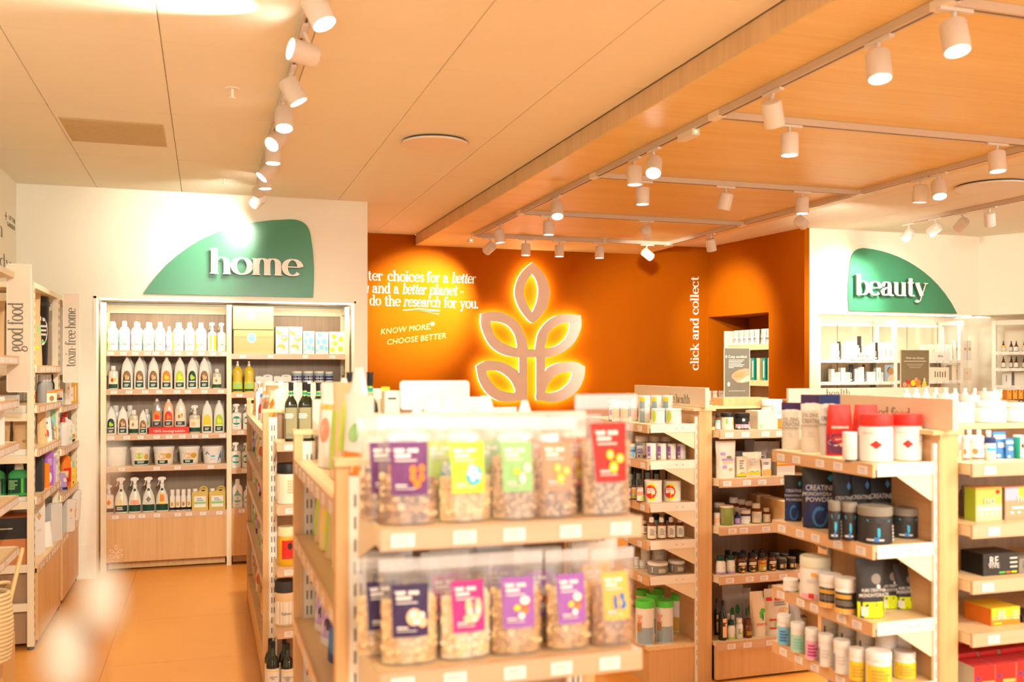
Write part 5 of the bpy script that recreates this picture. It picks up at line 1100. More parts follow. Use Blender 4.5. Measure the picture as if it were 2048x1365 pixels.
 bx_snk=dict(k='box', name='carton', body=C('cr'), side=C('or_'), dec=(('e', -.3, .5, .1, .6, 'br'), ('r', -1, 1, .85, 1, 'or_'))), tube_g=dict(k='can', name='tube', body=C('gr2'), cap=C('aq'), dec=(('r', -.9, .9, .5, .7, 'aq'), ('r', -.3, .3, .2, .4, W))),
 redspr=dict(k='sprayr', cap=C('rd'), dec=(('r', -.8, .8, .1, .5, 'mint'), ('e', -.4, .5, .2, .5, W))), reddet=dict(k='deterg', cap=C('red2'), dec=(('r', -.7, .7, .1, .5, W),)),
 orgb=dict(k='clearb', body=C('or_'), dec=(('r', -.7, .7, .15, .5, 'rd'),)), gbx=dict(k='box', name='carton', body=C('wh'), dec=(('r', -1, 1, .1, .35, 'nb'), ('e', -.6, .0, .05, .3, 'red2'))), wbag=dict(k='pouch', name='bag', body=C('wh')),
 wtubs=dict(k='tub', name='bucket', dec=(('e', -.4, .4, .3, .65, 'lo'),)),
 # beauty
 wcar=dict(k='box', name='carton', body=C('wh'), side=C('lg'), dec=(('r', -.15, .05, .3, .75, 'stn'),)), wcar2=dict(k='box', name='carton', body=C('wh'), dec=bars(-.5, .5, .7, 2, .12, 'lg')), wcar3=dict(k='box', name='carton', body=C('cr'), dec=(('e', -.3, .3, .5, .7, 'pch'),)),
 bcar=dict(k='box', name='display_card', body=C('dg'), dec=(('r', -.5, .5, .06, .16, W), ('r', -.2, .1, .22, .5, 'lg'))), gdrop=dict(k='box', name='carton', body=C('wh'), dec=(('e', -.5, .5, .48, .66, 'go'), ('e', -.2, .2, .72, .86, 'lg'))),
 bdrop=dict(k='drop', body=GLASSY, cap=C('bk'), dec=(('r', -.9, .9, .08, .46, W),)), ydrop=dict(k='drop', body=C('ye'), cap=C('bk'), dec=(('r', -.9, .9, .08, .42, W),)), mirr=dict(k='box', name='carton', body=C('cl'), side=C('stn')),
 orbox=dict(k='box', name='carton', body=C('lo'), dec=(('e', -.4, .4, .45, .85, 'ye'), ('e', -.1, .3, .8, .9, 'gn'), ('r', -1, 1, .02, .3, 'dg'), ('r', -.7, .7, .12, .2, 'lg'))), mug=dict(k='can', name='jar', dec=(('e', -.4, .0, .4, .6, 'gn'),)), cap_w=dict(k='pump'),
)
ORD = ['', 'second', 'third', 'fourth', 'fifth', 'sixth', 'seventh', 'eighth', 'ninth', 'tenth', 'eleventh', 'twelfth', 'thirteenth', 'fourteenth', 'fifteenth', 'sixteenth']
def ordn(i, n): return 'leftmost' if i == 0 else ('rightmost' if i == n - 1 else ORD[i] + ' from left')
def row(shelf, Z, items, plane, val, rz=0, face=1.0, cat='bottle', rows=1, dstep=.10, dmax=None, short=None):
    """items: (style, u0, u1, vtop, description[, category, depth offset, depth]) measured on the picture for the plane of the item centres"""
    cnt = {}
    for it in items: cnt[it[4]] = cnt.get(it[4], 0) + 1
    seen = {}
    for it in sorted(items, key=lambda q: q[1] + q[2]):
        style, u0, u1, vt, desc = it[:5]; ct = it[5] if len(it) > 5 and it[5] else cat
        off = it[6] if len(it) > 6 and it[6] is not None else 0; dd = it[7] if len(it) > 7 else None; zz = it[8] if len(it) > 8 else 0
        um = (u0 + u1) / 2
        k = seen.get(desc, 0); seen[desc] = k + 1
        lab = desc + ((', ' + ordn(k, cnt[desc])) if cnt[desc] > 1 else '') + ' ' + shelf
        grp = (desc.split(',')[0] + 's ' + shelf) if cnt[desc] > 1 else None
        sgn = 1 if plane == 'Y' or val > 0 else -1
        v_ = val + off
        p = PY(um, vt, v_) if plane == 'Y' else PX(um, vt, v_)
        d = depth(p); wpx = (u1 - u0) * d / F_PX
        if plane == 'Y': wd = (PY(u1, vt, v_).x - PY(u0, vt, v_).x)
        else: wd = wpx / face
        if STY[style]['k'] in PROF: rr = ray(um, vt); wd *= rr[1] / math.hypot(rr[0], rr[1]) if plane == 'Y' else 1
        h = CAMZ + (V0 - vt) / F_PX * d - Z - zz
        product(style, (p.x, p.y, Z + zz + .0005), rz, wd * .985, h, lab, ct, grp, d=dd)
        for r in range(1, rows):
            q = (p.x, p.y + r * dstep, Z + .0005) if plane == 'Y' else (p.x + sgn * r * dstep, p.y, Z + .0005)
            product(style, q, rz, wd * .985, h, desc + ' in the row behind ' + shelf, ct, desc.split(',')[0] + 's in the row behind ' + shelf, d=dd)

# ================================================================== STOCK ON THE SHELVES
def z6(l, s, ox, oy):   # crop coordinates -> picture coordinates
    return [(q[0], ox + q[1] / s, ox + q[2] / s, oy + q[3] / s) + tuple(q[4:]) for q in l]
H1 = 'on the top left home shelf'
row(H1, 1.738, z6([('det_lime', 342, 492, 535, 'white detergent bottle with lime crescent'), ('det_teal', 498, 643, 530, 'white detergent bottle with teal crescent'), ('det_pink', 650, 797, 538, 'white detergent bottle with pink crescent'),
 ('det_teal', 805, 949, 543, 'white detergent bottle with teal crescent'), ('det_teal', 957, 1095, 540, 'white detergent bottle with teal crescent'), ('det_mag', 1097, 1185, 598, 'short white bottle with magenta crescent'),
 ('det_lime', 1187, 1328, 550, 'white detergent bottle with lime crescent'), ('det_blue', 1335, 1472, 545, 'white detergent bottle with grey crescent'), ('det_yel', 1474, 1622, 550, 'white detergent bottle with yellow crescent'),
 ('spr_lime', 1634, 1748, 545, 'white trigger spray with lime stripes', 'spray bottle'), ('spr_pink', 1755, 1868, 550, 'white trigger spray with pink label', 'spray bottle')], 6.4, 160, 560), 'Y', 8.17, rows=1)
for k, (st, u0, u1) in enumerate([('det_teal', 505, 640), ('det_pink', 670, 815), ('det_teal', 820, 965), ('det_lime', 355, 505), ('det_lime', 1205, 1345)]):
    row(H1, 1.738, z6([(st, u0, u1, 548, 'detergent bottle behind the front one, ' + ['teal', 'pink', 'second teal', 'lime', 'second lime'][k])], 6.4, 160, 560), 'Y', 8.28)
H2 = 'on the second left home shelf'
its = z6([('milk', 138, 216, 578, 'squat milky bottle with fruit label'), ('eco_br', 235, 327, 511, 'tall white bottle with brown label'), ('eco_br', 333, 422, 511, 'tall white bottle with brown label'), ('eco_br', 437, 526, 512, 'tall white bottle with brown label'),
 ('eco_or', 536, 627, 513, 'tall white bottle with orange fruit label'), ('eco_lm', 637, 726, 513, 'tall white bottle with lime label'), ('eco_al', 732, 819, 514, 'tall white bottle with aloe label'), ('eco_br', 823, 912, 514, 'tall white bottle with brown label'), ('clr', 928, 998, 600, 'small clear bottle with cream label')], 3.793, 180, 580)
row(H2, 1.434, its, 'Y', 8.165)
row(H2, 1.434, [(a, b_ + 5, c + 5, d, 'white bottle standing behind the row', None, .13) for a, b_, c, d, e in [its[i] for i in (1, 2, 6, 7)]] , 'Y', 8.165)
H3 = 'on the third left home shelf'
its = z6([('eco_al', 118, 203, 886, 'white bottle with green aloe label'), ('eco_br', 208, 292, 886, 'white bottle with brown label'), ('clr', 297, 368, 913, 'small clear bottle with cream label'), ('eco_br', 369, 436, 912, 'small bottle with brown label'),
 ('spy_cr', 752, 838, 876, 'clear trigger spray with cream label', 'spray bottle'), ('eco_ye', 845, 932, 842, 'white bottle with round yellow label'), ('eco_lm', 937, 1021, 841, 'white bottle with lime label')], 3.793, 180, 580)
row(H3, 1.076, its, 'Y', 8.165)
row(H3, 1.076, z6([('milk', 150, 240, 878, 'cloudy bottle standing behind the row'), ('milk', 262, 345, 878, 'cloudy bottle standing behind the row'), ('milk', 400, 460, 905, 'cloudy bottle standing behind the row')], 3.793, 180, 580), 'Y', 8.29)
a = PY(180 + 445 / 3.793, 880, 8.11); c = PY(180 + 752 / 3.793, 880, 8.11)
t = thing('display_crate', 'red display crate reading 100% biodegradable under three bottles', 'display', (a.x, 8.11, 1.0765))
W_ = c.x - a.x; b = M(); b.box(0, W_, 0, .12, 0, .052, C('rd')); b.build('crate', t, smooth=False)
text(t, '100% biodegradable', .030, (W_ * .5, -.0012, .022), FRONT, C('wh'), .0004)
row('on the red display crate', 1.076 + .053, z6([('eco_orb', 465, 551, 827, 'bottle with orange fruit label and white body'), ('eco_rd', 553, 638, 832, 'peach coloured bottle with orange fruit label'), ('eco_cl', 640, 732, 830, 'cloudy bottle with cotton flower label')], 3.793, 180, 580), 'Y', 8.165)
H4 = 'on the fourth left home shelf'
its = z6([('tub_wh', 115, 288, 130, 'plain white lidded bucket'), ('tub_lm', 300, 466, 128, 'white lidded bucket with lime label'), ('tub_yl', 474, 648, 126, 'white lidded bucket with floral label'), ('tub_yl', 667, 838, 124, 'white lidded bucket with floral label'), ('tub_bl', 846, 1013, 122, 'white lidded bucket with blue label')], 3.793, 180, 860)
row(H4, .827, its, 'Y', 8.20, cat='bucket'); row(H4, .827, [(a, b_ + 6, c + 10, d - 4, 'lidded bucket at the back', None, .17) for a, b_, c, d, e in its[1:4]], 'Y', 8.20, cat='bucket') if 0 else None
H5 = 'on the lowest left home shelf'
row(H5, .453, z6([('spy_cl', 105, 182, 418, 'small trigger spray with orange diamond', 'spray bottle'), ('spy_ye', 183, 290, 362, 'white trigger spray with yellow label', 'spray bottle'), ('spy_rd', 290, 391, 360, 'white trigger spray with red label', 'spray bottle'), ('spy_bl', 394, 496, 357, 'white trigger spray with grey label', 'spray bottle'), ('spy_or', 497, 598, 356, 'white trigger spray with orange label', 'spray bottle'),
 ('mist', 603, 646, 455, 'small mist bottle with gold label'), ('mist', 647, 687, 453, 'small mist bottle with gold label'), ('mist_b', 688, 731, 452, 'small mist bottle with brown label'), ('mist', 733, 770, 450, 'small mist bottle with gold label'),
 ('jery', 773, 896, 430, 'amber liquid can with looped handle', 'canister'), ('jery', 903, 1028, 427, 'amber liquid can with looped handle', 'canister')], 3.793, 180, 860), 'Y', 8.17)
# right home bay
R1 = 'on the top right home shelf'
row(R1, 1.717, z6([('kraft', 262, 718, 582, 'lower brown paper pack with round sticker', None, 0, .26)], 5.688, 420, 560), 'Y', 8.25, cat='paper pack')
row(R1, 1.717, z6([('roll_or', 740, 889, 540, 'white paper roll pack with orange bananas', None, 0, .12), ('roll_or', 893, 1045, 540, 'white paper roll pack with orange bananas', None, 0, .12), ('roll_bl', 1052, 1182, 588, 'white paper pack with blue dots', None, 0, .12), ('roll_bl', 1190, 1338, 598, 'white paper pack with blue dots', None, 0, .12), ('roll_gn', 1345, 1522, 596, 'white paper pack with green dots', None, 0, .12)], 5.688, 420, 560), 'Y', 8.19, cat='paper pack')
zk = PY(505, 560 + 582 / 5.688, 8.25).z
row('on top of the lower pack', zk + .007, z6([('kraft', 255, 715, 318, 'upper brown paper pack with round sticker', None, 0, .26)], 5.688, 420, 560), 'Y', 8.25, cat='paper pack')
row('on the second right home shelf', 1.402, z6([('dishs', 255, 372, 928, 'yellow dish soap bottle with lime label'), ('dishs', 385, 502, 928, 'yellow dish soap bottle with lime label')], 5.688, 420, 560), 'Y', 8.155)
t = thing('shelf_riser', 'pale riser box carrying white cans on the second right home shelf', 'riser', (.38, 8.16, 1.4025))
b = M(); b.box(0, .72, 0, .2, 0, .082, SIGNB); b.build('riser_body', t, smooth=False)
row('on the pale riser', 1.486, z6([('jery_w', 512, 712, 1088, 'white can with looped handle', 'canister', 0, .08), ('jery_w', 720, 922, 1088, 'white can with looped handle', 'canister', 0, .08), ('jar_dk', 926, 1050, 1040, 'white lidded jar with navy label', 'jar'), ('jar_dk', 1054, 1175, 1040, 'white lidded jar with navy label', 'jar'), ('jar_dk', 1180, 1298, 1040, 'white lidded jar with navy label', 'jar'), ('jar_dk', 1304, 1400, 1045, 'white lidded jar with navy label', 'jar')], 5.688, 420, 560), 'Y', 8.22)
row('on the third right home shelf', 1.099, z6([('spy_dr', 1072, 1150, 865, 'white trigger spray with teal drop', 'spray bottle'), ('spy_dr', 1158, 1235, 865, 'white trigger spray with teal drop', 'spray bottle'), ('spy_dr', 1245, 1320, 865, 'white trigger spray with teal drop', 'spray bottle')], 3.793, 180, 580), 'Y', 8.155)
row('on the fourth right home shelf', .785, z6([('spy_dr', 1066, 1145, 95, 'white trigger spray with teal drop', 'spray bottle'), ('spy_dr', 1150, 1225, 98, 'white trigger spray with teal drop', 'spray bottle')], 3.793, 180, 860), 'Y', 8.155)
row('on the lowest right home shelf', .46, z6([('dtl_dr', 1078, 1158, 375, 'white bottle with grey teal drop'), ('dtl_dr', 1162, 1228, 425, 'shorter white bottle with grey teal drop')], 3.793, 180, 860), 'Y', 8.155)

# ---- narrow gondola with olive oil
GO = 'on the olive oil gondola'
row(GO, 1.25, [('olive', 569, 595, 765, 'olive oil bottle with green neck seal, left'), ('olive', 596, 623, 765, 'olive oil bottle partly behind the cream board'), ('olive', 623, 651, 766, 'third olive oil bottle behind the cream board')], 'Y', 4.70)
row('in the second row ' + GO, 1.25, [('olive', 606, 628, 768, 'olive oil bottle standing behind')], 'Y', 4.80)
row('below the olive oil', .95, [('jar_big', 553, 600, 927, 'large cream jar with black lid')], 'Y', 4.72, cat='jar')
row('on the third shelf below the olive oil', .66, [('honey', 555, 592, 1053, 'honey jar with red label')], 'Y', 4.69, cat='jar')
row('on the fourth shelf below the olive oil', .37, [('tahini', 549, 592, 1161, 'tahini jar with dark lid and white label')], 'Y', 4.70, cat='jar')
row('at the bottom of the olive oil gondola', .061, [('sesame', 532, 559, 1284, 'black bottle labelled sesame oil'), ('pumpk', 561, 588, 1288, 'black bottle labelled pumpkin seed oil')], 'Y', 4.66)
row('at the bottom of the olive oil gondola', .061, [('sesame', 529, 552, 1278, 'black oil bottle behind the sesame bottle'), ('pumpk', 557, 580, 1277, 'black oil bottle behind the pumpkin bottle')], 'Y', 4.77)
row('behind the olive oil header board', 1.285, [('cap_w', 511, 527, 763, 'white pump bottle', None, 1.0), ('cap_w', 532, 549, 763, 'white pump bottle', None, 1.0), ('cap_w', 553, 575, 763, 'white pump bottle', None, 1.0), ('cap_w', 578, 602, 764, 'white pump bottle', None, 1.0), ('cap_w', 610, 630, 764, 'white pump bottle', None, 1.0)], 'Y', 5.05)
# side bay facing the aisle
for zi, (Z, n, sty, top, ph) in enumerate([(1.285, 6, ['snack_o', 'snack_b', 'bag_wh', 'snack_r', 'snack_b', 'snack_o'], .20, 'top'), (1.035, 8, ['snack_b', 'snack_o', 'snack_v', 'snack_b', 'snack_r', 'snack_o', 'snack_g', 'snack_v'], .17, 'second'), (.835, 9, ['snack_r', 'snack_v', 'snack_g', 'snack_o', 'snack_v', 'snack_r', 'snack_b', 'snack_g', 'snack_o'], .15, 'third'), (.55, 9, ['snack_g', 'snack_b', 'snack_b', 'snack_r', 'snack_g', 'snack_b', 'snack_v', 'snack_b', 'snack_g'], .19, 'fourth'), (.19, 9, ['snack_b', 'snack_b', 'snack_b', 'snack_o', 'snack_b', 'snack_b', 'snack_r', 'snack_b', 'snack_b'], .24, 'bottom')]):
    for k in range(n):
        y = 4.97 + (1.75 / n) * (k + .5); cn = {'snack_o': 'cream and orange', 'snack_b': 'brown', 'bag_wh': 'cream', 'snack_r': 'white and red', 'snack_v': 'violet', 'snack_g': 'green'}[sty[k]]
        product(sty[k], (.345, y, Z + .0005), -R(68), .15, top + .02 * ((k * 7) % 3), '%s snack bag %s from near end, %s olive oil gondola aisle shelf' % (cn, ['one', 'two', 'three', 'four', 'five', 'six', 'seven', 'eight', 'nine'][k], ph), 'snack bag', 'snack bags on the aisle side of the olive oil gondola', name='snack_bag')

# ---- nearest gondola: nut bags
NUTA = [mat('nut_tan', (.50, .26, .10), .5), mat('nut_dark', (.22, .09, .035), .5), mat('nut_pale', (.74, .52, .28), .5)]
NUTP = [mat('nut_cream', (.82, .58, .26), .5), mat('nut_cream2', (.62, .36, .13), .5)]
NUTS = [mat('seed_pale', (.66, .44, .24), .5), mat('seed_mid', (.36, .20, .09), .5)]
def nutlab(base, art): return (('r', -.62, .62, .28, .76, base), ('r', -.48, .30, .665, .70, 'wh'), ('r', -.48, .05, .62, .65, 'wh'), ('r', -.48, .25, .585, .60, 'lg')) + art + (('r', -.48, .20, .335, .345, 'lg'), ('r', -.48, -.10, .36, .38, 'lg'))
fl3 = (('e', -.20, .12, .46, .545, 'ye'), ('e', .18, .52, .43, .51, 'ye'), ('e', -.12, .26, .35, .45, 'ye'), ('e', -.10, .02, .49, .52, 'wh'), ('e', .28, .40, .455, .485, 'wh'), ('e', .0, .12, .385, .415, 'wh'))
NB = dict(
 n_pur=(nutlab('pu', (('e', .0, .25, .46, .55, 'or_'), ('e', .3, .52, .48, .56, 'or_'), ('e', .0, .22, .40, .48, 'or_'), ('e', .3, .52, .40, .48, 'or_'), ('e', .12, .38, .34, .42, 'or_'))), NUTA),
 n_lim=(nutlab('lm', (('e', -.10, .50, .36, .54, 'cy'), ('e', .0, .18, .50, .56, 'wh'), ('e', -.05, .13, .44, .50, 'wh'), ('e', .15, .33, .46, .52, 'wh'), ('e', .05, .22, .39, .45, 'wh'), ('e', .27, .45, .41, .47, 'wh'))), NUTP),
 n_grn=(nutlab('gr2', (('e', -.22, .10, .44, .51, 'lm'), ('e', .22, .54, .46, .56, 'lg'), ('e', .05, .32, .36, .46, 'wh'))), NUTS),
 n_red=(nutlab('sal', fl3), NUTA), n_rd2=(nutlab('rd', fl3), NUTS),
 n_drk=(nutlab('dp', (('e', -.15, .40, .38, .54, 'pch'), ('e', .25, .58, .36, .46, 'pch'), ('e', -.02, .20, .46, .52, 'wh'), ('e', .28, .50, .45, .51, 'wh'), ('e', .10, .34, .39, .45, 'wh'))), NUTP),
 n_mag=(nutlab('mag', (('e', -.15, .15, .42, .60, 'pch'), ('e', .22, .50, .40, .60, 'pch'), ('e', -.25, .40, .36, .46, 'pch'), ('e', -.05, .14, .45, .50, 'wh'), ('e', .24, .44, .45, .51, 'wh'), ('e', .10, .28, .38, .43, 'wh'))), [mat('nut_white', (.86, .70, .48), .5), NUTP[0]]),
 n_vio=(nutlab('vi', (('e', .02, .50, .47, .57, 'rd'), ('e', .04, .44, .49, .58, 'wh'), ('e', -.22, .08, .44, .50, 'ye'), ('e', .12, .38, .41, .48, 'or_'), ('e', -.06, .22, .36, .43, 'wh'))), [NUTP[1], NUTA[0], NUTP[0]]),
 n_org=(nutlab('lo', (('e', -.18, .02, .38, .54, 'bl'), ('e', .12, .44, .38, .48, 'bl'), ('e', .14, .36, .47, .55, 'bl'), ('e', -.04, .22, .42, .49, 'lo'))), [mat('almond', (.42, .20, .08), .5), mat('almond2', (.50, .26, .11), .5)]))
for k, (dec, nn) in NB.items(): STY[k] = dict(k='nut', name='nut_bag', flare=.22 if k == 'n_rd2' else 0, body=BAGF, seal=film('bag_seal', (.96, .95, .93), .16, .30), dec=dec, nuts=nn, top=.88, level=.42 if k in ('n_pur', 'n_lim') else .60, nsz=.014 if k not in ('n_red', 'n_rd2', 'n_grn') else .009)
NT = [('n_pur', 140, 560, 330, 'clear nut bag with purple label and orange flower'), ('n_lim', 575, 985, 345, 'clear nut bag with lime label and blue patch'), ('n_grn', 930, 1250, 350, 'clear nut bag with green label'), ('n_red', 1235, 1590, 330, 'clear nut bag with coral label and yellow flowers')]
def nutrow(shelf, Z, l, Y, W_, tall=None):
    for i, (st, x0, x1, yt, desc, uc) in enumerate(l):
        p = PY(uc, 1000, Y); hgt = tall[i] if tall else .215
        product(st, (p.x, Y, Z + .001), R((-4, 3, -3, 2, 4)[i % 5]), W_[i] if hasattr(W_, '__len__') else W_, hgt, desc + ' ' + shelf, 'nut bag', None, d=.062)
TSH = 'on the upper nut shelf'
nutrow(TSH, 1.28, [('n_pur', 0, 0, 0, 'clear nut bag with purple label', 816), ('n_lim', 0, 0, 0, 'clear nut bag with lime label', 930), ('n_grn', 0, 0, 0, 'clear nut bag with green label', 1030), ('n_red', 0, 0, 0, 'clear nut bag with coral label', 1108), ('n_rd2', 0, 0, 0, 'tallest clear nut bag with red label', 1212)], 1.935, [.128, .124, .112, .112, .125], [.222, .218, .215, .213, .262])
for i, (st, uc, dd_) in enumerate([('n_pur', 770, .07), ('n_grn', 975, .07), ('n_red', 1060, .08), ('n_red', 1150, .07), ('n_lim', 880, .08), ('n_pur', 800, .15), ('n_lim', 915, .15), ('n_grn', 1000, .15), ('n_red', 1100, .15)]):
    p = PY(uc, 1000, 1.935 + dd_)
    product(st, (p.x, p.y, 1.281), R((5, -6, 3, -4)[i % 4]), .12, .215, '%s clear nut bag (%s label) behind the front row on the upper nut shelf' % (['nearest left', 'third', 'fourth', 'nearest right', 'second', 'far left', 'far second', 'far third', 'far right'][i], {'n_pur': 'purple', 'n_grn': 'green', 'n_red': 'coral', 'n_lim': 'lime'}[st]), 'nut bag', 'nut bags behind the front row on the upper shelf', d=.055)
BSH = 'on the lower nut shelf'
nutrow(BSH, .995, [('n_drk', 0, 0, 0, 'clear nut bag with dark plum label', 818), ('n_mag', 0, 0, 0, 'clear nut bag with magenta label', 931), ('n_vio', 0, 0, 0, 'clear nut bag with violet label, left one', 1032), ('n_vio', 0, 0, 0, 'clear nut bag with violet label, right one', 1136), ('n_org', 0, 0, 0, 'clear nut bag with orange label', 1224)], 1.935, [.125, .118, .118, .108, .108], [.215, .215, .215, .213, .21])
for i, (st, uc, dd_) in enumerate([('n_drk', 760, .08), ('n_drk', 775, .15), ('n_mag', 890, .10), ('n_vio', 1075, .08), ('n_org', 1185, .10), ('n_vio', 1000, .15), ('n_mag', 905, .16), ('n_org', 1190, .16)]):
    p = PY(uc, 1000, 1.935 + dd_)
    product(st, (p.x, p.y, .996), R((8, -6, 3, -4)[i % 4]), .11, .205, '%s clear nut bag (%s label) behind the front row on the lower nut shelf' % (['leftmost', 'far leftmost', 'second', 'fourth', 'rightmost', 'far third', 'far second', 'far rightmost'][i], {'n_drk': 'plum', 'n_mag': 'magenta', 'n_vio': 'violet', 'n_org': 'orange'}[st]), 'nut bag', 'nut bags behind the front row on the lower shelf', d=.055)
# white bags above the side bay and on the deck
def free(style, u, v, X=None, Y=None, Z=0, w=.1, h=.2, rz=0, label='', cat='bag', d=None, tilt=0, group=None):
    p = PY(u, v, Y) if Y is not None else PX(u, v, X)
    return product(style, (p.x, p.y, Z), rz, w, h, label, cat, group, d=d, tilt=tilt)
for k, (st, y, h, wdt, lab) in enumerate([('bag_or', 2.36, .235, .13, 'white bag with orange base nearest the nut gondola post'), ('wpeak2', 2.50, .30, .13, 'tall white bag with coral print on the nut gondola side shelf'), ('bag_gn', 2.62, .26, .12, 'tan bag with lime stripes on the nut gondola side shelf'), ('wpeak', 2.78, .27, .12, 'peaked plain white bag, farther along the side shelf'), ('bag_wh', 2.92, .25, .12, 'white bag with coral print, farther along the side shelf'), ('wbag', 3.05, .24, .11, 'plain white bag at the far end of the side shelf')]):
    product(st, (.36 + .02 * (k % 2), y, 1.3015), -R(66), wdt, h, lab, 'bag', None, d=.06)
for k, (st, y, h, lab) in enumerate([('bot_gn', 2.42, .20, 'white bottle with green base'), ('bag_yl', 2.60, .215, 'yellow pasta bag, near one'), ('bag_gn', 2.76, .20, 'tan bag with lime stripes, near one'), ('bag_yl', 2.90, .19, 'yellow pasta bag, far one'), ('bag_gn', 3.04, .19, 'tan bag with lime stripes, far one'), ('wbag', 2.28, .21, 'plain white bag')]):
    product(st, (.36, y, 1.0565), -R(66), .11, h, lab + ' on the second side shelf of the nut gondola', 'bag', None, d=.06)
for k, (st, y, h, lab) in enumerate([('bag_blu', 2.50, .22, 'navy bag, near one'), ('bag_lil', 2.86, .235, 'lilac bag'), ('bag_blu', 2.68, .22, 'navy bag, far one'), ('snack_b', 2.34, .20, 'brown bag'), ('bag_lil', 3.02, .22, 'lilac bag at the far end')]):
    product(st, (.37, y, .7815), -R(66), .15, h, lab + ' on the third side shelf of the nut gondola', 'bag', None, d=.07)
DK = boxo('top_deck', .545, .87, 2.19, 3.19, 1.27, 1.285, W_TOP, GA)
r_ = random.Random(4)
for k in range(16):
    x = .63 + .055 * (k % 5); y = 2.35 + .19 * (k // 4) + .03 * (k % 2)
    product(['wpeak', 'wbag', 'wpeak2', 'wpeak'][k % 4], (x, y, 1.2865), R(r_.uniform(-25, 25)), .105, .215 + r_.uniform(-.03, .025), 'white paper bag behind the nut header board, %s row, %s from left' % (['front', 'second', 'third', 'back'][k // 4], (['first'] + ORD[1:])[k % 4]), 'bag', 'white bags on the deck behind the nut bags', d=.05, name='paper_bag')
for u, lab in ((699, 'olive oil bottle neck between white bags, left one'), (740, 'olive oil bottle neck between white bags, right one')):
    p = PY(u, 760, 3.1); product('olive', (p.x, p.y, 1.286), 0, .05, CAMZ + (V0 - 745) / F_PX * depth(p) - 1.286, lab + ' on the deck', 'bottle', None)
pa = PY(800, 762, 3.12); pb = PY(938, 818, 3.12)
t = thing('menu_holder', 'blank white rounded board standing behind the nut bags', 'sign board', ((pa.x + pb.x) / 2, 3.12, 1.286))
hw, z0, z1 = (pb.x - pa.x) / 2, pb.z - 1.286, pa.z - 1.286
pts = []
for cx, cz, a0 in ((hw - .012, z1 - .012, 0), (-hw + .012, z1 - .012, 90), (-hw + .012, z0 + .012, 180), (hw - .012, z0 + .012, 270)): pts += [(cx + .012 * math.cos(R(a0 + 30 * k)), cz + .012 * math.sin(R(a0 + 30 * k))) for k in range(4)]
b = M(); b.prism(pts, .012, C('wh'), 'y', (0, -.006, 0)); b.build('panel', t); b = M(); b.box(-.012, .012, -.006, .006, 0, z0 + .01, WHITEM); b.box(-.06, .06, -.04, .04, 0, .006, WHITEM); b.build('stand', t, smooth=False)
p = PY(781, 795, 3.14); t = thing('carton', 'small cream carton with black mark before the orange wall', 'carton', (p.x, 3.14, 1.286))
hh = PY(781, 782, 3.14).z - 1.286; b = M(); b.box(-.024, .024, -.03, .03, 0, hh, C('cr')); b.build('carton_body', t, smooth=False); b = M(); b.box(-.014, .014, -.031, -.0301, hh - .028, hh - .022, C('bk')); b.build('print', t, smooth=False)
t = thing('sticky_note', 'small yellow note standing behind the cream carton', 'note', (p.x - .010, 3.178, 1.286)); boxo('paper', -.014, .014, 0, .001, 0, hh + .012, C('ye'), t)

# ---- supplement gondola with the health header
GH = 'on the health gondola'
row('on the health gondola top shelf', 1.315, z6([('wtub', 470, 682, 288, 'white tub with green edge', 'tub'), ('wtub', 690, 938, 288, 'white tub with green edge', 'tub')], 7.585, 1240, 780), 'Y', 4.46)
row('on the health gondola top shelf', 1.315, z6([('wtub2', 275, 462, 88, 'taller white yellow-topped tub', 'tub'), ('wtub2', 466, 635, 88, 'taller white yellow-topped tub', 'tub'), ('wtub2', 638, 806, 88, 'taller white yellow-topped tub', 'tub')], 7.585, 1240, 780), 'Y', 4.60)
row('on the health gondola top shelf', 1.315, [('canbl', 1275, 1287, 815, 'small blue box shaped tin'), ('wbot_or', 1218, 1240, 800, 'white jar with orange label, near'), ('wbot_or', 1236, 1258, 803, 'white jar with orange label, far'), ('vit_s', 1217, 1231, 792, 'dark jar with white lid'), ('wbot_or', 1262, 1276, 800, 'white jar beside the blue tin')], 'Y', 4.72, cat='jar')
row('on the health gondola second shelf', 1.13, z6([('canpu', 398, 552, 812, 'white tin with purple label', 'tin'), ('canpu', 556, 706, 815, 'white tin with purple label', 'tin'), ('canpu', 708, 852, 818, 'white tin with purple label', 'tin'), ('canpu', 855, 1003, 820, 'white tin with purple label', 'tin')], 7.585, 1240, 780), 'Y', 4.46)
row('behind the purple tins', 1.13, z6([('lidj', 230, 425, 705, 'cream lidded jar'), ('lidj', 432, 605, 706, 'cream lidded jar'), ('lidj', 612, 797, 706, 'cream lidded jar'), ('lidj', 820, 985, 712, 'cream lidded jar')], 7.585, 1240, 780), 'Y', 4.62, cat='jar')
row('on the health gondola second shelf', 1.13, [('canbl', 1255, 1271, 888, 'blue and white tin behind the nut bag'), ('canlav', 1272, 1284, 892, 'lavender carton', 'carton')], 'Y', 4.58, cat='tin')
row('on the health gondola third shelf', .915, z6([('daily', 330, 577, 5, 'white tub with red and green circle', 'tub'), ('daily', 585, 837, 8, 'white tub with red and green circle', 'tub'), ('vit_r', 222, 318, 0, 'small jar with red and lime label', 'jar')], 6.825, 1240, 960), 'Y', 4.46)
row('on the health gondola third shelf', .915, z6([('vit_s', 74, 150, 15, 'brown jar with purple print'), ('vit_o', 146, 226, 0, 'brown jar with orange and green print')], 6.825, 1240, 960), 'Y', 4.56, cat='jar')
row('behind the round label tubs', .915, [('dkjar', 1254, 1268, 930, 'dark jar'), ('dkjar', 1268, 1284, 928, 'dark jar'), ('dkjar', 1286, 1302, 926, 'dark jar'), ('dkjar', 1304, 1320, 930, 'dark jar'), ('dkjar', 1330, 1346, 932, 'dark jar')], 'Y', 4.72, cat='jar')
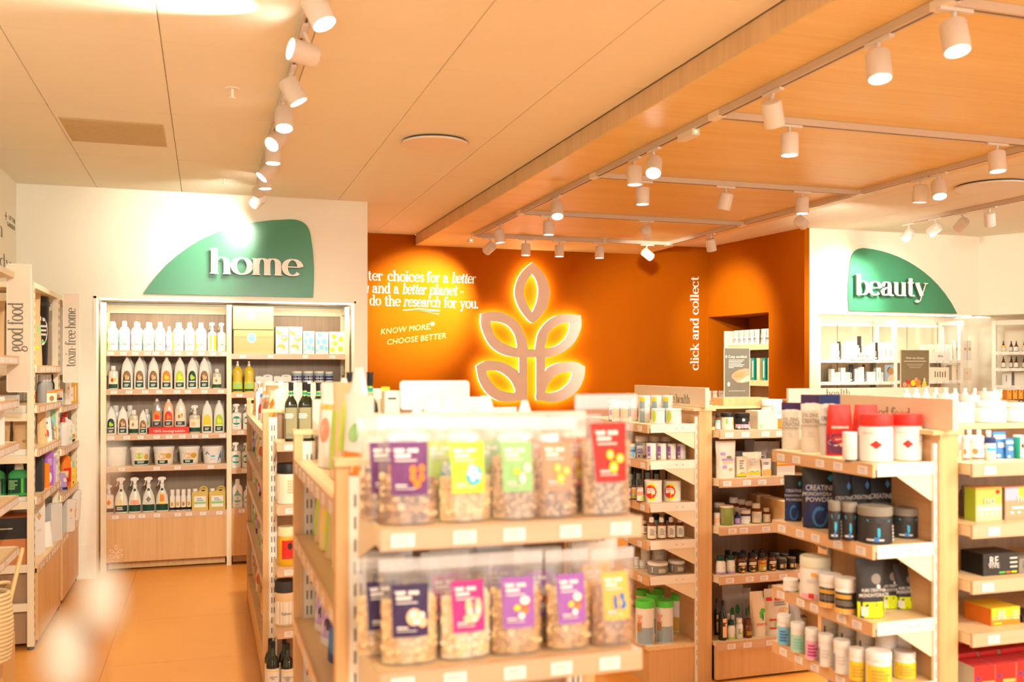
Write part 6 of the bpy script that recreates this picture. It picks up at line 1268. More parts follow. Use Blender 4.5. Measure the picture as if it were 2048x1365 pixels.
row('on the health gondola fourth shelf', .726, z6([('ambw', 362, 495, 513, 'amber bottle with white cap'), ('ambw', 500, 628, 513, 'amber bottle with white cap'), ('ambw', 634, 755, 513, 'amber bottle with white cap'), ('ambw', 757, 876, 520, 'amber bottle with white cap')], 6.825, 1240, 960), 'Y', 4.44)
row('behind the amber bottles', .726, z6([('ambw', 290, 385, 560, 'amber bottle with white cap'), ('dkjar', 440, 540, 470, 'dark jar'), ('dkjar', 600, 700, 475, 'dark jar')], 6.825, 1240, 960), 'Y', 4.60)
row('on the fifth shelf of the health gondola', .548, z6([('greyj', 372, 658, 1118, 'grey jar with white lid'), ('greyj', 655, 893, 1095, 'grey jar with white lid')], 6.825, 1240, 960), 'Y', 4.45, cat='jar')
row('on the fifth shelf of the health gondola', .548, z6([('stackj', 245, 375, 1090, 'pale jar left of the grey jars'), ('stackj', 190, 265, 1055, 'pale jar, farther left'), ('stackj', 430, 640, 950, 'pale jar behind the grey jars'), ('stackj', 280, 415, 940, 'pale jar behind, left')], 6.825, 1240, 960), 'Y', 4.60, cat='jar')
row('on the base of the health gondola', .20, z6([('gcan', 190, 440, 320, 'white cardboard tube with bright green lid'), ('gcan', 445, 683, 318, 'white cardboard tube with bright green lid')], 6.35, 1240, 1150), 'Y', 4.44, cat='canister')
row('on the base of the health gondola', .20, z6([('gcan_y', 640, 828, 245, 'white tube with green lid and gold base'), ('gcan', 330, 540, 235, 'white tube with green lid behind, left')], 6.35, 1240, 1150), 'Y', 4.60, cat='canister')
row('on the base of the health gondola', .20, z6([('gcan', 200, 380, 190, 'green lidded tube in the far row, left'), ('gcan', 420, 590, 175, 'green lidded tube in the far row, right')], 6.35, 1240, 1150), 'Y', 4.78, cat='canister')
# right bay
RB = 'in the right bay, top shelf'
row(RB, 1.283, z6([('bot_aq', 72, 155, 362, 'brown bottle with aqua label'), ('blkj_w', 158, 355, 350, 'cream jar with black lid', 'jar'), ('pinkj', 357, 607, 352, 'black jar with pink label', 'jar'), ('cream_box', 632, 928, 318, 'cream carton with green dot', 'carton', .02, .12), ('blue_or', 932, 1095, 230, 'white lidded tub with blue and orange label', 'tub', .03)], 7.585, 1420, 780), 'Y', 4.37)
row(RB, 1.283, z6([('nutr', 770, 1100, 145, 'wide white lidded tub behind the blue label', 'tub', .08)], 7.585, 1420, 780), 'Y', 4.45)
RB = 'in the right bay, second shelf'
row(RB, 1.036, z6([('pou_lav', 80, 388, 775, 'tall cream pouch with lavender print', 'pouch'), ('car_yel', 388, 530, 1020, 'cream carton with yellow landscape', 'carton'), ('pou_yel', 492, 782, 948, 'cream pouch with yellow landscape', 'pouch', .02), ('car_org', 778, 928, 1045, 'white pouch with orange base', 'pouch')], 7.585, 1420, 780), 'Y', 4.36)
row(RB, 1.036, z6([('car_hill', 932, 1205, 960, 'white carton with orange and yellow band', 'carton', None, .1), ], 7.585, 1420, 780), 'Y', 4.42)
row(RB, 1.036, z6([('sil_d', 520, 680, 760, 'grey pouch at the back', 'pouch'), ('sil_p', 630, 880, 785, 'silver pouch at the back', 'pouch'), ('sil_p', 862, 1060, 785, 'silver pouch at the back', 'pouch'), ('sil_d', 380, 520, 930, 'low grey pouch at the back', 'pouch')], 7.585, 1420, 780), 'Y', 4.60)
RB = 'in the right bay, third shelf'
row(RB, .793, z6([('wbot_or', 50, 140, 455, 'small white jar at the left', 'jar'), ('olvj', 112, 326, 352, 'olive green tub with cream lid', 'tub'), ('purv', 326, 408, 440, 'small purple bottle'), ('wband', 400, 556, 412, 'white jar with dark band', 'jar'), ('wcap', 552, 706, 322, 'tall jar with mint print', 'jar'), ('wsml', 708, 826, 388, 'small jar with orange mark', 'jar'), ('bookbox', 845, 1000, 262, 'cream carton with blue circle', 'carton', 0, .22)], 6.822, 1420, 960), 'Y', 4.37)
row(RB, .793, z6([('lidj', 50, 205, 318, 'jar behind, left'), ('wcap', 240, 400, 240, 'jar behind, second'), ('wcap', 330, 500, 268, 'jar behind, third'), ('wcap', 430, 600, 292, 'jar behind, fourth'), ('bookbox', 570, 760, 200, 'cream carton behind the row', 'carton', .04, .10)], 6.822, 1420, 960), 'Y', 4.50, cat='jar')
RB = 'in the right bay, fourth shelf'
row(RB, .542, z6([('grnv', 76, 215, 1040, 'white jar with dark green lid'), ('grnv', 216, 342, 1030, 'white jar with dark green lid'), ('turm', 355, 492, 1000, 'black jar with turmeric label'), ('turm', 500, 632, 995, 'black jar with turmeric label'), ('turm_g', 637, 770, 988, 'black jar with green and gold label'), ('turm', 775, 902, 985, 'black jar with turmeric label'), ('drkj', 902, 1035, 1060, 'dark spice jar with steel lid'), ('drkj', 1042, 1172, 1055, 'dark spice jar with steel lid')], 6.822, 1420, 960), 'Y', 4.36, cat='jar')
row(RB, .542, z6([('turm', 192, 290, 962, 'black lidded jar in the back row'), ('turm', 290, 385, 985, 'black lidded jar in the back row'), ('turm', 398, 512, 968, 'black lidded jar in the back row'), ('turm', 556, 650, 965, 'black lidded jar in the back row'), ('turm', 652, 752, 955, 'black lidded jar in the back row'), ('drkj', 850, 950, 1000, 'spice jar in the back row'), ('drkj', 960, 1070, 1010, 'spice jar in the back row')], 6.822, 1420, 960), 'Y', 4.52, cat='jar')
row(RB, .542, [('bx_bk', 1588, 1605, 1103, 'black ridged carton at the far right', 'carton', 0, .1), ('bx_bk', 1607, 1625, 1100, 'black ridged carton at the far right', 'carton', 0, .1)], 'Y', 4.50)
RB = 'on the base shelf of the right bay'
row(RB, .20, z6([('wine', 100, 204, 378, 'dark bottle with pink label'), ('wine', 48, 110, 350, 'dark bottle at the left post', None, .09), ('grnb', 203, 306, 615, 'white jar with green lid', 'jar'), ('whb', 305, 402, 588, 'white jar with leaf print', 'jar'), ('ambv', 402, 512, 598, 'amber jar', 'jar'), ('bagleaf', 478, 672, 262, 'white paper bag with green leaves', 'bag', .03, .07), ('bagred', 650, 965, 225, 'white bag with red bands', 'bag', .02, .08)], 6.067, 1420, 1140), 'Y', 4.37)
row(RB, .20, z6([('bagleaf_s', 145, 400, 190, 'silver bag with green leaves, left', 'bag', None, .07), ('bagleaf_s', 365, 495, 225, 'silver bag in the middle', 'bag', None, .06), ('whb', 190, 250, 530, 'white jar behind the green lid', 'jar', -.10), ('whb', 240, 305, 552, 'white jar behind, second', 'jar', -.12), ('bagred', 700, 900, 180, 'white bag behind the red banded one', 'bag', .06, .06), ('sil_p', 960, 1210, 400, 'cream pouch lying low at the right', 'pouch', -.1)], 6.067, 1420, 1140), 'Y', 4.58)
# poster and plinth on top of the health gondola
p = PY(1474, 803, 4.62); t = thing('poster_stand', 'A4 poster in clear stand showing cupped hands, B Corp certified', 'poster', (p.x, 4.62, 1.44))
za = PY(1474, 697, 4.62).z - 1.44; hw = .078
PGR = mat('poster_brown', (.12, .10, .065), .35); HAND = mat('poster_hand', (.42, .25, .14), .5)
boxo('poster', -hw, hw, 0, .003, 0.004, za, PGR, t); b = M(); b.box(-hw - .003, hw + .003, -.002, -.0004, 0, .0035, CLEAR); b.box(-hw - .003, hw + .003, .004, .02, 0, .004, CLEAR); b.box(-hw - .002, -hw, -.001, .004, 0, za, WHITEM); b.box(hw, hw + .002, -.001, .004, 0, za, WHITEM); b.box(-hw, hw, -.001, .004, za, za + .002, WHITEM); b.build('holder', t, smooth=False)
text(t, 'B Corp certified', .020, (-.006, -.0012, za * .825), FRONT, C('wh'), .0003)
b = M()
for k in range(5): b.box(-.052, .045 - .01 * (k % 3), -.0010, -.0004, za * (.755 - .032 * k), za * (.755 - .032 * k) + .003, C('lg'))
b.box(-.052, -.02, -.0010, -.0004, za * .60, za * .60 + .003, C('lg')); b.box(-.052, .052, -.001, -.0004, za * .13, za * .13 + .0015, C('lg'))
b.prism([(-.052 + .008 * math.cos(q * .628), za * .27 + .012 * math.sin(q * .628)) for q in range(10)], .0006, C('cl'), 'y', (0, -.0012, 0))
b.build('print', t, smooth=False)
b = M(); b.prism([(-.034, za * .40), (-.02, za * .36), (.0, za * .30), (.03, za * .29), (hw, za * .32), (hw, za * .58), (.05, za * .59), (.01, za * .56), (-.02, za * .50), (-.034, za * .45)], .0006, HAND, 'y', (0, -.0012, 0))
b.prism([(-.026, za * .43), (-.01, za * .40), (.02, za * .41), (.04, za * .44), (.045, za * .50), (.01, za * .53), (-.015, za * .49)], .0006, C('br'), 'y', (0, -.0020, 0))
b.prism([(.0, za * .34), (.03, za * .36), (.05, za * .42), (.07, za * .44), (hw, za * .44), (hw, za * .34), (.03, za * .30)], .0006, mat('poster_hand2', (.70, .48, .30), .5), 'y', (0, -.0028, 0)); b.build('hands_picture', t, smooth=False)
t = thing('plinth_box', 'pale oak plinth box under the hands poster', 'plinth', (p.x + .01, 4.62, 1.398)); b = M(); b.box(-.13, .15, -.06, .06, 0, .041, W_BASE); b.box(-.13, .15, -.06, .06, .0405, .0415, W_TOP); b.build('plinth_body', t, smooth=False)
for k, u in enumerate((1418, 1430, 1442)): free('stackj', u, 810, Y=4.78, Z=1.398, w=.028, h=.075, label='small clear jar on the gondola top left of the poster, ' + ['left', 'middle', 'right'][k], cat='jar')
# niche contents
for k in range(9):
    x = .90 - .095 * k if k < 3 else .88 - .095 * k
    q = nl(x, .25, 1.8605); STY.setdefault('clearpouch', dict(k='pouch', name='pouch', body=mat('clear_pouch', (.62, .54, .46), .25), seal=C('lg'), top=.9, dec=(('r', -.95, .95, .03, .55, 'wh'),), txt=((-.0, .36, .40, 'dg', 'REE'), (-.0, .20, .24, 'dg', 'VIVE'))))
    if x > .18: product('clearpouch', q, ang + R(-20) if 0 else ang, .088, .165, 'clear white pouch %s from the right in the niche top shelf' % ['first', 'second', 'third', 'fourth', 'fifth', 'sixth', 'seventh', 'eighth', 'ninth'][k], 'pouch', 'clear pouches in the niche', d=.05)
for k in range(9):
    x = .98 - .095 * k; q = nl(x, .27, 1.4705)
    if x < .18: continue
    t = thing('book', ['green spined book', 'cream spined book'][k % 2] + ' %s from the right in the niche' % ['first', 'second', 'third', 'fourth', 'fifth', 'sixth', 'seventh', 'eighth', 'ninth'][k], 'book', q, ang, 'books on the middle niche shelf')
    b = M(); b.box(-.028, .028, -.08, .08, 0, .24, C('tl') if k % 2 == 0 else C('al')); b.build('cover', t, smooth=False); b = M(); b.box(-.010, .006, -.081, -.080, .03, .21, C('cr')); b.build('spine_print', t, smooth=False)
for k in range(3):
    q = nl(.82, .30, 1.1005 + .012 * k); t = thing('magazine', 'magazine lying flat low in the niche, %s of three' % ['lowest', 'middle', 'topmost'][k], 'magazine', q, ang + .1 * k); b = M(); b.box(-.13, .13, -.09, .09, 0, .011, C(['cl', 'gy', 'lg'][k])); b.build('pages', t, smooth=False)

# ---- creatine gondola, left side shelves (front edge at x=2.034)
C1 = 'on the top shelf of the creatine gondola'
row(C1, 1.291, [('cr_gry', 1563, 1604, 806, 'smaller grey creatine pouch with dark seal'), ('cr_gry', 1602, 1644, 790, 'grey creatine pouch with dark seal, front'), ('cr_blu', 1640, 1680, 790, 'pale creatine pouch with blue seal')], 'X', 2.12, rz=R(-40), cat='pouch')
row(C1, 1.291, [('redp', 1650, 1708, 810, 'red pouch with white stripe, front'), ('redp', 1702, 1762, 810, 'red pouch, behind')], 'X', 2.14, rz=R(-20), cat='pouch')
row(C1, 1.291, z6([('redtub', 832, 1140, 378, 'large white tub with red lid band'), ('redtub', 1118, 1390, 378, 'large white tub with red lid band')], 4.265, 1520, 740), 'Y', 2.66, cat='tub', rz=R(-12))
row(C1, 1.291, [('wshort', 1684, 1716, 865, 'short plain white tub')], 'Y', 2.70, cat='tub')
C2 = 'on the creatine gondola second shelf'
row(C2, 1.027, z6([('cr_nav', 205, 362, 900, 'navy creatine powder pouch'), ('cr_nav', 358, 640, 830, 'large navy creatine powder pouch')], 4.265, 1520, 740), 'X', 2.10, rz=R(-25), cat='pouch')
row(C2, 1.027, z6([('cr_blk', 625, 775, 870, 'black creatine pouch in the back row'), ('cr_blk', 765, 935, 860, 'black creatine pouch in the back row'), ('cr_blk', 915, 1110, 850, 'black creatine pouch in the back row')], 4.265, 1520, 740), 'Y', 2.80, rz=R(-15), cat='pouch')
row(C2, 1.027, z6([('vjar', 580, 690, 1120, 'small dark jar with blue V mark', None, .08), ('vjar', 688, 832, 1130, 'small dark jar with blue V mark', None, .06), ('vjar', 825, 1135, 1160, 'large dark jar with blue V mark'), ('vjar', 1120, 1358, 1175, 'large dark jar with blue V mark', None, .05)], 4.265, 1520, 740), 'Y', 2.64, cat='jar')
C3 = 'on the creatine gondola third shelf'
row(C3, .780, z6([('limep', 865, 1105, 250, 'black pouch with lime base'), ('limep', 1060, 1240, 262, 'black pouch with lime base', None, .08), ('limep', 1200, 1400, 300, 'black pouch with lime base', None, .06)], 4.475, 1520, 1060), 'Y', 2.65, rz=R(-8), cat='pouch')
row(C3, .780, z6([('wblk', 522, 735, 395, 'white jar with black and orange label', None, .13), ('wblk', 665, 872, 430, 'white jar with black and orange label', None, .04)], 4.475, 1520, 1060), 'Y', 2.68, rz=R(-25), cat='jar')
row(C3, .780, z6([('cream_t', 352, 640, 235, 'large cream tub with sage lid')], 4.475, 1520, 1060), 'Y', 2.93, rz=R(-20), cat='tub')
row(C3, .780, z6([('wshort', 205, 345, 440, 'small white tub at the far end')], 4.475, 1520, 1060), 'Y', 3.05, cat='tub')
C4 = 'on the fourth shelf of the creatine gondola'
y_ = [3.06, 2.98, 2.90, 2.82, 2.74]
for st, u0, u1, vt, lab, Y_ in [('can_sb', 150, 285, 760, 'white tub with sky blue label', 3.09), ('can_mi', 272, 405, 830, 'white tub with mint label', 2.99), ('can_pk', 402, 525, 880, 'white tub with pink label', 2.90), ('can_wh', 520, 660, 935, 'white tub with navy side print', 2.82), ('can_wh', 655, 810, 985, 'plain white tub beside the yellow ones', 2.74), ('can_ye', 792, 945, 1060, 'white lidded tub with yellow label, left', 2.665), ('can_ye', 940, 1182, 1080, 'large yellow labelled tub at the corner', 2.60), ('can_ye', 1185, 1398, 1080, 'yellow labelled tub, right', 2.64)]:
    row(C4, .572, z6([(st, u0, u1, vt, lab)], 4.475, 1520, 1060), 'Y', Y_, rz=R(-20), cat='tub')
for k in range(8):
    x, y = 2.20 + .075 * (k % 2) * .8, 2.68 + .10 * (k // 2); product('can_wh', (x, y + .03, .5725), 0, .072, .135, 'white lidded tub behind the coloured tubs, creatine gondola, %s from the near end, %s column' % ((['first'] + ORD[1:])[k // 2], ['left', 'right'][k % 2]), 'tub', 'white tubs in the back rows', d=None)
# right bay of the creatine gondola
D1 = 'in the far right bay, top shelf'
row(D1, 1.288, z6([('nutr', 470, 600, 700, 'white tub with almond picture', 'tub'), ('nutr', 565, 820, 700, 'white tub with almond picture', 'tub', .02), ('bluej', 822, 1000, 725, 'white jar with navy lid and blue bar', 'jar'), ('bluep', 945, 1145, 640, 'blue pouch with grey top', 'pouch', .04), ('bluep', 1138, 1262, 740, 'smaller blue pouch', 'pouch', .02), ('grns', 1258, 1425, 690, 'teal green tub', 'tub', .02)], 7.585, 1860, 780), 'Y', 2.60, cat='tub')
row(D1, 1.288, z6([('whb', 400, 490, 610, 'white capped back jar'), ('whb', 545, 640, 610, 'white capped back jar'), ('whb', 690, 790, 610, 'white capped back jar'), ('whb', 830, 940, 620, 'white capped back jar')], 7.585, 1860, 780), 'Y', 2.74, cat='jar')
row('in the far right bay, second shelf', 1.087, z6([('ro_or', 425, 648, 915, 'orange carton with lime side', None, 0, .05), ('ro_pk', 672, 960, 910, 'pink and lime carton', None, 0, .05)], 4.264, 1840, 760), 'Y', 2.60, cat='carton')
row('in the far right bay, second shelf', 1.087, z6([('sil_d', 355, 430, 900, 'grey carton end at the left', None, 0, .12)], 4.264, 1840, 760), 'Y', 2.70, cat='carton')
row('in the far right bay, third shelf', .906, z6([('rv_dk', 462, 776, 190, 'dark grey carton with large white lettering', None, 0, .10), ('rv_tn', 780, 985, 232, 'tan carton with dark lettering', None, 0, .10)], 4.476, 1840, 1060), 'Y', 2.61, cat='carton')
row('in the far right bay, fourth shelf', .734, z6([('rv_or', 515, 768, 665, 'orange carton with white lettering', None, 0, .12), ('rv_dk', 792, 1000, 735, 'black carton with white lettering', None, 0, .12)], 4.476, 1840, 1060), 'Y', 2.63, cat='carton')
for k in range(18):
    i, j = k % 6, k // 6
    product('redbox', (2.47 + .088 * i + .02 * j, 2.60 + .10 * j, .5305), R((k * 37) % 9 - 4), .082, .078 + .012 * j, 'red carton, %s row, %s from left, bottom shelf of the far right bay' % (['front', 'middle', 'back'][j], (['first'] + ORD[1:])[i]), 'carton', 'red cartons on the bottom shelf at the right', d=.09)
# big white tubs and bottles on the deck
DT = 'on the deck of the creatine gondola'
row(DT, 1.398, [('bigw', 1896, 1949, 806, 'large white tub with grey print'), ('bigw', 1948, 2014, 803, 'large white tub with grey print'), ('bigw', 2004, 2075, 806, 'large white tub with grey print')], 'Y', 2.86, cat='tub')
row('in the row behind the large tubs', 1.398, [('bigw', 1872, 1914, 789, 'white tub'), ('bigw', 1916, 1960, 791, 'white tub'), ('bigw', 1952, 2002, 784, 'white tub')], 'Y', 3.08, cat='tub')
row('in a row behind the white tubs', 1.398, [('whbot', 1803 + 19.5 * k, 1822 + 19.5 * k, 777, 'white capped bottle') for k in range(10)], 'Y', 3.62)
boxo('top_deck', 2.60, 4.0, 3.15, 3.75, 1.37, 1.397, W_TOP, G4)
p = PY(1780, 800, 3.25); t = thing('paper_roll', 'long white roll lying on the deck behind the good food header', 'paper roll', (p.x, 3.25, 1.43))
b = M(); b.tube([(-.13, 0, 0), (.13, 0, 0)], .034, C('wh'), 20); b.build('roll', t); b = M(); b.tube([(.132, 0, 0), (-.132, 0, 0)], .012, C('kr'), 12); b.build('core', t)
p = PY(1895, 803, 3.0); t = thing('tray', 'green rimmed white tray on the deck', 'tray', (p.x, 3.3, 1.397)); b = M(); b.box(-.06, .06, -.05, .05, 0, .018, C('wh')); b.box(-.062, .062, -.052, .052, .004, .008, C('gr2')); b.build('tray_body', t, smooth=False)
# fruit poster
p = PY(1830, 800, 5.2); t = thing('poster_stand', 'A4 poster in stand showing fruit, crate and bottle', 'poster', (p.x, 5.2, 1.397))
hw = (PY(1858, 750, 5.2).x - PY(1802, 750, 5.2).x) / 2; za = PY(1830, 701, 5.2).z - 1.397
boxo('poster', -hw, hw, 0, .003, .003, za, mat('poster_olive', (.17, .145, .075), .4), t)
b = M(); b.box(-hw - .004, -hw, -.001, .004, 0, za, WHITEM); b.box(hw, hw + .004, -.001, .004, 0, za, WHITEM); b.box(-hw, hw, -.001, .004, za, za + .003, WHITEM); b.box(-hw, hw, .004, .03, 0, .004, CLEAR); b.build('holder', t, smooth=False)
text(t, 'How we choose', .022, (0, -.0012, za * .84), FRONT, C('wh'), .0003)
b = M(); b.box(-hw * .8, hw * .8, -.001, -.0004, za * .77, za * .775 + .002, C('cl'))
for k in range(3): b.box(-hw * (.6 - .1 * k), hw * (.6 - .1 * k), -.001, -.0004, za * (.71 - .035 * k), za * (.71 - .035 * k) + .002, C('lg'))
def dsk(cx, cz, r, m, o=0, s=1): b.prism([(cx + r * math.cos(q * .5236), cz + r * s * math.sin(q * .5236)) for q in range(12)], .0005, m, 'y', (0, -.0010 - o, 0))
b.prism([(-hw, 0.004), (hw * .5, .004), (hw * .4, za * .30), (-hw * .6, za * .12), (-hw, za * .14)], .0005, C('lo'), 'y', (0, -.0016, 0))
b.prism([(hw * .3, .004), (hw, .004), (hw, za * .28), (hw * .3, za * .22)], .0005, C('lg'), 'y', (0, -.0014, 0))
for i, (x, z, r_, c_) in enumerate([(-.75, .30, .016, 'sal'), (-.45, .26, .017, 'or_'), (-.15, .33, .020, 'ye'), (.15, .30, .016, 'or_'), (-.5, .36, .013, 'rd'), (.05, .40, .014, 'sal'), (.25, .35, .013, 'or_'), (-.85, .18, .016, 'or_')]): dsk(x * hw, z * za, r_, C(c_), .0012 + .0004 * i)
b.box(hw * .45, hw * .8, -.0052, -.0047, za * .08, za * .30, C('pch')); b.box(hw * .5, hw * .75, -.0056, -.0051, za * .26, za * .36, C('ye')); b.box(hw * .56, hw * .68, -.0060, -.0055, za * .36, za * .43, C('cr')); b.build('print', t, smooth=False)

# ---- left wall shelves
def lw(style, y, Z, w, h, label, cat, x=-1.0, rz=R(62), d=None, group=None):
    if rz == R(62):
        x, u = (-.972, 80 + (y - 6.05) * 52) if y < 6.97 else (-.955, 124 + (y - 7.0) * 24)
        y = min(PX(u, 700, x).y, 6.88 if y < 6.97 else 7.83)
        w = w * .8
    return product(style, (x, y, Z + .0005), rz, w, h, label, cat, group, d=d)
lw('ksack', 6.46, 1.615, .20, .455, 'tall kraft paper sack on the top left wall shelf', 'paper sack', x=-1.04, rz=R(50), d=.13)
lw('kbag', 6.30, 1.615, .18, .42, 'second kraft sack behind the post, top left wall shelf', 'paper sack', x=-1.22, rz=R(20), d=.12)
lw('bin', 6.79, 1.615, .19, .44, 'black lidded bin with white oval label on the top left wall shelf', 'bin', x=-1.05, rz=R(40))
for k in range(7): lw('lbott', 6.12 + .115 * k, 1.385, .07, .175, 'grey bottle with white cap, %s from the near end, second left wall shelf' % ORD[k].replace('', 'first') if k == 0 else 'grey bottle with white cap, %s from the near end, second left wall shelf' % ORD[k], 'bottle', x=-1.10, group='grey bottles on the second left wall shelf')
lw('bx_snk', 6.20, 1.385, .14, .07, 'orange and brown snack carton, near end of second left wall shelf', 'carton', x=-.98, d=.10); lw('bx_snk', 6.44, 1.385, .16, .075, 'orange and brown snack carton, middle of second left wall shelf', 'carton', x=-.98, d=.10); lw('gbx', 6.72, 1.385, .14, .06, 'small white and navy carton on second left wall shelf', 'carton', x=-.98, d=.1)
for k, (st, y, w_, h_, lb, ct) in enumerate([('kbag', 6.10, .10, .20, 'brown paper bag with print', 'bag'), ('snack_r', 6.20, .08, .16, 'white and red pack', 'bag'), ('wbag', 6.30, .09, .19, 'plain white pack', 'bag'), ('sil_d', 6.40, .09, .17, 'grey pack', 'bag'), ('tube_g', 6.56, .10, .20, 'large green tube', 'tube'), ('tube_g', 6.66, .07, .15, 'small green tube', 'tube'), ('snack_g', 6.76, .08, .14, 'green pack', 'bag'), ('bx_kr', 6.87, .07, .08, 'small brown carton', 'carton')]): lw(st, y, 1.135, w_, h_, lb + ' on the third left wall shelf', ct, x=-1.0, d=.06)
for k, (st, y, w_, h_, lb, ct) in enumerate([('bx_org', 6.09, .05, .15, 'orange carton', 'carton'), ('bx_pu', 6.17, .10, .215, 'tall purple carton', 'carton'), ('bx_mg', 6.29, .08, .165, 'purple and magenta carton', 'carton'), ('wbag', 6.40, .12, .235, 'white folded bag', 'bag'), ('bx_ye', 6.47, .05, .17, 'yellow carton', 'carton'), ('bx_wh', 6.55, .06, .18, 'white carton', 'carton'), ('det_blue', 6.66, .08, .18, 'white bottle', 'bottle'), ('wtub2', 6.80, .10, .15, 'white lidded tub', 'tub'), ('bx_wh', 6.89, .05, .14, 'small white carton', 'carton')]): lw(st, y, .862, w_, h_, lb + ' on the fourth left wall shelf', ct, x=-.99, d=.09)
for k in range(3): product('gbott', (-1.28 + .125 * k, 6.14, .8625), 0, .11, .185, 'dark green bottle with cream cap, %s seen through the shelf end' % ['left', 'middle', 'right'][k], 'bottle', None)
for k in range(4): product('bx_bk', (-1.28 + .10 * k, 6.34, .8625), 0, .095, .20, 'dark carton behind the green bottles, %s' % ['first', 'second', 'third', 'fourth'][k], 'carton', 'dark cartons behind the green bottles', d=.08)
for k in range(3): product('kbag', (-1.26 + .13 * k, 6.12, 1.1355), 0, .12, .18, 'brown bag seen through the shelf end, %s' % ['left', 'middle', 'right'][k], 'bag', None, d=.07)
for k in range(4): product('bx_gy', (-1.29 + .075 * k, 6.10, 1.3855), 0, .072, .06, 'cream carton seen through the shelf end, %s' % ['first', 'second', 'third', 'fourth'][k], 'carton', 'cream cartons at the shelf end', d=.1)
LB_ = 'on the lowest left wall shelf'
product('bx_bko', (-1.13, 6.20, .4725), 0, .30, .27, 'large orange carton with black upper half ' + LB_, 'carton', None, d=.22); product('bx_bk', (-1.31 + .02, 6.16, .4725), 0, .02, .26, 'black carton edge beside the large orange carton', 'carton', None, d=.2) 
lw('bx_wh', 6.42, .472, .14, .34, 'tall white carton with small prints ' + LB_, 'carton', x=-1.02, rz=R(70), d=.12); lw('bx_kr', 6.42, .815, .12, .03, 'kraft carton lying on the tall white carton', 'carton', x=-1.02, rz=R(70), d=.1)
lw('sil_p', 6.62, .472, .14, .20, 'clear film pack ' + LB_, 'bag', d=.08); lw('wbag', 6.24, .472, .14, .15, 'crumpled clear bag ' + LB_, 'bag', x=-.97, d=.08); lw('bx_bk', 6.80, .472, .07, .05, 'small black clip box ' + LB_, 'box', x=-.96, d=.05); lw('bx_gy', 6.70, .472, .14, .24, 'grey carton ' + LB_, 'carton', x=-1.15, d=.1)
for k, (st, y, w_, h_, lb) in enumerate([('bx_wh', 7.10, .08, .17, 'white carton'), ('bx_kr', 7.24, .14, .20, 'ochre carton with cream label'), ('bx_kr', 7.44, .14, .205, 'ochre carton with cream label, middle'), ('bx_kr', 7.60, .12, .20, 'ochre carton with cream label, far'), ('bx_wh', 7.78, .12, .19, 'white carton, far')]): lw(st, y, 1.345, w_, h_, lb + ' under the toxin-free home sign', 'carton', x=-1.0, d=.08)
for k, (st, y, w_, h_, lb, ct) in enumerate([('reddet', 7.08, .10, .20, 'white bottle with red cap', 'bottle'), ('redspr', 7.28, .14, .27, 'trigger spray with red head', 'spray bottle'), ('wshort', 7.46, .08, .12, 'small white tub', 'tub'), ('mist', 7.58, .07, .15, 'small white bottle with gold label', 'bottle'), ('mist_b', 7.70, .07, .14, 'small white bottle with brown label', 'bottle'), ('snack_o', 7.80, .08, .12, 'orange pack', 'bag')]): lw(st, y, 1.055, w_, h_, lb + ' on the far left wall bay', ct, x=-1.0, d=.06)
for k, (st, y, w_, h_, lb, ct) in enumerate([('snack_v', 7.06, .08, .12, 'violet pack', 'bag'), ('orgb', 7.26, .11, .29, 'tall orange bottle', 'bottle'), ('honey', 7.14, .09, .13, 'gold jar', 'jar'), ('bx_ye', 7.40, .07, .14, 'yellow carton', 'carton'), ('snack_o', 7.50, .08, .15, 'orange pack', 'bag'), ('mist', 7.60, .07, .17, 'white bottle', 'bottle'), ('bx_ye', 7.70, .06, .12, 'small yellow carton', 'carton'), ('snack_g', 7.80, .07, .16, 'green pack', 'bag')]): lw(st, y, .745, w_, h_, lb + ' on the lower far left wall shelf', ct, x=-1.0, d=.06)
for k, (st, y, w_, h_, lb) in enumerate([('bx_wh', 6.99, .10, .22, 'cream carton'), ('wtubs', 7.16, .12, .16, 'white lidded bucket with orange label, near'), ('wtubs', 7.46, .12, .18, 'white lidded bucket with orange label, far'), ('tub_wh', 7.90, .16, .22, 'large white lidded bucket')]): lw(st, y, .465, w_, h_, lb + ' on the base of the far left wall bay', 'bucket' if 'bucket' in lb else 'carton', x=-1.02, d=.14)
# nearest left unit
NU = 'on the nearest left wall unit'
product('bx_wh', (-.985, 5.24, 1.2245), R(20), .075, .235, 'tall white carton with small diamond print ' + NU, 'carton', None, d=.06)
for k, (x, y) in enumerate([(-1.0, 5.06), (-.985, 5.19), (-1.08, 5.25)]): product('abott', (x, y, .9505), R(30), .062, .165, 'dark bottle with gold cap, %s ' % ['near', 'middle', 'back'][k] + NU, 'bottle', None)
product('gbx', (-.985, 5.12, .6905), R(20), .055, .10, 'small white and navy carton with red dots ' + NU, 'carton', None, d=.05)
for k in range(3): product('bx_gy', (-1.2, 5.05 + .12 * k, 1.4405), R(90), .1, .12, 'grey carton high up, %s ' % ['near', 'middle', 'far'][k] + NU, 'carton', None, d=.1)
p = PX(5, 1185, -.86); t = thing('woven_basket', 'tall woven basket with rope coils at the left frame edge', 'basket', (p.x - .06, p.y, .30))
ROPE = mat('rope', (.62, .46, .24), .8); bt = p.z - .30
b = M()
for k in range(17):
    z = .012 + k * (bt / 17); r = .085 + .012 * math.sin(k * .2); b.tube([(r * math.cos(q * .3927), r * math.sin(q * .3927), z) for q in range(17)], bt / 34 * 1.1, ROPE, 5)
b.build('coils', t); b = M(); b.tube([(.085 * math.cos(q * .2618 + 3.9), .02 + .085 * math.sin(q * .2618 + 3.9), bt + .05 * math.sin(q * .2618)) for q in range(13)], .008, ROPE, 6); b.build('handle', t)
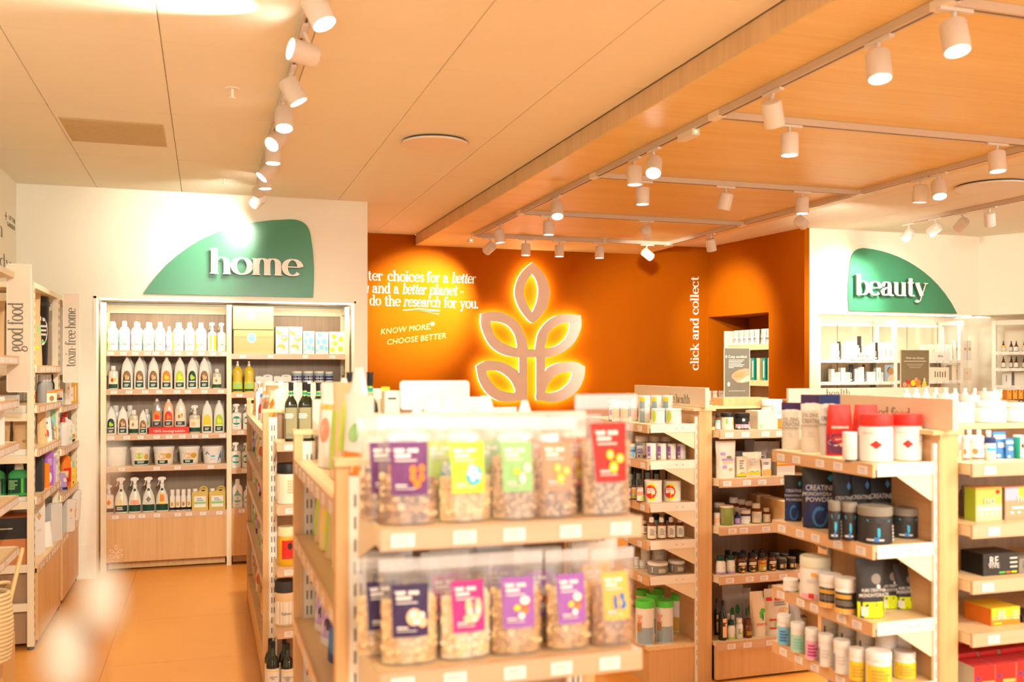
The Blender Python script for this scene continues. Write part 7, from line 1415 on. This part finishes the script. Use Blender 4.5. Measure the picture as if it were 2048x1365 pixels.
pa = PX(17, 1190, -.84); pb = PX(45, 1098, -.84); t = thing('wooden_stick', 'pale wooden stick leaning out of the woven basket', 'stick', (pa.x - .02, pa.y, pa.z - .25))
b = M(); q = pb - Vector((pa.x - .02, pa.y, pa.z - .25)); b.tube([(-.02, -.02, 0), tuple(q)], .010, mat('stick_wood', (.66, .44, .20), .6), 8); b.build('stick', t)

# ---- beauty recess stock
def brow(shelf, Z, items, Y, cat='carton'): row(shelf, Z, items, 'Y', Y, cat=cat)
S1 = 'on the upper beauty shelf'
q = []
for (x0, x1, y0, st, ds) in [(150, 200, 520, 'wcar', 'white carton'), (203, 262, 515, 'wcar', 'white carton'), (265, 306, 484, 'bcar', 'black upright display card'), (312, 345, 520, 'wcar2', 'white printed carton'), (348, 385, 520, 'wcar2', 'white printed carton'), (388, 422, 470, 'wcar2', 'white printed carton'), (426, 500, 545, 'wcar', 'white carton'), (505, 565, 540, 'wcar2', 'white printed carton'), (567, 620, 402, 'bcar', 'black upright display card'), (625, 685, 545, 'wcar', 'white carton'), (688, 740, 570, 'wcar2', 'white printed carton'), (742, 775, 520, 'wcar2', 'white printed carton'), (778, 812, 500, 'wcar', 'white carton'), (816, 870, 496, 'bcar', 'black upright display card'), (875, 935, 620, 'wcar', 'white carton'), (940, 1010, 560, 'wcar', 'white carton'), (1014, 1082, 560, 'wcar', 'white carton'), (1086, 1155, 560, 'wcar', 'white carton')]:
    q.append((st, x0, x1, y0, ds, 'display card' if st == 'bcar' else None, 0 if st != 'bcar' else -.012, .05 if st != 'bcar' else .012))
brow(S1, 1.685, z6(q, 7.582, 1640, 620), 8.23)
row(S1, 1.685, z6([('wcar2', 880, 1150, 495, 'wide white carton at the back', None, 0, .06), ('wcar2', 400, 560, 470, 'wide white carton at the back', None, 0, .06)], 7.582, 1640, 620), 'Y', 8.36, cat='carton')
def card(u0, u1, v0, v1, Y, s, lab, size, wide=1):
    a = PY(u0, v1, Y); c = PY(u1, v0, Y); t = thing('brand_card', lab, 'display card', (a.x, Y, a.z)); boxo('card', 0, c.x - a.x, 0, .004, 0, c.z - a.z, C('wh'), t)
    text(t, s, size, ((c.x - a.x) / 2, -.0006, (c.z - a.z) / 2), FRONT, C('dg'), .0003, wide=wide)
card(1700, 1750, 706, 720, 8.15, 'SKOON.', 'white name card in black capitals on the upper beauty shelf', .046, .9)
card(1862, 1900, 705, 720, 8.15, 'lelive.', 'white name card in lower case serif letters beside the fruit poster', .040, .8)
S2 = 'on the lower beauty shelf'; q = []
for (x0, x1, y0, st, ds) in [(150, 195, 900, 'wcar', 'white carton'), (200, 285, 950, 'wcar3', 'cream carton with peach spot'), (295, 325, 880, 'wcar', 'white carton'), (328, 362, 880, 'wcar', 'white carton'), (366, 438, 950, 'wcar3', 'cream carton with peach spot'), (441, 498, 828, 'bcar', 'black upright display card'), (505, 550, 900, 'wcar', 'white carton'), (555, 580, 880, 'wcar2', 'white printed carton'), (583, 644, 868, 'wcar', 'white carton'), (647, 676, 830, 'bcar', 'black upright display card'), (690, 820, 945, 'wcar2', 'white printed carton'), (832, 900, 880, 'wcar', 'white carton'), (905, 938, 950, 'wcar2', 'white printed carton'), (940, 972, 950, 'wcar2', 'white printed carton')]:
    q.append((st, x0, x1, y0, ds, 'display card' if st == 'bcar' else None, 0 if st != 'bcar' else -.012, .05 if st != 'bcar' else .012))
brow(S2, 1.462, z6(q, 7.582, 1640, 620), 8.23)
a = PY(1640 + 985 / 7.582, 763, 8.17); t = thing('picture_card', 'upright card with a portrait picture on the lower beauty shelf', 'picture card', (a.x, 8.17, 1.463)); ww = PY(1795, 740, 8.17).x - a.x; hh = PY(1780, 730, 8.17).z - 1.463
boxo('card', 0, ww, 0, .006, 0, hh, C('ltx'), t); b = M(); b.prism([(ww * (.45 + .22 * math.cos(k * .524)), hh * (.62 + .22 * math.sin(k * .524))) for k in range(12)], .0005, C('br'), 'y', (0, -.0012, 0)); b.prism([(ww * (.38 + .20 * math.cos(k * .524)), hh * (.66 + .20 * math.sin(k * .524))) for k in range(12)], .0005, C('dg'), 'y', (0, -.0008, 0)); b.prism([(ww * .2, 0), (ww * .9, 0), (ww * .8, hh * .3), (ww * .5, hh * .42), (ww * .25, hh * .25)], .0005, C('pch'), 'y', (0, -.0014, 0)); b.build('portrait', t, smooth=False)
S3 = 'on the upper beauty shelf'
brow(S3, 1.685, z6([('wcar3', 10, 80, 540, 'cream carton with faint spot'), ('wcar3', 90, 240, 530, 'wide cream carton'), ('wcar2', 245, 345, 525, 'cream carton with two marks'), ('wcar2', 350, 455, 525, 'cream carton with two marks'), ('gdrop', 520, 575, 470, 'white carton with gold drop'), ('gdrop', 583, 637, 470, 'white carton with gold drop'), ('gdrop', 642, 698, 470, 'white carton with gold drop'), ('gdrop', 704, 765, 470, 'white carton with gold drop')], 7.582, 1840, 620), 8.24)
S4 = 'on the right part of the lower beauty shelf'
brow(S4, 1.47, z6([('wcar3', 440, 600, 840, 'large peach carton'), ('wcar3', 612, 745, 885, 'peach carton')], 7.582, 1840, 620), 8.26)
a = PY(1858, 763, 8.2); t = thing('framed_card', 'cream card with five dark brush drawings on the lower beauty shelf', 'picture card', (a.x, 8.19, 1.471)); ww = PY(1898, 740, 8.19).x - a.x; hh = PY(1880, 735, 8.19).z - 1.471
boxo('card', 0, ww, 0, .012, 0, hh, C('cr'), t); b = M(); [b.box(ww * (.26 + .13 * k), ww * (.30 + .13 * k), -.0006, 0, hh * .25, hh * (.7 - .06 * (k % 2)), C('dg')) for k in range(5)]; b.build('print', t, smooth=False)
for k in range(5): q0 = PY(1652, 700, 8.25); product('tube_g' if k == 1 else 'wcar2', (5.80 - .0 + .0, 8.0, 0), 0, .05, .1, 'x', 'x', None) if 0 else None
# right wall bottles
for si, (Z, n, hgt, st, ds) in enumerate([(1.77, 14, .115, 'ydrop', 'dropper bottle with pale label'), (1.60, 14, .125, 'bdrop', 'brown dropper bottle')]):
    for k in range(n):
        q0 = rl(.19 + .062 * k, .18 + .05 * (k % 2), Z + .0005); product(['ydrop', 'bdrop', 'bdrop'][k % 3] if si == 0 else st, q0, angR, .040, hgt, '%s, %s from the corner, %s shelf at the right frame edge' % (ds, (['first'] + ORD[1:])[k], ['upper', 'middle'][si]), 'bottle', ds + 's at the right edge')
for k in range(8): q0 = rl(.22 + .12 * k, .22, 1.4205); product('mirr' if k % 2 else 'wcar', q0, angR, .09, .14, 'pale tall carton, %s from the corner, lowest shelf at the right frame edge' % (['first'] + ORD[1:])[k], 'carton', 'pale cartons at the right edge', d=.06)
for k in range(7): p = PY(1984 + 10.5 * k, 765, 7.2); product('mug', (p.x, 7.15, 1.3305), 0, .045, .075, 'small white candle jar, %s from left on the display counter' % (['first'] + ORD[1:])[k], 'jar', 'white jars on the display counter')
for k in range(4):
    p = PY(2011 + 12.5 * k, 800, 6.9)
# orange fruit cartons on a small rack before the counter
t = thing('display_rack', 'low white rack for orange cartons right of the fruit poster', 'rack'); pr = PY(2030, 807, 5.2)
boxo('rack_shelf', pr.x - .12, pr.x + .4, 5.12, 5.32, pr.z - .02, pr.z, WHITEM, t); boxo('rack_leg', pr.x - .11, pr.x - .07, 5.28, 5.31, 0, pr.z - .02, WHITEM, t); boxo('rack_leg', pr.x + .35, pr.x + .39, 5.28, 5.31, 0, pr.z - .02, WHITEM, t)
for k in range(5):
    p = PY(2014 + 11.5 * k, 800, 5.18); product('orbox', (p.x, 5.18, pr.z + .0005), 0, .036, PY(2014, 780, 5.18).z - pr.z, 'orange fruit carton, %s from left on the white rack' % (['first'] + ORD[1:])[k], 'carton', 'orange fruit cartons', d=.04)

# ---- twig with furry buds right in front of the lens
CTN = mat('catkin_fluff', (.40, .36, .28), .9); STEM = mat('twig_bark', (.30, .13, .05), .7)
base = Pd(95, 1700, .50)
for k, (u, v, d, r, lean) in enumerate([(203, 1212, .34, .010, 160), (132, 1326, .34, .0115, 60), (222, 925, .34, .0048, 190)]):
    top = Pd(u, v, d); t = thing('catkin_twig', ['twig with round white furry bud at lower left, blurred', 'twig with large white furry bud in the bottom left corner, blurred', 'twig with faint pale furry bud left of the home shelves, blurred'][k], 'twig', base + Vector((.004 * k, 0, 0)))
    q = top - t.location; b = M(); mid = q * .5 + Vector((.006 * (k - 1), .004, 0)); b.tube([(0, 0, 0), tuple(q * .25 + (mid - q * .5) * .6), tuple(mid), tuple(q * .8), tuple(q)], .0018, STEM, 6, .0010); b.build('stem', t)
    b = M(); b.blob(tuple(q + Vector((0, 0, r * .2))), (r * .72, r * .72, r * 1.25), CTN, 12, 9); b.build('bud', t)
    b = M(); b.blob(tuple(q - Vector((0, 0, r * .85))), (r * .5, r * .5, r * .5), STEM, 8, 5); b.build('bud_scale', t)
t = thing('vase', 'slim vase holding the furry twigs below the frame', 'vase', (base.x, base.y, base.z - .16)); b = M(); b.lathe([(.03, 0), (.034, .01), (.03, .08), (.015, .15), (.018, .17)], C('wh'), 16); b.build('vase_body', t)
t = thing('side_table', 'small side table under the twig vase below the frame', 'table', (base.x, base.y, 0)); hz = base.z - .161
b = M(); b.lathe([(.12, hz - .02), (.12, hz)], W_TOP, 24); b.build('table_top', t); b = M(); b.lathe([(.014, .01), (.014, hz - .02)], WHITEM, 12); b.build('leg', t); b = M(); b.lathe([(.09, 0), (.09, .01)], WHITEM, 20); b.build('foot', t)
